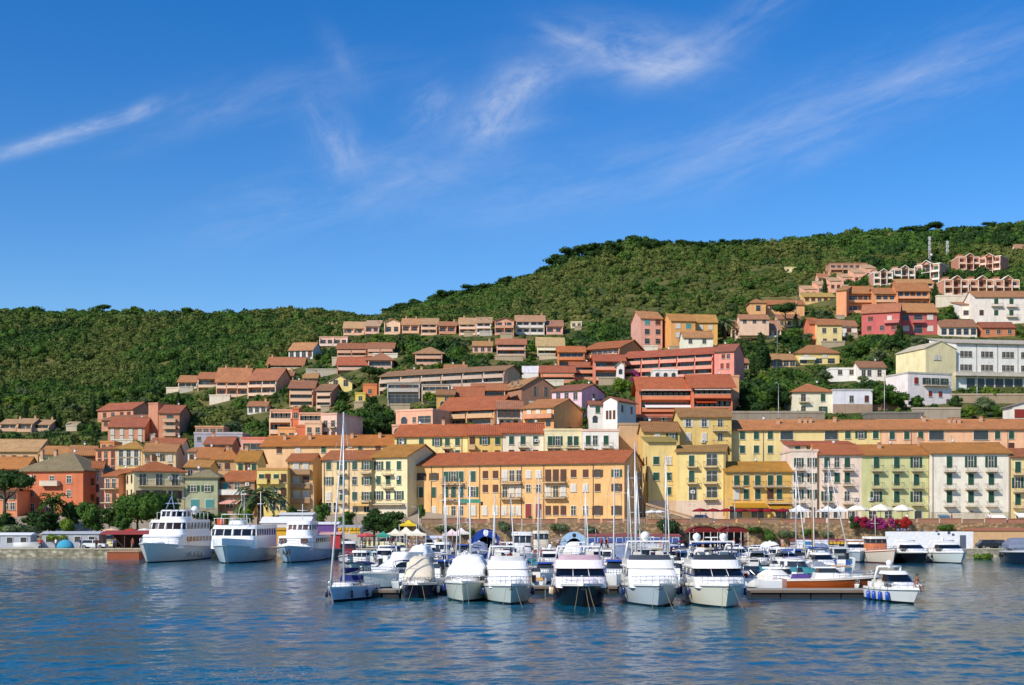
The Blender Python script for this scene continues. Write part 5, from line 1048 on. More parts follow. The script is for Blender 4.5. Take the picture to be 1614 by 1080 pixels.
# hillside trees picked from the photograph
for (k, px, yb, yt, fm, w) in [
    ('cypress_tree', 199, 532, 506, 'dark', 1), ('cypress_tree', 135, 552, 522, 'dark', 1), ('cypress_tree', 364, 592, 562, 'dark', 1.1), ('cypress_tree', 373, 590, 564, 'dark', 1), ('cypress_tree', 414, 582, 560, 'dark', 1),
    ('cypress_tree', 404, 584, 562, 'dark', 1), ('cypress_tree', 281, 640, 617, 'dark', 1.5), ('cypress_tree', 147, 660, 622, 'dark', 1.2), ('cypress_tree', 280, 585, 560, 'dark', 1), ('cypress_tree', 1200, 592, 518, 'dark', 1.15),
    ('cypress_tree', 1186, 590, 556, 'dark', 1.3), ('cypress_tree', 1211, 588, 550, 'dark', 1.2), ('cypress_tree', 1102, 488, 462, 'dark', 1), ('cypress_tree', 1417, 552, 508, 'dark', 1.5), ('cypress_tree', 1474, 482, 444, 'dark', 1.2),
    ('cypress_tree', 1300, 470, 436, 'dark', 1), ('cypress_tree', 1254, 520, 492, 'dark', 1.2), ('pine_tree', 582, 618, 577, 'dark', 1.1), ('palm_tree', 1142, 540, 496, 'olive', 1.4), ('pine_tree', 1238, 522, 478, 'dark', 1), ('cypress_tree', 28, 590, 560, 'dark', 1),
    ('cypress_tree', 84, 676, 640, 'dark', 1.3), ('cypress_tree', 93, 678, 648, 'dark', 1.3), ('cypress_tree', 1, 672, 642, 'dark', 1.4), ('cypress_tree', 424, 592, 572, 'dark', 1.3), ('round_tree', 585, 650, 624, 'dark', 1.2), ('round_tree', 571, 668, 640, 'dark', 1.3),
    ('round_tree', 600, 690, 648, 'dark', 1.2), ('round_tree', 580, 695, 660, 'mid', 1.3), ('round_tree', 612, 672, 640, 'mid', 1), ('round_tree', 540, 640, 616, 'dark', 1.2), ('round_tree', 680, 645, 618, 'bright', 1.3), ('round_tree', 980, 628, 592, 'bright', 1.1), ('round_tree', 1000, 622, 600, 'olive', 1.2),
    ('round_tree', 1390, 648, 606, 'mid', 1.2), ('round_tree', 1372, 640, 600, 'dark', 1.2), ('round_tree', 1415, 648, 612, 'mid', 1.3), ('round_tree', 1360, 606, 590, 'olive', 1.3), ('round_tree', 1445, 648, 622, 'mid', 1.2), ('round_tree', 1506, 650, 622, 'dark', 1.1),
    ('round_tree', 1560, 634, 608, 'bright', 1.4), ('round_tree', 1552, 658, 624, 'olive', 1.5), ('round_tree', 1578, 664, 636, 'mid', 1.4), ('round_tree', 1530, 664, 640, 'bright', 1.2), ('round_tree', 1222, 654, 606, 'dark', 1.3), ('round_tree', 1205, 652, 600, 'mid', 1.3), ('round_tree', 1236, 640, 592, 'mid', 1.2),
    ('round_tree', 1190, 640, 590, 'dark', 1.2), ('round_tree', 1180, 662, 622, 'dark', 1.3), ('round_tree', 1170, 650, 612, 'dark', 1.), ('round_tree', 1470, 590, 570, 'dark', 1.3), ('round_tree', 1340, 575, 545, 'mid', 1.3), ('round_tree', 1362, 568, 536, 'mid', 1.4), ('round_tree', 1385, 580, 550, 'olive', 1.4),
    ('round_tree', 1400, 560, 534, 'dark', 1.3), ('round_tree', 1432, 575, 546, 'mid', 1.3), ('round_tree', 1450, 562, 530, 'olive', 1.3), ('round_tree', 1340, 540, 528, 'mid', 1.5), ('round_tree', 1496, 505, 482, 'bright', 1.2), ('round_tree', 1250, 545, 518, 'mid', 1.4), ('round_tree', 1232, 555, 528, 'dark', 1.4),
    ('round_tree', 1272, 548, 526, 'olive', 1.3), ('round_tree', 1300, 606, 582, 'olive', 1.3), ('round_tree', 1240, 602, 580, 'mid', 1.3), ('round_tree', 1295, 596, 578, 'dark', 1.2), ('round_tree', 1262, 606, 584, 'mid', 1.2)]:
    tree(k, px, yb, yt, fm, None, w)
# trees along the skyline
r_ = random.Random(5)
SKYL = [(0, 490), (45, 488), (80, 489), (162, 480), (215, 482), (296, 484), (340, 491), (400, 492), (470, 490), (545, 490), (612, 484), (630, 478), (655, 470), (700, 455), (742, 449), (770, 444), (798, 434), (828, 430), (858, 420), (880, 398),
        (900, 388), (918, 383), (938, 382), (960, 379), (978, 378), (996, 371), (1010, 376), (1030, 374), (1052, 376), (1075, 378), (1095, 379), (1115, 381), (1140, 378), (1160, 376), (1180, 376), (1215, 380), (1240, 377), (1262, 374), (1290, 368), (1322, 370), (1350, 372), (1378, 362), (1400, 364),
        (1425, 358), (1450, 352), (1475, 350), (1500, 357), (1530, 354), (1560, 350), (1590, 351), (1612, 350)]
for i, (px, yt) in enumerate(SKYL):
    D = 846 if px < 560 else (842 if px > 870 else 838)
    g = ground(X(px, D), D)
    H = Z(yt, D)-g
    k = 'pine_tree' if (840 < px < 1130 and i % 4 == 1) or px in (162, 1475) else 'round_tree'
    if H < 4.5: D = 826; g = ground(X(px, D), D); H = max(5, Z(yt, D)-g)
    tree(k, px, 0, Z(0, 1) and to_px(X(px, D), D, g+min(H, 15))[1], 'dark' if px > 560 else 'mid', D, 1.7 if k == 'round_tree' else 1.1)
for i, px in enumerate((862, 878, 893, 905, 922, 936, 952, 968, 985, 1003, 1018, 1034, 1050, 1066, 1084, 1102, 1118, 1136, 1158, 1186, 1470, 1500, 1545, 1580, 665, 640, 720, 760, 790)):
    D = 812+(i*7) % 22; g = ground(X(px, D), D); tree('round_tree', px, 0, to_px(X(px, D), D, g+7.5+(i*5) % 4)[1], 'dark', D, 1.5)
# more single trees in the gaps between houses
cnt = 0; tries = 0
while cnt < 125 and tries < 9000:
    tries += 1
    px = r_.uniform(5, 1610); D = r_.uniform(285, 560)
    x = X(px, D); g = ground(x, D); _, py = to_px(x, D, g)
    if not (470 < py < 700): continue
    if px < 560 and (py < 560 or py > 700) and r_.random() < .8: continue
    H = r_.uniform(3.5, 6.5); _, pt = to_px(x, D, g+H); w = F*H*.42/D
    if blocked(px, pt, py, D, w): continue
    if any(abs(t[3]-px) < w*1.6 and abs(t[5]-D) < 8 for t in TREES): continue
    kind = r_.choice(['round_tree']*5+['cypress_tree']*2); fm = r_.choice(['mid', 'mid', 'dark', 'olive', 'olive', 'bright'])
    if kind == 'cypress_tree':
        fm = 'dark'; H *= 1.45; pt = to_px(x, D, g+H)[1]
        if blocked(px, pt, py, D, w*.4): continue
    tree(kind, px, py, pt, fm, D, r_.uniform(1.0, 1.5) if kind == 'round_tree' else 1.1); cnt += 1
# labels of the hillside trees: kind and tone, plus the building they stand by
TONE = {'mid': 'green', 'dark': 'dark green', 'olive': 'grey green', 'bright': 'yellow green'}
KN = {'round_tree': 'bushy tree', 'pine_tree': 'umbrella pine', 'cypress_tree': 'cypress', 'palm_tree': 'palm', 'bush': 'bush', 'clipped_tree': 'clipped tree'}
KC = {'round_tree': 'tree', 'pine_tree': 'pine', 'cypress_tree': 'cypress', 'palm_tree': 'palm', 'bush': 'bush', 'clipped_tree': 'tree'}
cands = []
for t in TREES:
    o, kind, fm, px, py, D, H, lab = t
    grp = {'round_tree': 'bushy trees on the slopes', 'pine_tree': 'umbrella pines', 'cypress_tree': 'dark cypresses on the slopes', 'palm_tree': 'palms', 'bush': 'bushes by the harbour', 'clipped_tree': 'clipped trees by the hotel'}[kind]
    if lab: tag(o, lab, KC[kind], grp); continue
    sky_ = D > 800
    best = sorted(LAND, key=lambda l: math.hypot(max(0, abs(px-l[0])-l[4]), max(0, abs(py-l[1])-l[5])*1.4)+.02*abs(l[2]-D))
    opts = []
    for l in best[:14]:
        dx, dy = px-l[0], py-l[1]
        if sky_: rel = 'on skyline above' if abs(dx) < l[4] else ('on skyline, left above' if dx < 0 else 'on skyline, right above')
        elif abs(dx) < l[4]*.8: rel = 'upslope behind the' if dy < 0 else 'downslope below the'
        else: rel = ('left of the' if dx < 0 else 'right of the') if abs(dy) < l[5]*1.2 else (('up left of the' if dx < 0 else 'up right of the') if dy < 0 else ('down left of the' if dx < 0 else 'down right of the'))
        opts.append(rel+' '+l[3])
    for e in opts:
        for sz in ('', 'tall ' if H > 6.5 else 'small '):
            lb = sz+TONE[fm]+' '+KN[kind]+' '+e
            if lb not in LABELS and 4 <= len(lb.split()) <= 16: break
        else: continue
        break
    tag(o, lb, KC[kind], grp)
# the continuous scrub and woodland of the slopes
def woodland(name, n, seed, inside, size, mats, label, hue):
    r = random.Random(seed); pts, sc, ix = [], [], []
    protos = []
    for v in range(5):
        q = random.Random(seed*10+v)
        bl = [((q.uniform(-.55, .55), q.uniform(-.55, .55), q.uniform(.2, .8)), (q.uniform(.35, .62),)*2+(q.uniform(.3, .5),)) for _ in range(6)]
        me = leafy(bl, 230, .13, mats[v % len(mats)], seed+v, .86).mesh('bush_foliage'); protos.append(bpy.data.objects.new('bush_foliage', me))
    k = 0; tr = 0
    while k < n and tr < n*6:
        tr += 1
        px = r.uniform(-250, 1864)
        D = math.sqrt(r.uniform(285**2, 905**2))
        x = X(px, D); g = ground(x, D); _, py = to_px(x, D, g)
        if not inside(px, py, D, x, r): continue
        s = size(px, py, D, x, r); _, pt = to_px(x, D, g+s*1.2); w = F*s/D
        if D < 600 and blocked(px, pt, py, D, w*.8): 
            if r.random() < .75: continue
            s *= .3; _, pt = to_px(x, D, g+s*1.2)
            if blocked(px, pt, py, D, w*.3): continue
        open_ = 830 < px < 1330 and 520 < D < 790
        pts.append((x, D, g-.25*s)); sc.append(s); ix.append(3 if open_ and r.random() < .62 else r.choice([2, 2, 4]) if dens(x*.8+50, D*.8) > .12+r.uniform(-.1, .1) else r.choice([0, 1, 3, 0, 1])); k += 1
    me = bpy.data.meshes.new(name); me.from_pydata(pts, [], [])
    for nm, ty, dt in (('size', 'FLOAT', sc), ('pick', 'INT', ix)):
        a = me.attributes.new(nm, ty, 'POINT'); a.data.foreach_set('value', dt)
    o = bpy.data.objects.new(name, me); COL.objects.link(o); tag(o, label, hue, kind='stuff')
    ng = bpy.data.node_groups.new(name, 'GeometryNodeTree'); ng.interface.new_socket('Geometry', in_out='INPUT', socket_type='NodeSocketGeometry'); ng.interface.new_socket('Geometry', in_out='OUTPUT', socket_type='NodeSocketGeometry')
    N = ng.nodes.new; l = ng.links.new
    gi, go = N('NodeGroupInput'), N('NodeGroupOutput'); ip = N('GeometryNodeInstanceOnPoints'); jn = N('GeometryNodeGeometryToInstance')
    for p in protos[::-1]:
        oi = N('GeometryNodeObjectInfo'); oi.inputs['Object'].default_value = p; l(oi.outputs['Geometry'], jn.inputs[0])
    na = N('GeometryNodeInputNamedAttribute'); na.data_type = 'FLOAT'; na.inputs[0].default_value = 'size'
    nb = N('GeometryNodeInputNamedAttribute'); nb.data_type = 'INT'; nb.inputs[0].default_value = 'pick'
    rv = N('FunctionNodeRandomValue'); rv.data_type = 'FLOAT_VECTOR'; rv.inputs[0].default_value = (-.15, -.15, 0); rv.inputs[1].default_value = (.15, .15, 6.28)
    l(gi.outputs[0], ip.inputs['Points']); l(jn.outputs[0], ip.inputs['Instance']); ip.inputs['Pick Instance'].default_value = True
    l(nb.outputs[0], ip.inputs['Instance Index']); l(na.outputs[0], ip.inputs['Scale']); l(rv.outputs[0], ip.inputs['Rotation']); l(ip.outputs[0], go.inputs[0])
    md = o.modifiers.new('scatter', 'NODES'); md.node_group = ng
    print(name, len(pts)); return o
def dens(x, y): return mnoise.noise((x*.012, y*.012, 9))*.6+mnoise.noise((x*.04, y*.04, 2))*.4
def in_wood(px, py, D, x, r):
    if D > 285 and py > 715: return False
    d = dens(x, D)
    if D > 800: return True
    if px > 820 and D > 540 and D < 790 and px < 1300: return r.random() < (.62+d*.9)
    return r.random() < .72+d*.9
def sz_wood(px, py, D, x, r):
    s = r.choice([r.uniform(1.2, 2.2), r.uniform(1.8, 3.2), r.uniform(2.8, 4.4)])*(.75+.4*min(1.6, D/500))
    if D > 800: return s*1.35
    if 830 < px < 1300 and 540 < D < 790: s *= r.choice([.3, .36, .45, .45, .55, 1.0])
    return s*(1+.35*max(0, dens(x+300, D)))
woodland('woodland', 24000, 3, in_wood, sz_wood, [FM['wood'], FM['wood'], FM['dark'], foliage('scrub', '4c5e2c', '75793e'), FM['mid']], 'thick green mediterranean scrub and low woods covering the hills', 'woodland')

def in_scrub(px, py, D, x, r): return D < 575 and 480 < py < 715 and r.random() < .75+dens(x, D)
woodland('low_scrub', 7500, 8, in_scrub, lambda px, py, D, x, r: r.choice([.35, .5, .6, .8, 1.1])*(1.25 if D > 400 else 1), [FM['olive'], FM['mid'], FM['wood'], FM['bright'], FM['wood']], 'low scrub and garden shrubs filling the slopes between houses', 'scrub')
# ================================================================ boats
WH, BLK = gel('eceae2'), gel('101319')
STEEL = paint('c9ccd0', .25, .9)
def hull_pts(L, B, fa, fb, rake, full=2.4, wl=.62):
    st = []
    for i in range(15):
        s = i/14; s = s**.85
        b = B/2*(.88+.12*min(1, s/.35)) if s < .35 else B/2*max(0., 1-((s-.35)/.65)**full)
        f = fa+(fb-fa)*s**1.7; y = L/2-s*L
        w = .93-(.93-wl)*smooth((s-.3)/.7)
        def yy(h): return y+rake*(1-h)*s**4
        side = [(b, yy(1), f), (b*(.6+.4*w), yy(.6), f*.6), (b*w, yy(.15), .16), (b*w*.8, yy(-.2), -.35)]
        st.append([(-x, a, z) for x, a, z in side]+[(0, yy(-.3), -.5)]+side[::-1])
    return st
def hull(root, L, B, fa, fb, rake, m, boot, full=2.4, wl=.62, deckm=None, stripe=None, rub=None):
    st = hull_pts(L, B, fa, fb, rake, full, wl); mb = MB()
    def mats(i, j):
        if j in (3, 4): return boot
        if j in (2, 5): return boot
        if stripe and j in (1, 6): return m
        return m
    mb.grid(st, m, smooth=True, mats=lambda i, j: boot if j in (2, 3, 4, 5) else m)
    mb.face([p for p in st[0]], m)
    if rub: mb.tube([(p[0][0]*1.01, p[0][1], p[0][2]-.1) for p in st], .05, rub, 5); mb.tube([(p[-1][0]*1.01, p[-1][1], p[-1][2]-.1) for p in st], .05, rub, 5)
    mb.build('hull', root)
    d = MB(); d.grid([[(p[0][0]*.97, p[0][1], p[0][2]-.05), (0, p[0][1], p[0][2]), (p[-1][0]*.97, p[-1][1], p[-1][2]-.05)] for p in st], deckm or WH, smooth=False)
    # toe rail
    for k in (0, -1):
        d.grid([[(p[k][0], p[k][1], p[k][2]-.02), (p[k][0], p[k][1], p[k][2]+.07), (p[k][0]*.95, p[k][1], p[k][2]+.07), (p[k][0]*.95, p[k][1], p[k][2]-.05)] for p in st], WH, smooth=False)
    d.build('deck', root); return st
def rail(root, st, i0, i1, h=.6, name='bow_rail', r=.022):
    mb = MB()
    for k in (0, -1):
        top = [(st[i][k][0]*.95, st[i][k][1], st[i][k][2]+h) for i in range(i0, i1+1)]
        mb.tube(top, r, STEEL, 4); mb.tube([(x, y, z-h*.5) for x, y, z in top], r*.7, STEEL, 4)
        for x, y, z in top[::1]: mb.tube([(x, y, z), (x, y, z-h)], r*.8, STEEL, 4)
    mb.build(name, root)
def lines(root, st, fb, n=2, reach=2.6, spread=.8):
    y = st[-1][0][1]
    for i in range(n):
        sx = (-1, 1, .4)[i]; mb = MB(); p0 = Vector((sx*.35, y+.5, fb-.1)); p1 = Vector((sx*spread, y-reach*(.6+.3*i), -.3))
        mb.tube([p0, (p0+p1)/2+Vector((0, 0, -.12)), p1], .015, paint('9c9070', .9), 4); mb.build('mooring_line', root)
def fenders(root, st, idx, cols, side=(0, -1), r=.13, L_=.5):
    for k in side:
        for n_, i in enumerate(idx):
            p = st[i][k]; mb = MB(); x = p[0]+(.1 if p[0] > 0 else -.1); m = gel(cols[n_ % len(cols)])
            mb.grid([[(x+q*r*math.cos(a), p[1]+q*r*math.sin(a), p[2]-.25-z) for a in [j*math.pi/4 for j in range(8)]] for z, q in ((0, .3), (.06, .9), (L_, 1), (L_+.1, .4))], m, close=True, cap0=True, cap1=True)
            mb.tube([(x, p[1], p[2]-.25), (x*.97, p[1], p[2]+.2)], .015, paint('333333'), 3); mb.build('fender', root)
def dome(root, x, y, z, r=.32):
    mb = MB(); mb.ell((x, y, z+r*.9), (r, r, r), WH, 10, 6); mb.tube([(x, y, z-.2), (x, y, z+r*.4)], r*.55, WH, 8); mb.build('radar_dome', root)
def orient(root, px, py, L, yaw):
    D = Dw(py); b = Vector((X(px, D), D, 0)); rz = rad(yaw)
    c = b-Vector((math.sin(rz), -math.cos(rz), 0))*(L/2)
    root.location = c; root.rotation_euler = (0, 0, rz); return c
FRONT = []
def yacht(px, py, yaw, L, B, label, short, hullc='e6e3da', bootc='222830', fb=1.6, cover=None, shield='0e1116', bimini=None, domes=1, top='eceae2', arch=1.9, cab=None, fly=True, fend='1b2a6a', mast=False, hw=.36, n_lines=2, wsc=None):
    root = empty('motor_yacht', (0, 0, 0), 0, label, 'motor yacht', 'motor yachts moored bow out along the pontoon')
    st = hull(root, L, B, fb-.35, fb, 1.3, gel(hullc), gel(bootc), 2.5, .66, rub=gel('d8d5cc'))
    t = gel(top); H = B*hw; z0 = fb-.12
    mb = MB(); mb.stack([(z0-.3, -L*.34, L*.05, H*.68, 2.0), (z0+.18, -L*.32, L*.05, H*.7, 1.9), (z0+.42, -L*.27, L*.05, H*.64, 1.4)], t); mb.build('coach_roof', root)
    yb = L*.42; za = z0+.25; c = gel(cab or top)
    mb = MB(); mb.stack([(z0-.3, -L*.26, yb*.8, H*1.02, .9), (za+.25, -L*.22, yb*.8, H*1.05, .9)], c, cap=True); mb.build('cabin', root)
    sh = cloth(cover) if cover else (paint(shield, .08))
    mb = MB(); g_ = glass()
    n = 12
    mb.stack([(za+.25, -L*.215, yb*.75, H*1.02, .8), (za+.85, -L*.11, yb*.75, H*.96, .8)], sh, mats=(lambda i, j: sh if j < n else g_))
    mb.build('windshield_cover' if cover else 'windshield', root)
    mb = MB(); zr = za+.85
    for k in (-1, 1):         # window pillars
        mb.box(k*H*.98-.05, k*H*.98+.05, L*.02, L*.05, za+.2, zr, c); mb.box(k*H*.98-.05, k*H*.98+.05, L*.2, L*.23, za+.2, zr, c)
    if not cover:
        for k in (-.33, .33): mb.tube([(k*H, -L*.213-.02, za+.27), (k*H*.93, -L*.112-.02, zr)], .03, c, 4)
    mb.build('window_pillar', root)
    mb = MB(); mb.stack([(zr, -L*.13, yb*.9, H*1.03, .9), (zr+.14, -L*.12, yb*.9, H*1.05, .9)], t, bot=True); mb.build('cabin_roof', root)
    if fly:
        mb = MB(); mb.stack([(zr+.14, -L*.1, yb*.8, H*.98, .9), (zr+.62, -L*.055, yb*.8, H*1.0, .9)], t); mb.build('flybridge', root)
        mb = MB(); mb.stack([(zr+.62, -L*.05, L*.05, H*.9, .8), (zr+.98, -L*.015, L*.05, H*.84, .8)], paint(wsc or '3a4048', .12), cap=False); mb.build('fly_windscreen', root)
        mb = MB()
        for k in (-.5, .45): mb.box(k*H-.28, k*H+.28, L*.06, L*.1, zr+.63, zr+1.2, cloth('e8e2d4')); mb.box(k*H-.28, k*H+.28, L*.02, L*.06, zr+.63, zr+.85, cloth('e8e2d4'))
        mb.build('helm_seat', root)
        zt = zr+arch
        mb = MB()
        for k in (-1, 1): mb.grid([[(k*H*.95, L*.2, zr+.6), (k*H*.95, L*.28, zr+.6)], [(k*H*.85, L*.13, zt), (k*H*.85, L*.18, zt)]], t, smooth=False); mb.tube([(k*H*.95, L*.24, zr+.6), (k*H*.85, L*.155, zt)], .07, t, 6)
        mb.box(-H*.88, H*.88, L*.12, L*.19, zt-.04, zt+.08, t); mb.build('radar_arch', root)
        if domes >= 2: dome(root, -H*.62, L*.155, zt+.08); dome(root, H*.5, L*.155, zt+.08)
        elif domes == 1: dome(root, -H*.1, L*.155, zt+.08, .38)
        mb = MB(); mb.box(-.5, .5, L*.15, L*.165, zt+.3, zt+.38, WH); mb.tube([(0, L*.157, zt), (0, L*.157, zt+.35)], .05, WH, 5)
        mb.tube([(H*.7, L*.16, zt), (H*.75, L*.2, zt+2.2)], .012, STEEL, 3); mb.tube([(-H*.7, L*.16, zt), (-H*.75, L*.2, zt+1.6)], .012, STEEL, 3); mb.build('antenna', root)
        if bimini:
            cm = cloth(bimini); mb = MB()
            mb.grid([[(x*H*.95, y, zr+1.75+.14*(1-x*x)) for x in (-1, -.5, 0, .5, 1)] for y in (-L*.02, L*.08, L*.2)], cm)
            mb.grid([[(x*H*.95, y, zr+1.70+.14*(1-x*x)) for x in (-1, -.5, 0, .5, 1)] for y in (-L*.02, L*.08, L*.2)], cm); mb.build('bimini', root)
            mb = MB()
            for k in (-1, 1):
                for y in (-L*.02, L*.2): mb.tube([(k*H*.93, y, zr+1.75), (k*H*.95, L*.1, zr+.6)], .02, STEEL, 4)
            mb.build('bimini_frame', root)
    rail(root, st, 6, 14)
    mb = MB(); y = st[-1][0][1]                                        # anchor on the stem
    mb.tube([(0, y-.08, fb-.02), (0, y+.12, fb-.4)], .035, paint('3c4046', .5), 5); mb.tube([(-.16, y+.02, fb-.32), (0, y+.1, fb-.44), (.16, y+.02, fb-.32)], .035, paint('3c4046', .5), 4); mb.build('anchor', root)
    fenders(root, st, (3, 5, 7), [fend, 'd8d8d0'])
    lines(root, st, fb, n_lines)
    orient(root, px, py, L, yaw); FRONT.append((px, short)); return root
# --- the front row, bow out
yacht(806, 955, 3, 10.5, 3.9, 'white yacht with full white canvas front and pale green hull', 'white canvas front yacht', hullc='c9cfc4', cover='f4f3ef', top='f2f1ec', fb=1.6, arch=1.7, domes=0, wsc='d8d6d0', hw=.40)
yacht(920, 959, 0, 11, 4.25, 'black hulled motor yacht with black windshield and pinkish flybridge', 'black hulled yacht', hullc='11141a', bootc='0c0e12', fb=1.75, bimini=None, top='efe6e6', wsc='c9a9b0', domes=0, arch=1.6, fend='c8a070', n_lines=3, hw=.44)
yacht(1040, 959, 1, 11, 4.25, 'largest white yacht with covered windshield and one tall radome', 'radome yacht', hullc='b9c4c8', cover='f6f4f2', fb=1.75, domes=1, arch=2., hw=.43, wsc='4a4f55')
yacht(1149, 961, 1, 11, 4.35, 'cream hulled motor yacht with blue bimini and twin white domes', 'blue bimini yacht', hullc='dcd8c4', fb=1.8, bimini='2f5aa8', domes=2, arch=1.95, hw=.425)
def cruiser(px, py, yaw, L, B, label, short, hullc, boot='15181d', top='f0eee8', cover=None, bim=None, kind='motor_cruiser', fb=1.25, fend=None, lin_=2, dark=True, group=None, arch=True, dm=0, fcols=None, ch=1., fly=False):
    """low express cruiser: coach roof, raked windshield, arch, cockpit"""
    root = empty(kind, (0, 0, 0), 0, label, 'motor boat', group)
    st = hull(root, L, B, fb-.25, fb, 1.1, gel(hullc), gel(boot), 2.2, .62, rub=gel('d8d5cc'))
    H = B*.37; t = gel(top); z0 = fb-.15
    mb = MB(); mb.stack([(z0-.2, -L*.32, L*.1, H*.74, 1.6), (z0+.25, -L*.29, L*.1, H*.78, 1.5), (z0+.5, -L*.2, L*.08, H*.8, .9)], t); mb.build('coach_roof', root)
    if dark:
        mb = MB(); mb.stack([(z0+.5, -L*.17, L*.1, H*.95, .8), (z0+1.05, -L*.06, L*.1, H*.85, .7)], paint('11151b', .08)); mb.build('windshield', root)
        mb = MB(); mb.stack([(z0+1.05, -L*.075, L*.2, H*.88, .7), (z0+1.3, -L*.03, L*.18, H*.8, .6)], t, bot=True); mb.build('hard_top', root)
        mb = MB()
        for k in (-1, 1): mb.grid([[(k*(H*.86+.0), -L*.1, z0+.1), (k*(H*.86), L*.08, z0+.08)], [(k*(H*.84), -L*.08, z0+.34), (k*(H*.84), L*.08, z0+.34)]], glass(), smooth=False)
        mb.build('side_window', root)
        if fly:
            mb = MB(); mb.stack([(z0+1.3, -L*.04, L*.24, H*.86, .8), (z0+1.85, 0, L*.26, H*.9, .7)], t); mb.build('flybridge', root)
            mb = MB(); mb.stack([(z0, -L*.3, L*.3, H*1.0, 2.), (z0+.45, -L*.22, L*.3, H*1.0, 1.4), (z0+1.32, -L*.03, L*.28, H*.88, .8)], t); mb.build('main_cabin', root)
            mb = MB(); g_ = paint('11151b', .08)
            for k in (-1, 1): mb.face([(k*(H*a+.03), y, z0+z) for a, y, z in ((.99, -L*.19, .5), (.985, L*.2, .45), (.93, L*.2, .95), (.93, -L*.06, .95))][::k], g_)
            mb.build('long_side_window', root)
    if cover:
        mb = MB(); mb.stack([(z0+.45, -L*.25, L*.4, H*1.1, .9), (z0+.45+.5*ch, -L*.18, L*.4, H*1.06, .8), (z0+.45+.9*ch, -L*.06, L*.36, H*.86, .8), (z0+.45+1.25*ch, 0, L*.35, H*.72, .7), (z0+.45+1.4*ch, L*.06, L*.3, H*.42, .5)], cloth(cover)); mb.build('canvas_cover', root)
    mb = MB(); mb.box(-H, H, L*.1, L*.44, z0-.1, z0+.35, t); mb.box(-H*.8, H*.8, L*.12, L*.4, z0+.351, z0+.5, cloth('d8cfc0')); mb.build('cockpit', root)
    if arch:
        mb = MB()
        for k in (-1, 1): mb.tube([(k*H*1.05, L*.3, z0), (k*H*.95, L*.2, z0+1.6)], .09, t, 6)
        mb.tube([(-H*.95, L*.2, z0+1.6), (H*.95, L*.2, z0+1.6)], .09, t, 6); mb.build('radar_arch', root)
        if dm: dome(root, 0, L*.2, z0+1.65, .26)
    if bim:
        mb = MB()
        for e in (0, .05): mb.grid([[(x*H, y, z0+1.7+e+.15*(1-x*x)) for x in (-1, -.5, 0, .5, 1)] for y in (L*.05, L*.18, L*.36)], cloth(bim))
        mb.build('bimini', root)
    rail(root, st, 6, 14, .5)
    if fcols: fenders(root, st, (2, 4, 6, 8), fcols, (0,), .17, .6)
    elif fend: fenders(root, st, (3, 6), [fend])
    if lin_: lines(root, st, fb, lin_)
    orient(root, px, py, L, yaw); FRONT.append((px, short)); return root, st
cruiser(658, 944, 2, 8.5, 3.0, 'beige canvas covered cruiser with dark navy hull beside the canvas dome', 'beige covered cruiser', '15192c', cover='e4d6bc', top='efe9dc', dark=False, ch=1.25, fend='e0e0dc', group=None, lin_=2)
cruiser(566, 929, -44, 9.2, 3.3, 'white sport cruiser with one long dark side window behind left pontoon', 'white sport cruiser', 'efeeea', dm=0, fb=1.6, lin_=0, fend='1b2038', fly=True)
cruiser(728, 951, -3, 10, 3.8, 'white domed canvas covered cruiser with grey green hull in front row', 'domed canvas cruiser', 'ccd0c2', cover='f1f0ec', top='eeece8', dark=False, fend='1b2a6a', fb=1.65, ch=1.15, dm=1, group=None, lin_=3)
sb, sst = cruiser(1449, 954, 7, 7.8, 2.7, 'small white cabin boat under way with blue fenders and bather', 'cabin boat under way', 'dedfd8', fb=1.25, lin_=0, dm=1, fcols=['1f4bb0'])
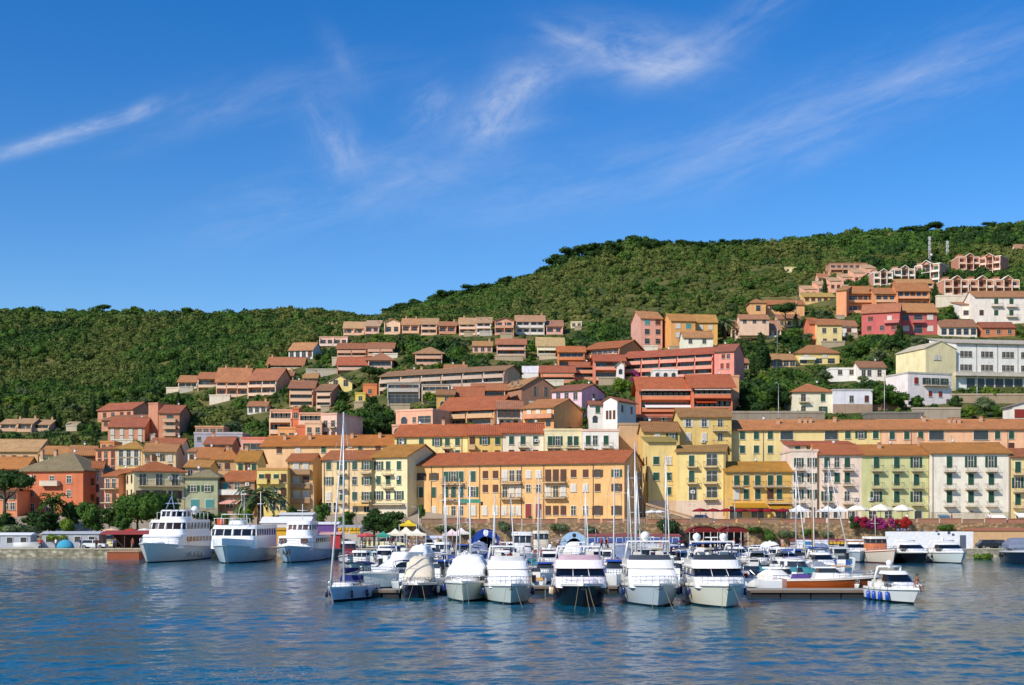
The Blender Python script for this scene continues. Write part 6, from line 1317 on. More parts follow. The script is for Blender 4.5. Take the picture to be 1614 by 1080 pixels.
# foreground hull windows for the sport cruiser
def sailboat(px, py, yaw, L, B, mh, label, short, hullc='e9e8e4', bootc='20304a', coverc='2a3f70', bim=None, group='sailing boats in the harbour', lin_=0, rake=0, furl='e8e4da', fb=.95, mastc=None, tag_=True):
    root = empty('sailing_boat', (0, 0, 0), 0, label, 'sailing boat', group)
    st = hull(root, L, B, fb-.12, fb, .9, gel(hullc), gel(bootc), 2.0, .5, deckm=gel('e2ddd0'), rub=None)
    t = WH; H = B*.3; z0 = fb-.1; ym = -L*.13
    mb = MB(); mb.stack([(z0, -L*.26, L*.12, H, .9), (z0+.35, -L*.2, L*.11, H*.86, .8)], t); mb.build('coach_roof', root)
    mb = MB(); mb.stack([(z0+.12, -L*.2, L*.08, H*1.0, .8), (z0+.26, -L*.185, L*.08, H*.95, .8)], glass(), cap=False); mb.build('side_window', root)
    ms = mastc or paint('dcdcda', .3, .3)
    mb = MB(); mb.tube([(0, ym, z0+.2), (0, ym+rake, z0+mh)], .085, ms, 7, .06); mb.build('mast', root)
    mb = MB()
    for f in (.45, .72): mb.tube([(-B*.3, ym+rake*f, z0+mh*f), (B*.3, ym+rake*f, z0+mh*f)], .025, ms, 4)
    mb.build('spreader', root)
    mb = MB(); mb.tube([(0, ym, z0+1.1), (0, L*.3, z0+1.15)], .05, ms, 6); mb.build('boom', root)
    mb = MB(); mb.grid([[(math.cos(a)*w, y, z0+1.28+math.sin(a)*w*1.2) for a in [q*math.pi/4 for q in range(8)]] for y, w in ((ym, .2), (0, .19), (L*.15, .15), (L*.3, .08))], cloth(coverc), close=True, cap0=True, cap1=True); mb.build('sail_cover', root)
    mb = MB(); bow = (0, st[-1][0][1]+.15, fb)
    mb.tube([bow, (0, ym+rake, z0+mh*.96)], .1, cloth(furl), 6, .035); mb.build('furled_jib', root)
    mb = MB(); wr = paint('9a9c9e', .3, .8)
    for k in (-1, 1):
        mb.tube([(k*B*.46, ym+.1, fb), (k*B*.3, ym+rake*.45, z0+mh*.45), (k*B*.3, ym+rake*.72, z0+mh*.72), (0, ym+rake, z0+mh*.98)], .014, wr, 3)
    mb.tube([(0, L*.48, fb), (0, ym+rake, z0+mh)], .014, wr, 3); mb.build('rigging', root)
    if bim:
        mb = MB(); mb.stack([(z0+.3, L*.02, L*.12, H*1.05, .5), (z0+.85, L*.06, L*.14, H*.95, .4)], cloth(bim)); mb.build('spray_hood', root)
        mb = MB()
        for e in (0, .05): mb.grid([[(x*H*1.25, y, z0+1.7+e+.16*(1-x*x)) for x in (-1, -.5, 0, .5, 1)] for y in (L*.2, L*.3, L*.42)], cloth(bim))
        for k in (-1, 1): mb.tube([(k*H*1.2, L*.22, z0+1.7), (k*H*1.25, L*.32, z0)], .02, STEEL, 4)
        mb.build('bimini', root)
    rail(root, st, 0, 14, .5, 'guard_rail', .014)
    if lin_: lines(root, st, fb, lin_, 1.8)
    orient(root, px, py, L, yaw); return root, st
s_, st_ = sailboat(520, 950, -12, 8.5, 3.1, 14.0, 'pale blue hulled sailing boat with tallest white mast at left front', 'pale blue sailing boat', hullc='b9c6dc', bootc='16202e', coverc='2a2f60', bim='2c3568', group=None, lin_=1, fb=1.15)
fenders(s_, st_, (2, 6, 10), ['1c2340'])
FRONT.append((538, 'pale blue sailing boat'))
for (px, py, yaw, L, mh, c, cc, lb) in [
    (705, 902, 8, 8.5, 10.8, 'e8e6e0', '2f4a86', 'sailing boat with blue boom cover behind the domed canvas cruiser'), (718, 896, -8, 8., 10.8, 'e2dccb', '8a8f96', 'small sailing boat with grey boom cover behind the domed canvas cruiser'),
    (742, 905, 4, 9., 11.4, 'eceae6', 'e6e0d0', 'white sailing boat in front of the blue dome tent'), (776, 899, -5, 8., 8.7, '2b3a5c', '2b3a5c', 'navy hulled sailing boat right of the blue dome tent'),
    (812, 905, 10, 8., 8.5, 'e8e6e0', '9c3b34', 'sailing boat with dark mast and red boom cover'), (847, 902, -4, 9., 11., 'ecebe6', '33508c', 'sailing boat with slim mast near the red fishing boat'),
    (929, 904, 6, 8., 9.4, 'e6e4dc', '5b6b82', 'low masted sailing boat near the light blue dome tent'), (967, 908, -6, 9., 11.6, 'ebe8e2', '2f4a86', 'sailing boat whose mast crosses the orange building corner'),
    (997, 904, 4, 8.6, 12., 'e8e6e0', 'd8d0bc', 'sailing boat with first of the close masts behind radome yacht'), (1003, 912, -3, 9.5, 14., 'f0eee8', '2d3d66', 'sailing boat with the tallest mast behind the radome yacht'),
    (1012, 902, 7, 8., 11.4, 'd6d8da', '7c2f3a', 'sailing boat with third of the close masts behind radome yacht'), (1057, 909, 2, 9.2, 13., 'efece6', 'e6e0d2', 'sailing boat with thick white mast between the two biggest yachts'),
    (1272, 896, 12, 9., 12.6, 'e9e7e2', '3a5590', 'sailing boat before the white gazebo with grey mast'), (1284, 903, -9, 9., 14.6, 'efece4', 'c8862e', 'sailing boat with two tone orange mast right of the gazebo'),
    (1340, 889, 40, 10., 13.8, 'f1efea', 'dcd8ce', 'white sailing boat with long slanting forestay near the maroon shed')]:
    rk = .6 if px == 1284 else 0
    sailboat(px, py, yaw, L, 2.7, mh, lb, lb, c, coverc=cc, rake=rk, mastc=paint('c98a3c', .5) if px == 1284 else (paint('3a4048', .4) if px == 812 else None))

# --- boats at the far quay, right
for a in [(1356, 887, -10, 9, 4.2, 'white fishing cruiser with grey hull right of the slanting forestay', 'grey hull fishing cruiser', 'b8c0c4', {}),
          (1462, 889, 8, 10, 4.2, 'black hulled white topped cruiser moored at the right quay', 'black hull quay cruiser', '0e1117', {'top': 'f4f4f0'}),
          (1519, 889, 4, 10.5, 4.8, 'pale green hulled cruiser with dome before the white hoarding', 'pale green hull cruiser', 'cdd5d0', {'dm': 1})]:
    cruiser(a[0], a[1], a[2], a[3], a[4], a[5], a[6], a[7], fb=1.7, lin_=0, fend='20242c', **a[8])
cruiser(1622, 891, -14, 13, 5.2, 'navy blue motor yacht under grey covers at the right edge', 'navy covered yacht', '1b2436', top='8a93a4', cover='7c8494', fb=1.9, dark=False, lin_=1, fend='0e1117', arch=False)
def workboat(px, py, yaw, L, B, label, short, hullc, wheelc='f0ede4', trim='b03a2a', fb=1.5, wood=None, mast=3.2, wh=(.05, .3), hz=1.9, roofc=None):
    root = empty('fishing_boat', (0, 0, 0), 0, label, 'fishing boat')
    st = hull(root, L, B, fb-.5, fb, .9, gel(hullc), gel('6a2a22'), 2.1, .6, deckm=paint('9c7c58', .8), rub=paint(trim, .5))
    H = B*.3; z0 = fb-.45
    mb = MB(); mb.stack([(z0, L*wh[0], L*wh[1], H, .3), (z0+hz*.55, L*wh[0], L*wh[1], H, .3)], paint(wheelc, .4)); mb.build('wheelhouse', root)
    mb = MB(); mb.stack([(z0+hz*.55, L*wh[0]+.03, L*wh[1]-.02, H*.97, .3), (z0+hz*.85, L*wh[0]+.12, L*wh[1]-.02, H*.94, .3)], glass()); mb.build('windshield', root)
    mb = MB()
    for k in (-.95, -.35, .35, .95): mb.tube([(k*H, L*wh[0]+(.28 if abs(k) > .5 else .0), z0+hz*.55), (k*H*.96, L*wh[0]+(.3 if abs(k) > .5 else .1), z0+hz*.86)], .05, paint(wheelc, .4), 4)
    mb.build('window_pillar', root)
    mb = MB(); mb.stack([(z0+hz*.85, L*wh[0]-.15, L*wh[1]+.3, H*1.12, .3), (z0+hz, L*wh[0]-.1, L*wh[1]+.3, H*1.05, .3)], paint(roofc or wheelc, .4), bot=True); mb.build('wheelhouse_roof', root)
    mb = MB(); mb.tube([(0, L*.18, z0+hz), (0, L*.2, z0+hz+mast)], .05, paint('d8d2c4', .5), 5); mb.tube([(-.7, L*.19, z0+hz+mast*.6), (.7, L*.19, z0+hz+mast*.6)], .03, paint('d8d2c4', .5), 4); mb.build('mast', root)
    rail(root, st, 7, 14, .5); orient(root, px, py, L, yaw); return root, st
workboat(857, 887, 2, 10, 3.7, 'red hulled fishing boat with beige wheelhouse in middle harbour', 'red fishing boat', 'a6281e', 'e2d8c2', 'd8c8a8', fb=2.1, hz=2.9)
workboat(1411, 889, 6, 10.5, 4.3, 'cream classic wooden boat with orange cabin at the right quay', 'cream classic boat', 'd8c8b0', 'd98050', 'c87844', fb=2.0, hz=2.2, roofc='efe8da')
workboat(548, 888, 5, 8, 3.2, 'boat with maroon striped cabin roof behind the pale blue sailing boat', 'maroon striped boat', 'e8e2dc', '8e2a38', '8e2a38', fb=1.2, hz=2.3, roofc='f2efe8', mast=1.8)
workboat(552, 899, -10, 7, 3., 'small white cabin boat left of the sport cruiser', 'small white left cabin boat', 'eceae4', 'f2f0ea', '30405c', fb=1., hz=1.8, mast=1.2)
workboat(828, 893, 3, 11, 4.2, 'tall white fishing boat with upper bridge beside the red fishing boat', 'tall white fishing boat', 'ebe9e4', 'f2f0ec', '884050', fb=1.6, hz=3.4, mast=1.8)
workboat(690, 893, -4, 8, 3.2, 'boxy white boat before the cream market tents', 'boxy white boat', 'ecebe6', 'f2f1ee', '404858', fb=1.4, hz=2.2, mast=1.4)
# varnished boat lying along the pontoon
def varnished():
    root = empty('wooden_motor_boat', (0, 0, 0), 0, 'long varnished orange wooden boat with white cabin lying along the pontoon', 'motor boat')
    va, nt = new('varnish'); a = tex(nt, scale=1.2, detail=4, sc=(6, .5, 6)); bsdf(nt, mixc(nt, a, lin('b5581c'), lin('7c3610')), .2)
    L, B = 8.0, 2.6; st = hull(root, L, B, 1.35, 1.6, .7, va, gel('20242a'), 2.1, .6, rub=paint('efe6d4', .5))
    mb = MB(); mb.stack([(1.2, -L*.25, L*.2, .8, .7), (1.9, -L*.18, L*.18, .7, .6)], WH); mb.build('coach_roof', root)
    mb = MB(); mb.stack([(1.9, -L*.1, L*.16, .68, .5), (2.3, -L*.03, L*.15, .6, .4)], glass()); mb.build('windshield', root)
    mb = MB(); mb.stack([(2.3, -L*.06, L*.2, .68, .4), (2.4, -L*.04, L*.2, .62, .4)], WH, bot=True); mb.build('hard_top', root)
    mb = MB(); mb.stack([(1.3, L*.22, L*.42, .85, .3), (1.75, L*.24, L*.4, .75, .2)], cloth('5a4a86')); mb.build('cockpit_cover', root)
    rail(root, st, 6, 14, .45); c = P(1384, 0, 108.5); root.location = (c.x-L/2, 108.4, 0); root.rotation_euler = (0, 0, rad(88))
varnished()

# --- the three ferries
def ferry(px, py, yaw, L, B, label, hullc, tiers, fb, extra, group='white passenger ferries'):
    root = empty('ferry', (0, 0, 0), 0, label, 'ferry', group)
    st = hull(root, L, B, fb-.9, fb, 2.2, gel(hullc), gel('1f3a44'), 3.4, .62, rub=gel('c9c9c4'))
    for t in tiers:
        z0, z1, yf, yb, hw, wz, wcol, kind = t; h = z1-z0; m = gel('f0efeb'); n = 12
        mb = MB(); mb.stack([(z0, yf, yb, hw, 1.4), (z0+h*wz[0], yf+h*wz[0]*.35, yb, hw, 1.4)], m); mb.build(kind, root)
        gl = paint(wcol, .12); a, b_ = z0+h*wz[0], z0+h*wz[1]; k = int((yb-yf)/1.6); mb = MB()
        if kind == 'main_deck_cabin':            # blank raked front, windows only along the sides
            mb2 = MB(); mb2.stack([(a, yf+h*wz[0]*.35, yb, hw, 1.4), (b_, yf+h*wz[1]*.42, yb, hw-.02, 1.4)], m); mb2.build('raked_front', root)
            for sg in (-1, 1):
                mb.box(sg*hw-.03, sg*hw+.03, yf+4.2, yb-.6, a+.05, b_-.1, gl)
                for i in range(3, k+1): y = yf+1.6*i; mb.box(sg*hw-.07, sg*hw+.07, y-.12, y+.12, a, b_, m)
            for x in (-.62, .62): mb.box(x*hw-.5, x*hw+.5, yf+h*wz[0]*.35-.0, yf+h*wz[0]*.35+.5, a+.1, b_-.1, gl) if hw < 2.8 else None
        else:
            mb.stack([(a, yf+h*wz[0]*.35+.02, yb-.02, hw-.03, 1.4), (b_, yf+h*wz[1]*.42, yb-.02, hw-.06, 1.4)], gl)
            for i in range(1, k+1):
                y = yf+1.6*i
                for sg in (-1, 1): mb.box(sg*(hw-.02)-.06, sg*(hw-.02)+.06, y-.1, y+.12, a, b_, m)
            for x, r_w in ((-.82, .16), (-.4, .09), (0, .2), (.4, .09), (.82, .16)): mb.tube([(x*hw, yf+h*wz[0]*.35+(1.4-1.4*math.sqrt(1-abs(x)**2.4))-.04, a), (x*hw*.98, yf+h*wz[1]*.42+(1.4-1.4*math.sqrt(1-abs(x)**2.4))-.04, b_)], r_w, m, 4)
        mb.build('window_band', root)
        mb = MB(); mb.stack([(b_, yf+h*wz[1]*.42-.2, yb+.3, hw+.03, 1.4), (z1, yf+h*.5, yb+.3, hw-.05, 1.4)], m, bot=True); mb.build('cabin_roof', root)
    rail(root, st, 7, 14, .8, 'bow_rail', .03)
    extra(root, st); lines(root, st, fb, 2, 3, 1.6); orient(root, px, py, L, yaw); return root
def ex1(root, st):
    mb = MB(); m = paint('8894b8', .4)
    for x in (-.7, .7): mb.tube([(x, -1, 7.6), (0, -.2, 9.8)], .07, m, 5)
    mb.tube([(0, -.2, 9.2), (0, -.1, 10.6)], .05, m, 5); mb.box(-.9, .9, -.3, -.15, 8.6, 8.75, m); mb.build('radar_mast', root)
    dome(root, 1.9, 5, 7.2, .6)
    mb = MB(); m = paint('e8e8e4', .4)
    for k in (-1, 1):
        mb.tube([(k*2.7, 1, 7.3), (k*2.7, 9, 7.3)], .04, m, 4)
        for y in range(1, 10, 2): mb.tube([(k*2.7, y, 6.2), (k*2.7, y, 7.3)], .04, m, 4)
    mb.build('deck_rail', root)
    for i in (4, 5, 6, 7):
        p = st[i][-1]; mb = MB(); mb.ell((p[0]+.22, p[1], p[2]-1.3), (.25, .42, .42), paint('c9c2b4', .8), 8, 6); mb.build('tyre_fender', root)
    mb = MB(); mb.stack([(2.3, -10, -6.5, 1.3, 1), (2.9, -9.6, -6.6, 1.1, 1)], cloth('f2f2ee')); mb.build('life_raft_cover', root)
ferry(225, 888, -4, 25, 6.6, 'largest white passenger ferry with three decks and brown side windows', 'dcdedb',
      [(1.9, 4.0, -6.2, 11, 3.0, (.45, .85), '5c3520', 'main_deck_cabin'), (4.0, 6.2, -3.4, 9.5, 2.8, (.35, .8), '33241c', 'bridge_deck'), (6.2, 7.7, -.8, 3.5, 2.0, (.3, .85), '14181c', 'wheelhouse')], 2.9, ex1)
def ex2(root, st):
    m = paint('ecebe6', .4)
    mb = MB()
    for k in (-1, 1): mb.tube([(k*2., -4.5, 5.6), (k*1.8, -4.2, 7.), (k*1.8, 0, 7.)], .06, m, 5)
    mb.tube([(-1.8, -4.2, 7.), (1.8, -4.2, 7.)], .06, m, 5)
    for x in (-2.6, -1.3, 0, 1.3, 2.6): mb.tube([(x, -5.4, 5.5), (x, -5.4, 6.4)], .04, m, 4)
    mb.tube([(-2.7, -5.4, 6.4), (2.7, -5.4, 6.4)], .04, m, 4); mb.build('deck_rail', root)
    mb = MB(); mb.tube([(-.5, 0, 6.9), (0, .1, 9.), (.5, 0, 6.9)], .06, m, 5); mb.tube([(0, .1, 8.2), (0, .1, 10.5)], .03, m, 4); mb.build('radar_mast', root)
    mb = MB(); mb.tube([(2.2, 3, 6), (2.2, 3, 10.4)], .06, m, 5); mb.tube([(1.7, 3, 8.6), (2.7, 3, 8.6)], .05, m, 4); mb.build('aft_mast', root)
    mb = MB(); mb.stack([(5.5, -3.5, -1, 1.1, .3), (6.2, -3.4, -1, 1., .3)], m); mb.build('locker', root)
    mb = MB(); mb.box(-2.8, -2.0, -3.4, -1.6, 5.5, 6.3, paint('d8562c', .5)); mb.build('life_raft', root)
    mb = MB(); mb.grid([[(p[k][0]*q, p[k][1]-dy, p[k][2]+dz) for dz, q, dy in ((0, 1.0, 0), (.95, 1.03, .15), (.95, .97, 0), (0, .95, -.1))] for k, rng in ((0, st[6:]), (-1, st[6:][::-1])) for p in rng], gel('eceff0'), smooth=False); mb.build('bow_bulwark', root)
ferry(350, 889, -2, 22, 6.9, 'middle white ferry with high bow bulwark and straight window row', 'ccd8dc', [(2.0, 5.4, -6.0, 9, 3.3, (.55, .84), '1a2229', 'bridge_deck')], 2.7, ex2)
def ex3(root, st):
    m = paint('ecebe6', .4)
    mb = MB(); mb.tube([(0, 1, 6.2), (0, 1.1, 8.6)], .05, m, 5); mb.tube([(-.8, 1, 7.6), (.8, 1, 7.6)], .04, m, 4); mb.build('radar_mast', root)
    mb = MB(); mb.grid([[(x, y, 4.15) for x in (-2.6, 2.6)] for y in (3, 9.5)], cloth('b04a38')); mb.build('deck_awning', root)
    mb = MB(); mb.box(-.5, .5, -9.95, -9.7, 1.2, 2.0, paint('3b3f44', .4)); mb.build('anchor_plate', root)
ferry(448, 888, -3, 22, 5.9, 'rightmost white ferry with brown lower windows and dark anchor', 'bccbd6', [(1.7, 3.8, -5.6, 10, 2.6, (.45, .85), '5a3626', 'main_deck_cabin'), (3.8, 6.0, -2.8, 3.2, 1.9, (.4, .75), '6a5248', 'wheelhouse')], 2.5, ex3)
# ================================================================ small boats packed behind the front row
def copy_tree(o, parent=None):
    c = o.copy(); COL.objects.link(c)
    if parent: c.parent = parent
    for ch in list(o.children): copy_tree(ch, c)
    return c
def small(typ, hc, cc):
    root = empty('small_boat', (0, 0, -50)); L = {'covered': 5.4, 'open': 5.0, 'cabin': 6.4, 'console': 5.6, 'speed': 6.2}[typ]; B = L*.37; fb = .85 if typ != 'cabin' else 1.05
    st = hull(root, L, B, fb-.15, fb, .6, gel(hc), gel('23303a'), 2.1, .6, rub=gel('cfd0cc') if hc != 'efeeea' else None)
    H = B*.36; z = fb-.12
    if typ == 'covered':
        mb = MB(); mb.stack([(z, -L*.29, L*.44, H*1.0, 1.4), (z+.35, -L*.22, L*.4, H*.95, 1.), (z+.72, -L*.02, L*.25, H*.55, .4)], cloth(cc)); mb.build('canvas_cover', root)
    if typ == 'open':
        mb = MB(); mb.box(-H, H, -L*.05, L*.02, z, z+.25, paint('c89a60', .6)); mb.box(-H, H, L*.2, L*.27, z, z+.25, paint('c89a60', .6)); mb.build('bench', root)
        mb = MB(); mb.stack([(z, -L*.33, -L*.1, H*.7, 1.1), (z+.16, -L*.31, -L*.1, H*.66, 1.)], cloth(cc)); mb.build('bow_cushion', root)
    if typ in ('console', 'open'):
        mb = MB(); mb.box(-.35, .35, L*.05, L*.16, z, z+.75, WH); mb.grid([[(-.35, L*.05, z+.75), (.35, L*.05, z+.75)], [(-.3, L*.08, z+1.1), (.3, L*.08, z+1.1)]], paint('39424c', .1)); mb.build('console', root)
    if typ == 'console':
        mb = MB()
        for e in (0, .05): mb.grid([[(x*H*1.1, y, z+1.75+e+.1*(1-x*x)) for x in (-1, 0, 1)] for y in (-L*.05, L*.1, L*.28)], cloth(cc))
        for k in (-1, 1):
            for y in (-L*.04, L*.27): mb.tube([(k*H*1.05, y, z+1.75), (k*H*1.1, y+.1, z)], .025, STEEL, 4)
        mb.build('bimini', root)
    if typ == 'cabin':
        mb = MB(); mb.stack([(z, -L*.29, L*.15, H*.92, 1.5), (z+.45, -L*.22, L*.15, H*.9, .6)], WH); mb.build('coach_roof', root)
        mb = MB(); mb.stack([(z+.45, -L*.08, L*.2, H*.92, .4), (z+.95, -L*.02, L*.19, H*.82, .3)], glass()); mb.build('windshield', root)
        mb = MB(); mb.stack([(z+.95, -L*.06, L*.3, H*.95, .4), (z+1.08, -L*.04, L*.3, H*.88, .3)], gel(cc), bot=True)
        for k in (-1, 1): mb.box(k*H*.85-.04, k*H*.85+.04, L*.17, L*.21, z+.4, z+.95, WH)
        mb.build('cabin_roof', root)
    if typ == 'speed':
        mb = MB(); mb.stack([(z, -L*.34, -L*.02, H*.85, 1.5), (z+.3, -L*.29, -L*.02, H*.8, 1.2)], WH); mb.build('fore_deck', root)
        mb = MB(); mb.stack([(z+.3, -L*.1, L*.02, H*.95, .5), (z+.68, -L*.02, L*.03, H*.85, .4)], paint('2a333c', .1), cap=False); mb.build('windshield', root)
        mb = MB(); mb.box(-H*.8, H*.8, L*.12, L*.3, z, z+.38, cloth(cc)); mb.build('seat', root)
        mb = MB(); mb.tube([(-H*1.1, L*.3, z), (-H, L*.24, z+1.2), (H, L*.24, z+1.2), (H*1.1, L*.3, z)], .05, WH, 5); mb.build('roll_bar', root)
    if typ != 'covered':
        mb = MB(); mb.box(-.18, .18, L*.49, L*.57, z-.1, z+.55, paint('1c1f24' if cc != 'efeeea' else 'c8ccd0', .3)); mb.build('outboard_motor', root)
    rail(root, st, 9, 14, .35)
    return root
CN = {'2c4f9c': 'blue', 'e9e4d8': 'ivory', '8b929c': 'grey', '1d2b54': 'navy', 'b5342c': 'red', 'd6b98c': 'sand', '3b7f86': 'teal', 'efeeea': 'white', '7a2f3a': 'maroon', 'd4d8dc': 'silver'}
TY = {'covered': ('white boat under %s canvas', '%s hulled boat under %s canvas'), 'open': ('white open boat with %s cushions', '%s open boat with %s cushions'), 'cabin': ('white cabin boat with %s roof', '%s cabin boat with %s roof'), 'console': ('white boat with %s bimini', '%s boat with %s bimini'), 'speed': ('white speedboat with %s seats', '%s speedboat with %s seats')}
KINDS = [('covered', 'efeeea', '2c4f9c'), ('covered', 'efeeea', 'e9e4d8'), ('covered', 'efeeea', '8b929c'), ('open', 'efeeea', '2c4f9c'), ('open', 'efeeea', 'd6b98c'), ('cabin', 'efeeea', 'efeeea'), ('cabin', 'efeeea', 'd4d8dc'), ('cabin', '1d2b54', 'efeeea'),
         ('console', 'efeeea', '1d2b54'), ('console', 'efeeea', 'e9e4d8'), ('console', 'efeeea', '7a2f3a'), ('speed', 'efeeea', 'e9e4d8'), ('speed', 'efeeea', 'b5342c'), ('speed', 'b5342c', 'efeeea'), ('covered', 'efeeea', '3b7f86'), ('covered', '1d2b54', '1d2b54'), ('speed', 'efeeea', '8b929c'), ('cabin', 'efeeea', '2c4f9c'), ('open', '3b7f86', 'efeeea')]
SP = {}
rb = random.Random(21)
ROWN = ['pontoon side', 'nearest', 'second', 'third', 'fourth', 'fifth', 'sixth', 'farthest']
FR = sorted(set(FRONT)); FR = [f for f in FR if f[0] < 1350]
used_at = []
nb = 0
for ri, (D, xa, xb) in enumerate([(112.5, 1188, 1325), (117, 595, 1335), (128, 590, 1340), (141, 580, 1335), (155, 575, 1330), (170, 570, 1325), (184, 565, 1320), (197, 560, 1315)]):
    px = xa
    while px < xb:
        wpx = 2.3*F/D; px += wpx*rb.uniform(.98, 1.18)
        if px > xb: break
        if rb.random() < .04: continue
        near = min(FR, key=lambda f: abs(f[0]-px)); order = KINDS[:]; rb.shuffle(order)
        w = [k for k in order if k[1] == 'efeeea']; order = w[:11]+order
        for (t, hc, cc) in order:
            d = TY[t][0] % CN[cc] if hc == 'efeeea' else TY[t][1] % (CN[hc], CN[cc])
            rel = 'straight behind' if abs(near[0]-px) < 22 else ('left behind' if px < near[0] else 'right behind')
            lb = '%s, %s row, %s the %s' % (d, ROWN[ri], rel, near[1])
            if lb not in LABELS and len(lb.split()) <= 16: break
        if (t, hc, cc) not in SP: SP[(t, hc, cc)] = small(t, hc, cc); o = SP[(t, hc, cc)]
        else: o = copy_tree(SP[(t, hc, cc)])
        tag(o, lb, 'small boat', 'small boats packed behind the front row'); s = rb.uniform(.98, 1.32)
        o.location = (X(px, D), D+rb.uniform(-2.5, 2.5), rb.uniform(-.03, .05)); o.scale = (s, s, s)
        yaw = rb.choice([0, 0, 180, 0, 180])+rb.uniform(-9, 9)
        if px > 1190 and D < 114: yaw = 20+rb.uniform(-12, 12)
        elif px > 1190 and D < 135: yaw = 60+rb.uniform(-12, 12)
        o.rotation_euler = (0, 0, rad(yaw)); nb += 1
print('small boats', nb)
# mid sized white cruisers standing taller among the small boats
_fr = len(FRONT)
for i, (px, py, w_) in enumerate([(600, 897, 'left of the boxy white boat'), (648, 903, 'just behind the beige covered cruiser stern'), (672, 890, 'between boxy white boat and cream market tents'), (758, 893, 'below the big blue dome tent'), (790, 902, 'right of the navy hulled sailing boat'),
        (875, 905, 'between white canvas and black hulled yachts'), (900, 893, 'below the light blue dome tent'), (948, 899, 'before the blue banded shed left end'), (985, 905, 'directly left of the radome yacht stern'), (1090, 903, 'in the gap between the two biggest yachts'),
        (1200, 903, 'right behind the blue bimini yacht'), (1222, 893, 'below the lone round wall bush'), (1246, 904, 'left of the grey masted sailing boat'), (1300, 898, 'right of the orange masted sailing boat'), (1316, 908, 'behind the varnished wooden boat bow'), (1180, 893, 'before the second arched red canopy')]):
    cov = [None, 'f0efec', None, '7f8aa0', None][i % 5]
    cruiser(px, py, rb.uniform(-10, 10), rb.uniform(8.2, 9.4), rb.uniform(2.9, 3.3), ['white cruiser with hard top', 'white cruiser under pale canvas', 'white cruiser with radar arch', 'white cruiser under grey canvas', 'white cruiser with blue bimini'][i % 5]+' '+w_, 'mid cruiser', ['e9e8e4', 'efeeea', 'd4dbe0'][i % 3],
            cover=cov, dark=cov is None, bim='2f4f96' if i % 5 == 4 else None, fb=1.35, lin_=0, dm=i % 2, ch=1.1, fend='20305c', group='mid sized cruisers behind the front row')
del FRONT[_fr:]
# ---------------------------------------------------------------- pontoons
def pontoon(x0, x1, D0, D1, label, z=.68):
    root = empty('floating_pontoon', ((x0+x1)/2, (D0+D1)/2, 0), 0, label, 'pontoon', 'floating pontoons'); w, d = (x1-x0)/2, (D1-D0)/2
    mb = MB(); mb.box(-w, w, -d, d, z-.12, z, paint('a39a8a', .9)); mb.build('walkway', root)
    mb = MB(); n = max(2, int(2*w/2.4))
    for i in range(n): a = -w+2*w*i/n; mb.box(a+.06, a+2*w/n-.06, -d+.1, d-.1, -.4, z-.125, paint('2c2b2a', .8))
    mb.build('float', root)
    mb = MB(); mb.box(-w, w, -d-.05, -d-.005, z-.24, z-.03, paint('7c6a58', .8)); mb.build('fender_board', root)
pontoon(X(1183, 104), X(1374, 104), 104, 106.6, 'dark floating pontoon right of the blue bimini yacht')
pontoon(X(574, 104), X(630, 104), 104, 106.4, 'short dark pontoon end under the white sport cruiser')
pontoon(X(632, 110), X(1178, 110), 109.5, 111, 'long pontoon hidden behind the front row of yachts')
pontoon(X(585, 137), X(1330, 137), 137, 138.5, 'second long pontoon among the small boats')
pontoon(X(575, 166), X(1325, 166), 166, 167.5, 'third long pontoon near the far quay')
mb = MB()
mb.box(X(172, 199), X(222, 199), 198, 203, -.3, 1.1, paint('a0522e', .8)); mb.box(X(172, 199), X(222, 199), 197.9, 203.1, 1.101, 1.25, paint('b98c68', .9))
tag(mb.build('rusty_barge'), 'rust brown flat barge tied at the quay beside the largest ferry', 'barge')
# ================================================================ things on the quay and the promenade
QZ, PZ = 1.4, 5.52
def hut(name, label, cat, x0, x1, yt, D, col, roofc, dep=4, zb=QZ, wins=0, over=.2, fringe=None, band=None, rise=.25, openf=False):
    root = empty(name, (X((x0+x1)/2, D), D, zb), 0, label, cat); w = (X(x1, D)-X(x0, D))/2; h = Z(yt, D)-zb
    mb = MB()
    if openf:
        n = max(2, int(w*2/3)); m = paint(col, .7)
        for i in range(n+1):
            x = -w+.1+(2*w-.2)*i/n
            for y in (.1, dep-.1): mb.box(x-.06, x+.06, y-.06, y+.06, 0, h, m)
        mb.build('post', root); mb = MB(); mb.box(-w+.2, w-.2, dep-.05, dep, 0, h, paint('4a3a34', .9)); mb.build('dark_backing', root)  # dark panel stands in for the shade beneath the open roof
    else:
        mb.box(-w, w, 0, dep, 0, h, paint(col, .8, 0, .1)); mb.build('wall', root)
    mb = MB(); mb.grid([[(x, -over, h+.02), (x, dep/2, h+rise+.1), (x, dep+over, h+.02), (x, dep+over, h-.08), (x, -over, h-.08)] for x in (-w-over, w+over)], paint(roofc, .8, 0, .1), close=True, smooth=False, cap0=True, cap1=True); mb.build('roof', root)
    if fringe:
        mb = MB(); n = int(2*w/.6)
        for i in range(n): x = -w+2*w*i/n; mb.box(x+.02, x+.52, -over-.04, -over-.01, h-.5, h-.08, cloth(fringe))
        mb.build('fringe', root)
    if band: mb = MB(); mb.box(-w, w, -.06, -.003, h-1.1, h-.3, paint(band, .6)); mb.build('painted_band', root)
    for i in range(wins):
        mb = MB(); frame_bars(mb, 1., .9, paint('e8e4da', .5)); mb.face([(-.5, -.02, -.45), (.5, -.02, -.45), (.5, -.02, .45), (-.5, -.02, .45)], glass()); mb.build('window', root, (-w+2*w*(i+.5)/wins, 0, h*.6))
    return root
hut('container_office', 'long grey office container with white roof at the frame edge', 'container', -60, 48, 843, 212, 'b4b8bc', 'e8ebec', 3, wins=5)
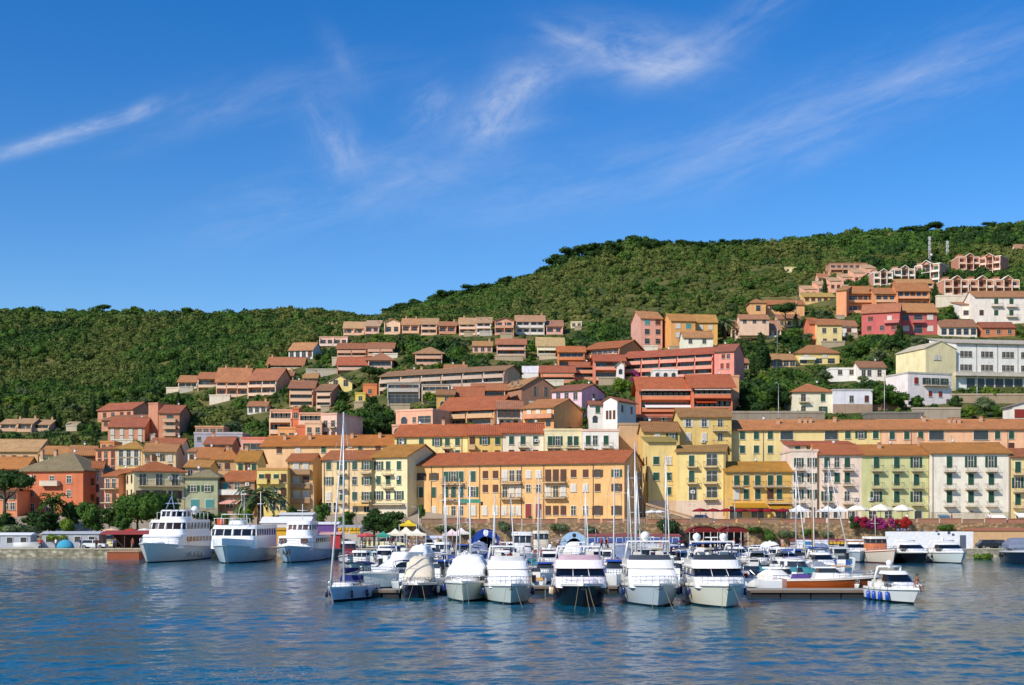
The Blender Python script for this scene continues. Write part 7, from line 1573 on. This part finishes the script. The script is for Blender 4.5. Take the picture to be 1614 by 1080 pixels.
hut('storage_shed', 'long pale grey shed on the left quay behind blue tarpaulin', 'shed', 66, 156, 841, 214, 'a8acb0', 'b8bcc0', 4, wins=4)
hut('market_canopy', 'open stall under a dark red roof left of the largest ferry', 'canopy', 160, 232, 842, 212, '5c3a30', '9c3c34', 6, openf=True, rise=.5)
hut('kiosk', 'white ribbed kiosk roof above the rightmost ferry', 'kiosk', 411, 488, 824, 216, 'd8d8d4', 'eceae6', 5, wins=4, rise=.9)
hut('kiosk', 'grey white upper kiosk behind the ribbed kiosk roof', 'kiosk', 440, 492, 811, 224, 'c8c8c2', 'dcdcd6', 5, wins=3)
hut('container', 'yellow container between the middle and rightmost ferry', 'container', 424, 452, 835, 212, 'e0a828', 'c89420', 3)
hut('market_stall', 'stall with white roof and purple side behind small boats', 'stall', 498, 532, 826, 214, '6a4a8a', 'e6e4e2', 4)
hut('market_stall', 'red stall on the quay behind the tallest white mast', 'stall', 505, 536, 842, 208, 'b8323a', 'd8a8a0', 3)
hut('market_stall', 'stall with golden yellow front and grey roof', 'stall', 533, 568, 831, 212, 'c8c0b0', 'a8a8a4', 4, fringe='e2b02c', band='e6b43a')
hut('storage_shed', 'white storage shed beside the quay ramp', 'shed', 668, 702, 848, 210, 'e8e8ee', 'dcdce4', 4, wins=2)
hut('long_shed', 'long quay shed with maroon roof and blue painted band', 'shed', 925, 1072, 845, 216, 'c4c8d2', '94484a', 5, band='3a5aa0', wins=10)
hut('long_shed', 'long maroon roofed shed with yellow fringe at the right quay', 'shed', 1256, 1398, 853, 214, 'bcbfc6', '8c3a36', 5, fringe='dcb03c', wins=9)
# white hoarding with faded printed marks
root = empty('hoarding', (X(1465, 209), 209, QZ), 0, 'long white hoarding with faded printed marks behind quay boats', 'hoarding')
w = (X(1534, 209)-X(1396, 209))/2; h = Z(838, 209)-QZ
mb = MB(); mb.box(-w, w, 0, .2, 0, h, paint('f0f0ee', .6)); mb.build('panel', root)
mb = MB()
for i, (x, z, s) in enumerate([(-5.2, 3.1, .5), (-4.6, 3.2, .4), (-4.1, 3.1, .45), (-3.5, 3.2, .35), (-1.2, 3.0, .5), (1.2, 2.9, .5), (1.5, 2.4, .45), (3.2, 2.6, .6), (3.9, 2.3, .5)]):
    mb.box(x-s*.4, x+s*.4, -.03, -.003, z-s*.4, z+s*.35, paint('8a84a8' if i < 4 else '4c5a74', .7))
mb.build('printed_mark', root)
mb = MB(); mb.box(5.0, 6.0, -.04, -.003, 0, 2.2, paint('5a6270', .6)); mb.build('door', root)
# sandy building wall of the right quay
hut('harbour_store', 'sandy plastered harbour store under the promenade at the right edge', 'building', 1536, 1760, 836, 220, 'd0a878', 'a86848', 5, wins=0)
for q, lb in ((1542, 'blue grey boat shed door'), (1598, 'dark boat shed door')): pass
# tents
def tent(px, D, w, h, col, label, zb=QZ, dome_=False, posts=True, name='market_tent', ring=None):
    root = empty(name, (X(px, D), D, zb), 0, label, 'tent'); c = cloth(col)
    if dome_:
        mb = MB(); n = 14; rows = []
        for y in (0, .7, 3., 4.): 
            k = 1 if y < 3.5 else .8
            rows.append([(w/2*k*math.cos(a), y, h*k*math.sin(a)) for a in [math.pi*i/n for i in range(n+1)]])
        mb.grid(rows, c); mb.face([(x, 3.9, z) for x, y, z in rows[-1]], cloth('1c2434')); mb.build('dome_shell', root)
        mb = MB(); rows = [[(w/2*k*math.cos(a), -.02, h*k*math.sin(a)) for a in [math.pi*i/n for i in range(n+1)]] for k in (.62, 1.02)]; mb.grid(rows, cloth(ring or col), smooth=False); mb.build('dome_front', root)
        mb = MB(); mb.ell((0, -.06, h*.8), (.45, .03, .6) if ring is None else (.32, .03, .35), paint('f2f4f6' if ring is None else '1c2434', .6), 10, 6); mb.build('emblem', root)
    else:
        mb = MB(); q = w/2; ap = (0, 0, h+w*.28)
        for a, b in (((-q, -q), (q, -q)), ((q, -q), (q, q)), ((q, q), (-q, q)), ((-q, q), (-q, -q))):
            mb.grid([[(a[0], a[1], h), (b[0], b[1], h)], [(a[0]*.45, a[1]*.45, h+w*.08), (b[0]*.45, b[1]*.45, h+w*.08)], [ap, ap]], c, smooth=False)
            mb.face([(a[0], a[1], h-.3), (b[0], b[1], h-.3), (b[0], b[1], h), (a[0], a[1], h)], c)
        mb.build('canopy', root); mb = MB()
        for sx in (-1, 1):
            for sy in (-1, 1): mb.box(sx*q-.05, sx*q+.05, sy*q-.05, sy*q+.05, -.1, h, paint('d8d8d8', .5))
        mb.build('post', root)
    return root
tent(766, 211, 5.2, 3.2, '2a4a9c', 'big blue dome tent with a white emblem on the quay', dome_=True)
tent(905, 211, 4.6, 2.7, 'b4cfe2', 'light blue dome tent with dark round emblem on the quay', dome_=True, ring='a8c8e0')
for px, D, w_, h_, c, l in [(623, 210, 3.2, 2.4, 'efe6c8', 'cream pointed market tent beside the large dark tree'), (640, 212, 3.4, 2.6, 'f2e8cc', 'cream pointed market tent in the middle of three'), (657, 210, 3.2, 2.4, 'f0e8d0', 'cream pointed market tent next to the white shed'),
                            (604, 208, 2.4, 2.2, '3f9a86', 'small teal market tent left of the cream tents'), (712, 211, 3., 2.4, 'f0d8d4', 'pale pink market tent beside the blue dome tent'), (727, 212, 3., 2.6, 'f2e4dc', 'off white market tent touching the blue dome tent'),
                            (644, 222, 3., 3.9, 'e8c83a', 'yellow market tent at the top of the quay ramp')]:
    tent(px, D, w_, h_, c, l)
for px, w_, c, l in [(1259, 3.6, 'f4f2ee', 'white gazebo before the narrow pink white house'), (1304, 3.2, 'f4f2ee', 'white gazebo before the blush pink house'), (1323, 3., 'f2f0ec', 'smaller white gazebo beside the cream parasols')]:
    tent(px, 231, w_, 2.3, c, l, zb=PZ, name='gazebo')
def parasol(px, D, w, h, col, label, zb, group=None, n=8, sag=.2):
    root = empty('parasol', (X(px, D), D, zb), RR.uniform(0, .6), label, 'parasol', group); c = cloth(col); r = w/2
    mb = MB()
    for e in (0, -.05): mb.grid([[(0, 0, h+r*sag*1.4+e)]*(n+1), [(r*.55*math.cos(6.283*i/n), r*.55*math.sin(6.283*i/n), h+r*sag*.8+e) for i in range(n+1)], [(r*math.cos(6.283*i/n), r*math.sin(6.283*i/n), h+e) for i in range(n+1)], [(r*math.cos(6.283*i/n), r*math.sin(6.283*i/n), h-.22) for i in range(n+1)]], c, smooth=False)
    mb.build('canopy', root); mb = MB(); mb.tube([(0, 0, 0), (0, 0, h+r*sag*1.4)], .04, paint('6a4a34', .6), 6); mb.build('pole', root)
    mb = MB(); mb.box(-.3, .3, -.3, .3, 0, .08, paint('4a4a4a', .8)); mb.build('base', root)
for i, px in enumerate((1104, 1124, 1146, 1168, 1190, 1212, 1234)):
    parasol(px, 231+(i % 2)*1.2, 3., 2.25, '8e2230', ['first', 'second', 'third', 'fourth', 'fifth', 'sixth', 'seventh'][i]+' dark red parasol from the diagonal ramp', PZ, 'dark red restaurant parasols', 4)
for px, w_, l in [(1352, 4.2, 'cream parasol before the gap of pink and green houses'), (1388, 4.6, 'widest cream parasol in front of the pistachio green house'), (1422, 4.2, 'cream parasol in front of the last pistachio green doors')]:
    parasol(px, 230, w_, 2.35, 'f0e6d0', l, PZ, 'cream terrace parasols', 8, .35)
parasol(577, 206, 3., 2.2, 'd05a58', 'faded red parasol on the quay beside the large dark tree', QZ)
for px, l in ((1027, 'white parasol at the foot of the orange building'), (1040, 'white parasol beside the diagonal ramp wall')): parasol(px, 229, 2.2, 2.0, 'efefec', l, PZ)
parasol(192, 216, 2.4, 2.6, 'efe6e0', 'white parasol under the clipped trees on the quay', QZ)
# round topped red canopies with thin posts
for i, (a, b_) in enumerate(((1086, 1132), (1134, 1180))):
    D = 214; root = empty('arched_canopy', (X((a+b_)/2, D), D, QZ), 0, ['first', 'second'][i]+' arched red canopy on thin white posts from the long blue banded shed', 'canopy', 'arched red canopies')
    w = (X(b_, D)-X(a, D))/2; n = 10
    mb = MB()
    for e in (0, .06): mb.grid([[(w*math.cos(math.pi*k/n), y, 2.6+.95*math.sin(math.pi*k/n)+e) for k in range(n+1)] for y in (0, 5)], cloth('843432'))
    mb.face([(w*math.cos(math.pi*k/n), .1, 2.6+.95*math.sin(math.pi*k/n)) for k in range(n+1)], cloth('742a2a')); mb.build('canopy', root)
    mb = MB()
    for k in range(5):
        x = -w+.1+(2*w-.2)*k/4; mb.box(x-.05, x+.05, 0, .1, 0, 2.65, paint('d8d4cc', .5))
    mb.build('post', root)
    mb = MB(); mb.box(-w, w, 4.5, 4.7, 0, 2.5, paint('35302e', .9)); mb.build('dark_backing', root)
# bougainvillea on the parapet
for px, w_, key, c1, c2, l in [(1358, 2.4, 'flower_red', '8a2038', 'a42c48', 'crimson flowering climber on the wall under cream parasols'), (1378, 2.6, 'flower_mag', '84285c', 'a03c72', 'magenta flowering climber in the middle of the wall'), (1398, 2.6, 'flower_mag', '84285c', 'a03c72', 'second magenta climber beside the scarlet one'),
                               (1424, 2.8, 'flower_scar', '9c2020', 'b83430', 'scarlet flowering climber before the green house'), (1347, 1.4, 'dark', '', '', 'dark leafy climber left of the crimson flowers')]:
    m = FM['dark'] if key == 'dark' else foliage(key, c1, c2); r = random.Random(px)
    bl = [((r.uniform(-w_*.45, w_*.45), r.uniform(-.4, .3), r.uniform(.1, 1.7)), (.55, .45, .5)) for _ in range(9)]
    mb = leafy(bl, 150, .12, m, px, .85); D = 224.8
    tag(mb.build('flowering_climber', None, (X(px, D), D, 4.6)), l, 'climber', 'flowering climbers')
o_ = foliage('flower_mag', '84285c', 'a03c72'); r = random.Random(9); D = 366
bl = [((r.uniform(-.8, .8), r.uniform(-.5, .5), z), (.9, .7, .8)) for z in (0, .9, 1.8, 2.8, 3.8)]
tag(leafy(bl, 40, .22, o_, 5, .85).build('flowering_climber', None, (X(1001, D), D, ground(X(1001, D), D)+1)), 'tall magenta climber between the pink terrace balconies', 'climber', 'flowering climbers')
# street lamps and flag poles
def lamp(px, D, yt, label, zb=None, arm=.8):
    z = ground(X(px, D), D) if zb is None else zb; h = Z(yt, D)-z
    root = empty('street_lamp', (X(px, D), D, z), 0, label, 'street lamp', 'street lamps'); m = paint('b8bab8', .4, .5)
    mb = MB(); mb.tube([(0, 0, -.3), (0, 0, h)], .09, m, 7, .05); mb.build('pole', root)
    mb = MB(); mb.tube([(0, 0, h-.05), (-arm, -.2, h+.1)], .04, m, 5); mb.box(-arm-.45, -arm, -.32, -.08, h+.03, h+.17, m); mb.build('lamp_head', root)
lamp(1394, 296, 588, 'tall street lamp beside the parked cars on the slope'); lamp(1227, 288, 604, 'slim pole rising behind the pale yellow terrace', arm=.3); lamp(494, 236, 762, 'street lamp beside the tan balcony house'); lamp(1540, 322, 592, 'street lamp before the big white school')
lamp(1255, 520, 462, 'pale lamp pole on the upper slope near ochre tower house', arm=.3); lamp(1225, 410, 466+30, 'thin lamp pole beside the leafy villa garden', arm=.3); lamp(845, 229, 770, 'promenade lamp before the orange building doors', PZ); lamp(1158, 229, 788, 'promenade lamp between the dark red parasols', PZ); lamp(1350, 229, 786, 'promenade lamp beside the cream parasols', PZ); lamp(1465, 229, 782, 'promenade lamp between green and white houses', PZ)
lamp(385, 216, 778, 'quay lamp post behind the middle ferry', QZ); lamp(300, 216, 786, 'quay lamp post behind the largest ferry', QZ); lamp(660, 214, 800, 'quay lamp post before the orange building left end', QZ)
# green jib crane on the quay
D = 207; root = empty('boat_crane', (X(741, D), D, QZ), 0, 'boat crane with a green horizontal jib over the harbour', 'crane')
mb = MB(); h = Z(790, D)-QZ; mb.tube([(0, 0, 0), (0, 0, h)], .13, paint('c8cac8', .5), 8); mb.build('column', root)
mb = MB(); mb.box(-1.9, 1.7, -.2, .2, h-.3, h+.3, paint('4f9a78', .5)); mb.box(1.7, 2.1, -.15, .15, h-.7, h-.1, paint('2a2e30', .5)); mb.build('jib', root)
mb = MB(); mb.tube([(-1.6, 0, h-.3), (-1.6, 0, h-3.)], .02, paint('333333'), 4); mb.ell((-1.6, 0, h-3.1), .14, paint('333333'), 6, 4); mb.build('hook', root)
# telecom masts near the ridge
for px, yb, yt, l in ((1465, 418, 373, 'taller red white lattice antenna near the ridge'), (1493, 414, 380, 'shorter antenna mast with dish near the ridge')):
    D = hit(px, yb, 560); z = ground(X(px, D), D); h = Z(yt, D)-z; root = empty('antenna_mast', (X(px, D), D, z), 0, l, 'antenna', 'antenna masts on the hill'); m = paint('d8d4d0', .5); mb = MB(); s = .7
    for a in range(3): mb.tube([(s*math.cos(a*2.09), s*math.sin(a*2.09), -1), (s*.5*math.cos(a*2.09), s*.5*math.sin(a*2.09), h)], .12, m, 4)
    for i in range(12):
        z0, z1 = h*i/12, h*(i+1)/12
        for a in range(3):
            q = s*(1-.5*i/12); mb.tube([(q*math.cos(a*2.09), q*math.sin(a*2.09), z0), (q*math.cos((a+1)*2.09), q*math.sin((a+1)*2.09), z1)], .06, paint('c86a5c', .5) if i % 4 < 2 else m, 4)
    mb.build('lattice', root); mb = MB()
    for zz in (h*.55, h*.75, h*.93):
        for sx in (-1, 1): mb.box(sx*.6-.12, sx*.6+.12, -.3, .1, zz-.7, zz+.7, paint('b4b8bc', .5))
    mb.build('antenna_panel', root); mb = MB(); mb.ell((.9, -.5, h*.35), (.7, .25, .7), paint('eceae8', .4), 10, 6); mb.build('dish', root)
# cars
def car(px, D, col, label, rz=90, zb=None, van=False):
    z = ground(X(px, D), D) if zb is None else zb; root = empty('parked_car', (X(px, D), D, z), rad(rz), label, 'car', 'parked cars'); p = paint(col, .2, .2); L, B = (4.2, 1.75) if not van else (4.9, 1.95)
    H = 1.45 if not van else 2.0
    mb = MB(); prof = [(-L/2, .35), (-L/2+.05, .75), (-L/2+1.0, .92), (L/2-.15, .95), (L/2, .7), (L/2, .35)]
    mb.grid([[(x*B/2, y, z_) for y, z_ in prof] for x in (-1, -.93, .93, 1)], p, close=True, smooth=False, cap0=True, cap1=True); mb.build('body', root)
    mb = MB(); f0 = -L/2+(1.0 if not van else .7); mb.grid([[(s*B/2*.92, f0, .93), (s*B/2*.92, L/2-.3, .93), (s*B/2*.78, L/2-.65, H), (s*B/2*.78, f0+.75, H)] for s in (-1, 1)], glass(), close=True, smooth=False, cap0=True, cap1=True); mb.build('window', root)
    mb = MB(); mb.box(-B*.4, B*.4, f0+.72, L/2-.62, H-.03, H+.04, p)
    for y0, y1 in ((-.1, .0),): mb.box(-B*.465, B*.465, y0, y1, .93, H, p)
    mb.build('roof', root)
    for sx in (-1, 1):
        for y in (-L*.31, L*.31):
            mb = MB(); mb.tube([(sx*(B/2-.2), y, .32), (sx*(B/2+.02), y, .32)], .32, paint('15161a', .8), 12); mb.tube([(sx*(B/2+.02), y, .32), (sx*(B/2+.03), y, .32)], .2, paint('a8acb0', .3, .8), 10); mb.build('wheel', root)
    for sx in (-1, 1): mb = MB(); mb.box(sx*B*.36-.18, sx*B*.36+.18, -L/2-.01, -L/2+.06, .58, .74, paint('e6ecf0', .1)); mb.build('headlight', root)
for px, D, c, l, zb, rz in [(1385, 290, 'e6e8ea', 'white car parked on the slope beside the tall lamp', None, 80), (1412, 291, 'd8dadc', 'silver car parked behind the long dark carport', None, 100), (1400, 289, '2c3c6a', 'dark blue car between white and silver cars', None, 20), (1462, 296, 'f0f0ee', 'white car parked under the white red shutter villa', None, 85),
                        (1108, 229.5, '5a7aa8', 'blue car parked at the diagonal ramp foot', PZ, 88), (1560, 206.5, '20262e', 'dark car on the quay right of the white hoarding', QZ, 90), (1578, 207, '2c323a', 'second dark car on the quay beside navy covered yacht', QZ, 60), (985, 218.5, 'c8ccd0', 'silver grey car parked by the long blue banded shed', QZ, 5),
                        (148, 208, 'f0f0ee', 'white car on the left quay near the market canopy', QZ, 90)]:
    car(px, D, c, l, rz, zb)
for i, (px, D, c, l, rz) in enumerate([(215, 222, 'd8dadc', 'silver car parked under the clipped trees', 85), (236, 223, '7a2a2a', 'dark red car parked under the second clipped tree', 92), (262, 222, '2c3c5a', 'navy car parked right of the clipped trees', 88), (300, 224, 'e8e8e6', 'white car parked before the grey green house', 90),
     (520, 224, 'e4e6e8', 'white van parked behind the stalls near long peach house', 90), (545, 226, '5a6068', 'grey car parked behind the yellow fronted stall', 88), (35, 222, '8a9096', 'grey car parked between hedge shrubs and container', 90)]):
    car(px, D, c, l, rz, ground(X(px, D), D)+.05, van='van' in l)
for px, D, c, l in ((176, 219, 'e8c8a0', 'sand coloured cafe parasol left of clipped trees'), (206, 218, 'b8443c', 'red cafe parasol before the clipped trees'), (228, 219, 'efe8dc', 'ivory cafe parasol before the clipped trees'), (250, 218, '3f6a4c', 'green cafe parasol behind the largest ferry'), (318, 220, 'efe8dc', 'ivory parasol between the two left ferries'), (456, 220, 'c8443c', 'red parasol behind the rightmost ferry')):
    parasol(px, D, 2.8, 2.3, c, l, ground(X(px, D), D))
# blue tarpaulin heap and upturned boat on the left quay
mb = MB(); mb.ell((0, 0, 0), (1.5, 1., 1.5), cloth('4aa0bc'), 10, 6, 0.); tag(mb.build('tarpaulin', None, (X(103, 208), 208, QZ)), 'turquoise tarpaulin heap in front of the pale grey shed', 'tarpaulin')
mb = MB(); mb.grid(hull_pts(4.4, 1.7, .6, .75, .4), gel('f0efeb')); tag(mb.build('dinghy', None, (X(44, 207.5), 207.5, QZ+.42), rad(80)), 'white dinghy standing on the left quay by the container', 'dinghy')
for px, c, l in ((1262, 'e8eaec', 'white portable cabin left of the blue one'), (1274, '2f7ab4', 'bright blue portable cabin on the right quay'), (1287, 'eceef0', 'white portable cabin right of the blue one'), (1300, 'e4e6ea', 'white portable cabin nearest the maroon shed')):
    hut('portable_cabin', l, 'cabin', px-5, px+5, 853, 208, c, 'dcdee2', 1.1, rise=.1, over=.05)
# ---------------------------------------------------------------- people
def person(loc, rz, label, pose='stand', top='c8402e', legs='2c3a5a', skin='b87a58', hair='2a1c14', bare=False):
    root = empty('person', loc, rz, label, 'person'); sk = paint(skin, .6)
    V_ = [(0, 0, .95), (0, 0, 1.15), (0, 0, 1.38), (0, 0, 1.5), (0, -.02, 1.66), (0, -.01, 1.76)]; R = [(.15, .1), (.13, .1), (.17, .1), (.055, .055), (.085, .1), (.06, .07)]; E = [(0, 1), (1, 2), (2, 3), (3, 4), (4, 5)]
    for s in (-1, 1):
        b = len(V_)
        if pose == 'stand': V_ += [(s*.19, 0, 1.42), (s*.26, .02, 1.15), (s*.27, -.08, .9), (s*.27, -.1, .82), (s*.1, 0, .9), (s*.11, -.03 if s > 0 else .03, .5), (s*.12, -.1 if s > 0 else .12, .08), (s*.13, -.24 if s > 0 else -.02, .03)]
        else: V_ += [(s*.19, 0, 1.42), (s*.28, .08, 1.16), (s*.3, -.08, .97), (s*.3, -.16, .95), (s*.11, -.03, .9), (s*.14, -.42, .95), (s*.14, -.5, .52), (s*.14, -.64, .46)]
        R += [(.06, .06), (.042, .042), (.032, .032), (.04, .022), (.085, .085), (.06, .06), (.042, .042), (.04, .028)]
        E += [(2, b), (b, b+1), (b+1, b+2), (b+2, b+3), (0, b+4), (b+4, b+5), (b+5, b+6), (b+6, b+7)]
    me = bpy.data.meshes.new('body'); me.from_pydata(V_, E, []); me.materials.append(sk); o = bpy.data.objects.new('body', me); COL.objects.link(o); o.parent = root
    md = o.modifiers.new('skin', 'SKIN'); 
    for i, sv in enumerate(me.skin_vertices[0].data): sv.radius = R[i]; sv.use_root = (i == 0)
    o.modifiers.new('sub', 'SUBSURF').levels = 1; o.modifiers['sub'].render_levels = 1
    mb = MB(); mb.ell((0, .015, 1.72), (.1, .115, .12), paint(hair, .8), 10, 6, 0.); mb.build('hair', root)
    mb = MB(); mb.ell((0, -.125, 1.67), (.018, .03, .03), sk, 6, 4); mb.build('nose', root)
    if not bare:
        mb = MB(); mb.grid([[(w*math.cos(a), d*math.sin(a), z) for a in [q*math.pi/5 for q in range(10)]] for z, w, d in ((.93, .19, .14), (1.15, .17, .13), (1.36, .22, .13), (1.45, .14, .1))], cloth(top), close=True)
        for s in (-1, 1): mb.tube([(s*.17, 0, 1.42), (s*.25, .01, 1.22)], .07, cloth(top), 7)
        mb.build('shirt', root)
    mb = MB()
    for s in (-1, 1):
        ps = [(s*.1, 0, .95), (s*.11, -.03 if s > 0 else .03, .5)]+([(s*.12, -.1 if s > 0 else .12, .12)] if not bare else []) if pose == 'stand' else [(s*.11, 0, .93), (s*.14, -.38, .95)]
        mb.tube(ps, .1, cloth(legs), 8, .075)
    mb.ell((0, 0, .93), (.18, .13, .12), cloth(legs), 10, 6); mb.build('shorts' if bare or pose != 'stand' else 'trousers', root); return root
# the bather sits on the fore deck of the moving boat
bx = sb.matrix_basis @ Vector((.75, -1.9, 1.2)); 
person((bx.x, bx.y, 1.2-.78), rad(30), 'bare chested person in white shorts sitting on the moving boat bow', 'sit', bare=True, legs='f0eee8', skin='a8623e')
for px, D, z, c, l_, rz, lb in [(64, 207, QZ, 'd8443c', '2c3a5a', 20, 'person in red shirt standing beside the turquoise tarpaulin'), (88, 208, QZ, 'e8e8e4', '3a4a6a', -40, 'person in white shirt near the long pale grey shed'), (126, 207, QZ, '2f5aa0', 'd8d0bc', 90, 'person in blue shirt walking on the left quay'),
                           (152, 206, QZ, '4a3a34', '1c1c20', 0, 'person in brown top beside the dark red market canopy'), (575, 206.3, QZ, 'e8d8a0', '3a3a44', 10, 'person in yellow top under the faded red parasol'), (1430, 227.2, PZ, 'f0f0ee', '2c3040', 0, 'person in white shirt leaning near scarlet climber'),
                           (1500, 228, PZ, '8a2f3a', '30343c', 60, 'person in maroon shirt before the white house shops'), (1560, 228, PZ, 'e6e6ea', '4a5a78', -50, 'person in white shirt beside the white shop awning'), (1112, 227.4, PZ, '3a5a8a', 'c8bfa8', 30, 'person in blue shirt by the blue parked car'),
                           (1212, 227.5, PZ, 'e0c050', '2c3040', -20, 'person in yellow shirt behind the sixth red parasol'), (740, 206.5, QZ, 'e8e4dc', '2c3a5a', 0, 'person in pale shirt below the boat crane'), (948, 207, QZ, 'c8402e', '30343c', 40, 'person in red shirt before the blue banded shed')]:
    person((X(px, D), D, z), rad(rz), lb, 'stand', c, l_)

rq = random.Random(77); TC = [('b8443c', 'red'), ('e8e8e4', 'white'), ('2f4f86', 'blue'), ('2a2c30', 'black'), ('d8b860', 'yellow'), ('4f7a5a', 'green'), ('c8a8a0', 'pink'), ('8a8c90', 'grey')]
LM = [(175, 'under the dark red market canopy roof'), (205, 'beside the rusty barge'), (530, 'by the red stall'), (590, 'under the large dark quay tree'), (622, 'at the cream market tents'), (655, 'near the white storage shed'), (700, 'at the pale pink market tent'), (790, 'right of the big blue dome tent'),
      (870, 'left of the light blue dome tent'), (960, 'before the blue banded shed'), (1040, 'at the end of the blue banded shed'), (1100, 'under the first arched red canopy'), (1160, 'under the second arched red canopy'), (1230, 'below the lone wall bush')]
for px, w_ in LM:
    for j in range(2):
        hx, nm = TC[(int(px)+j*3) % 8]; ln = TC[(int(px)//3+j) % 8][0]
        lb = 'person in %s top and %s trousers standing %s' % (nm, 'dark' if j else 'tan', w_)
        person((X(px, 207)+rq.uniform(-1.2, 1.2), 206+rq.uniform(0, 3), QZ), rq.uniform(0, 6.28), lb, 'stand', hx, '2c3040' if j else 'c89878')
print('objects', len(bpy.data.objects), 'labels', len(LABELS))
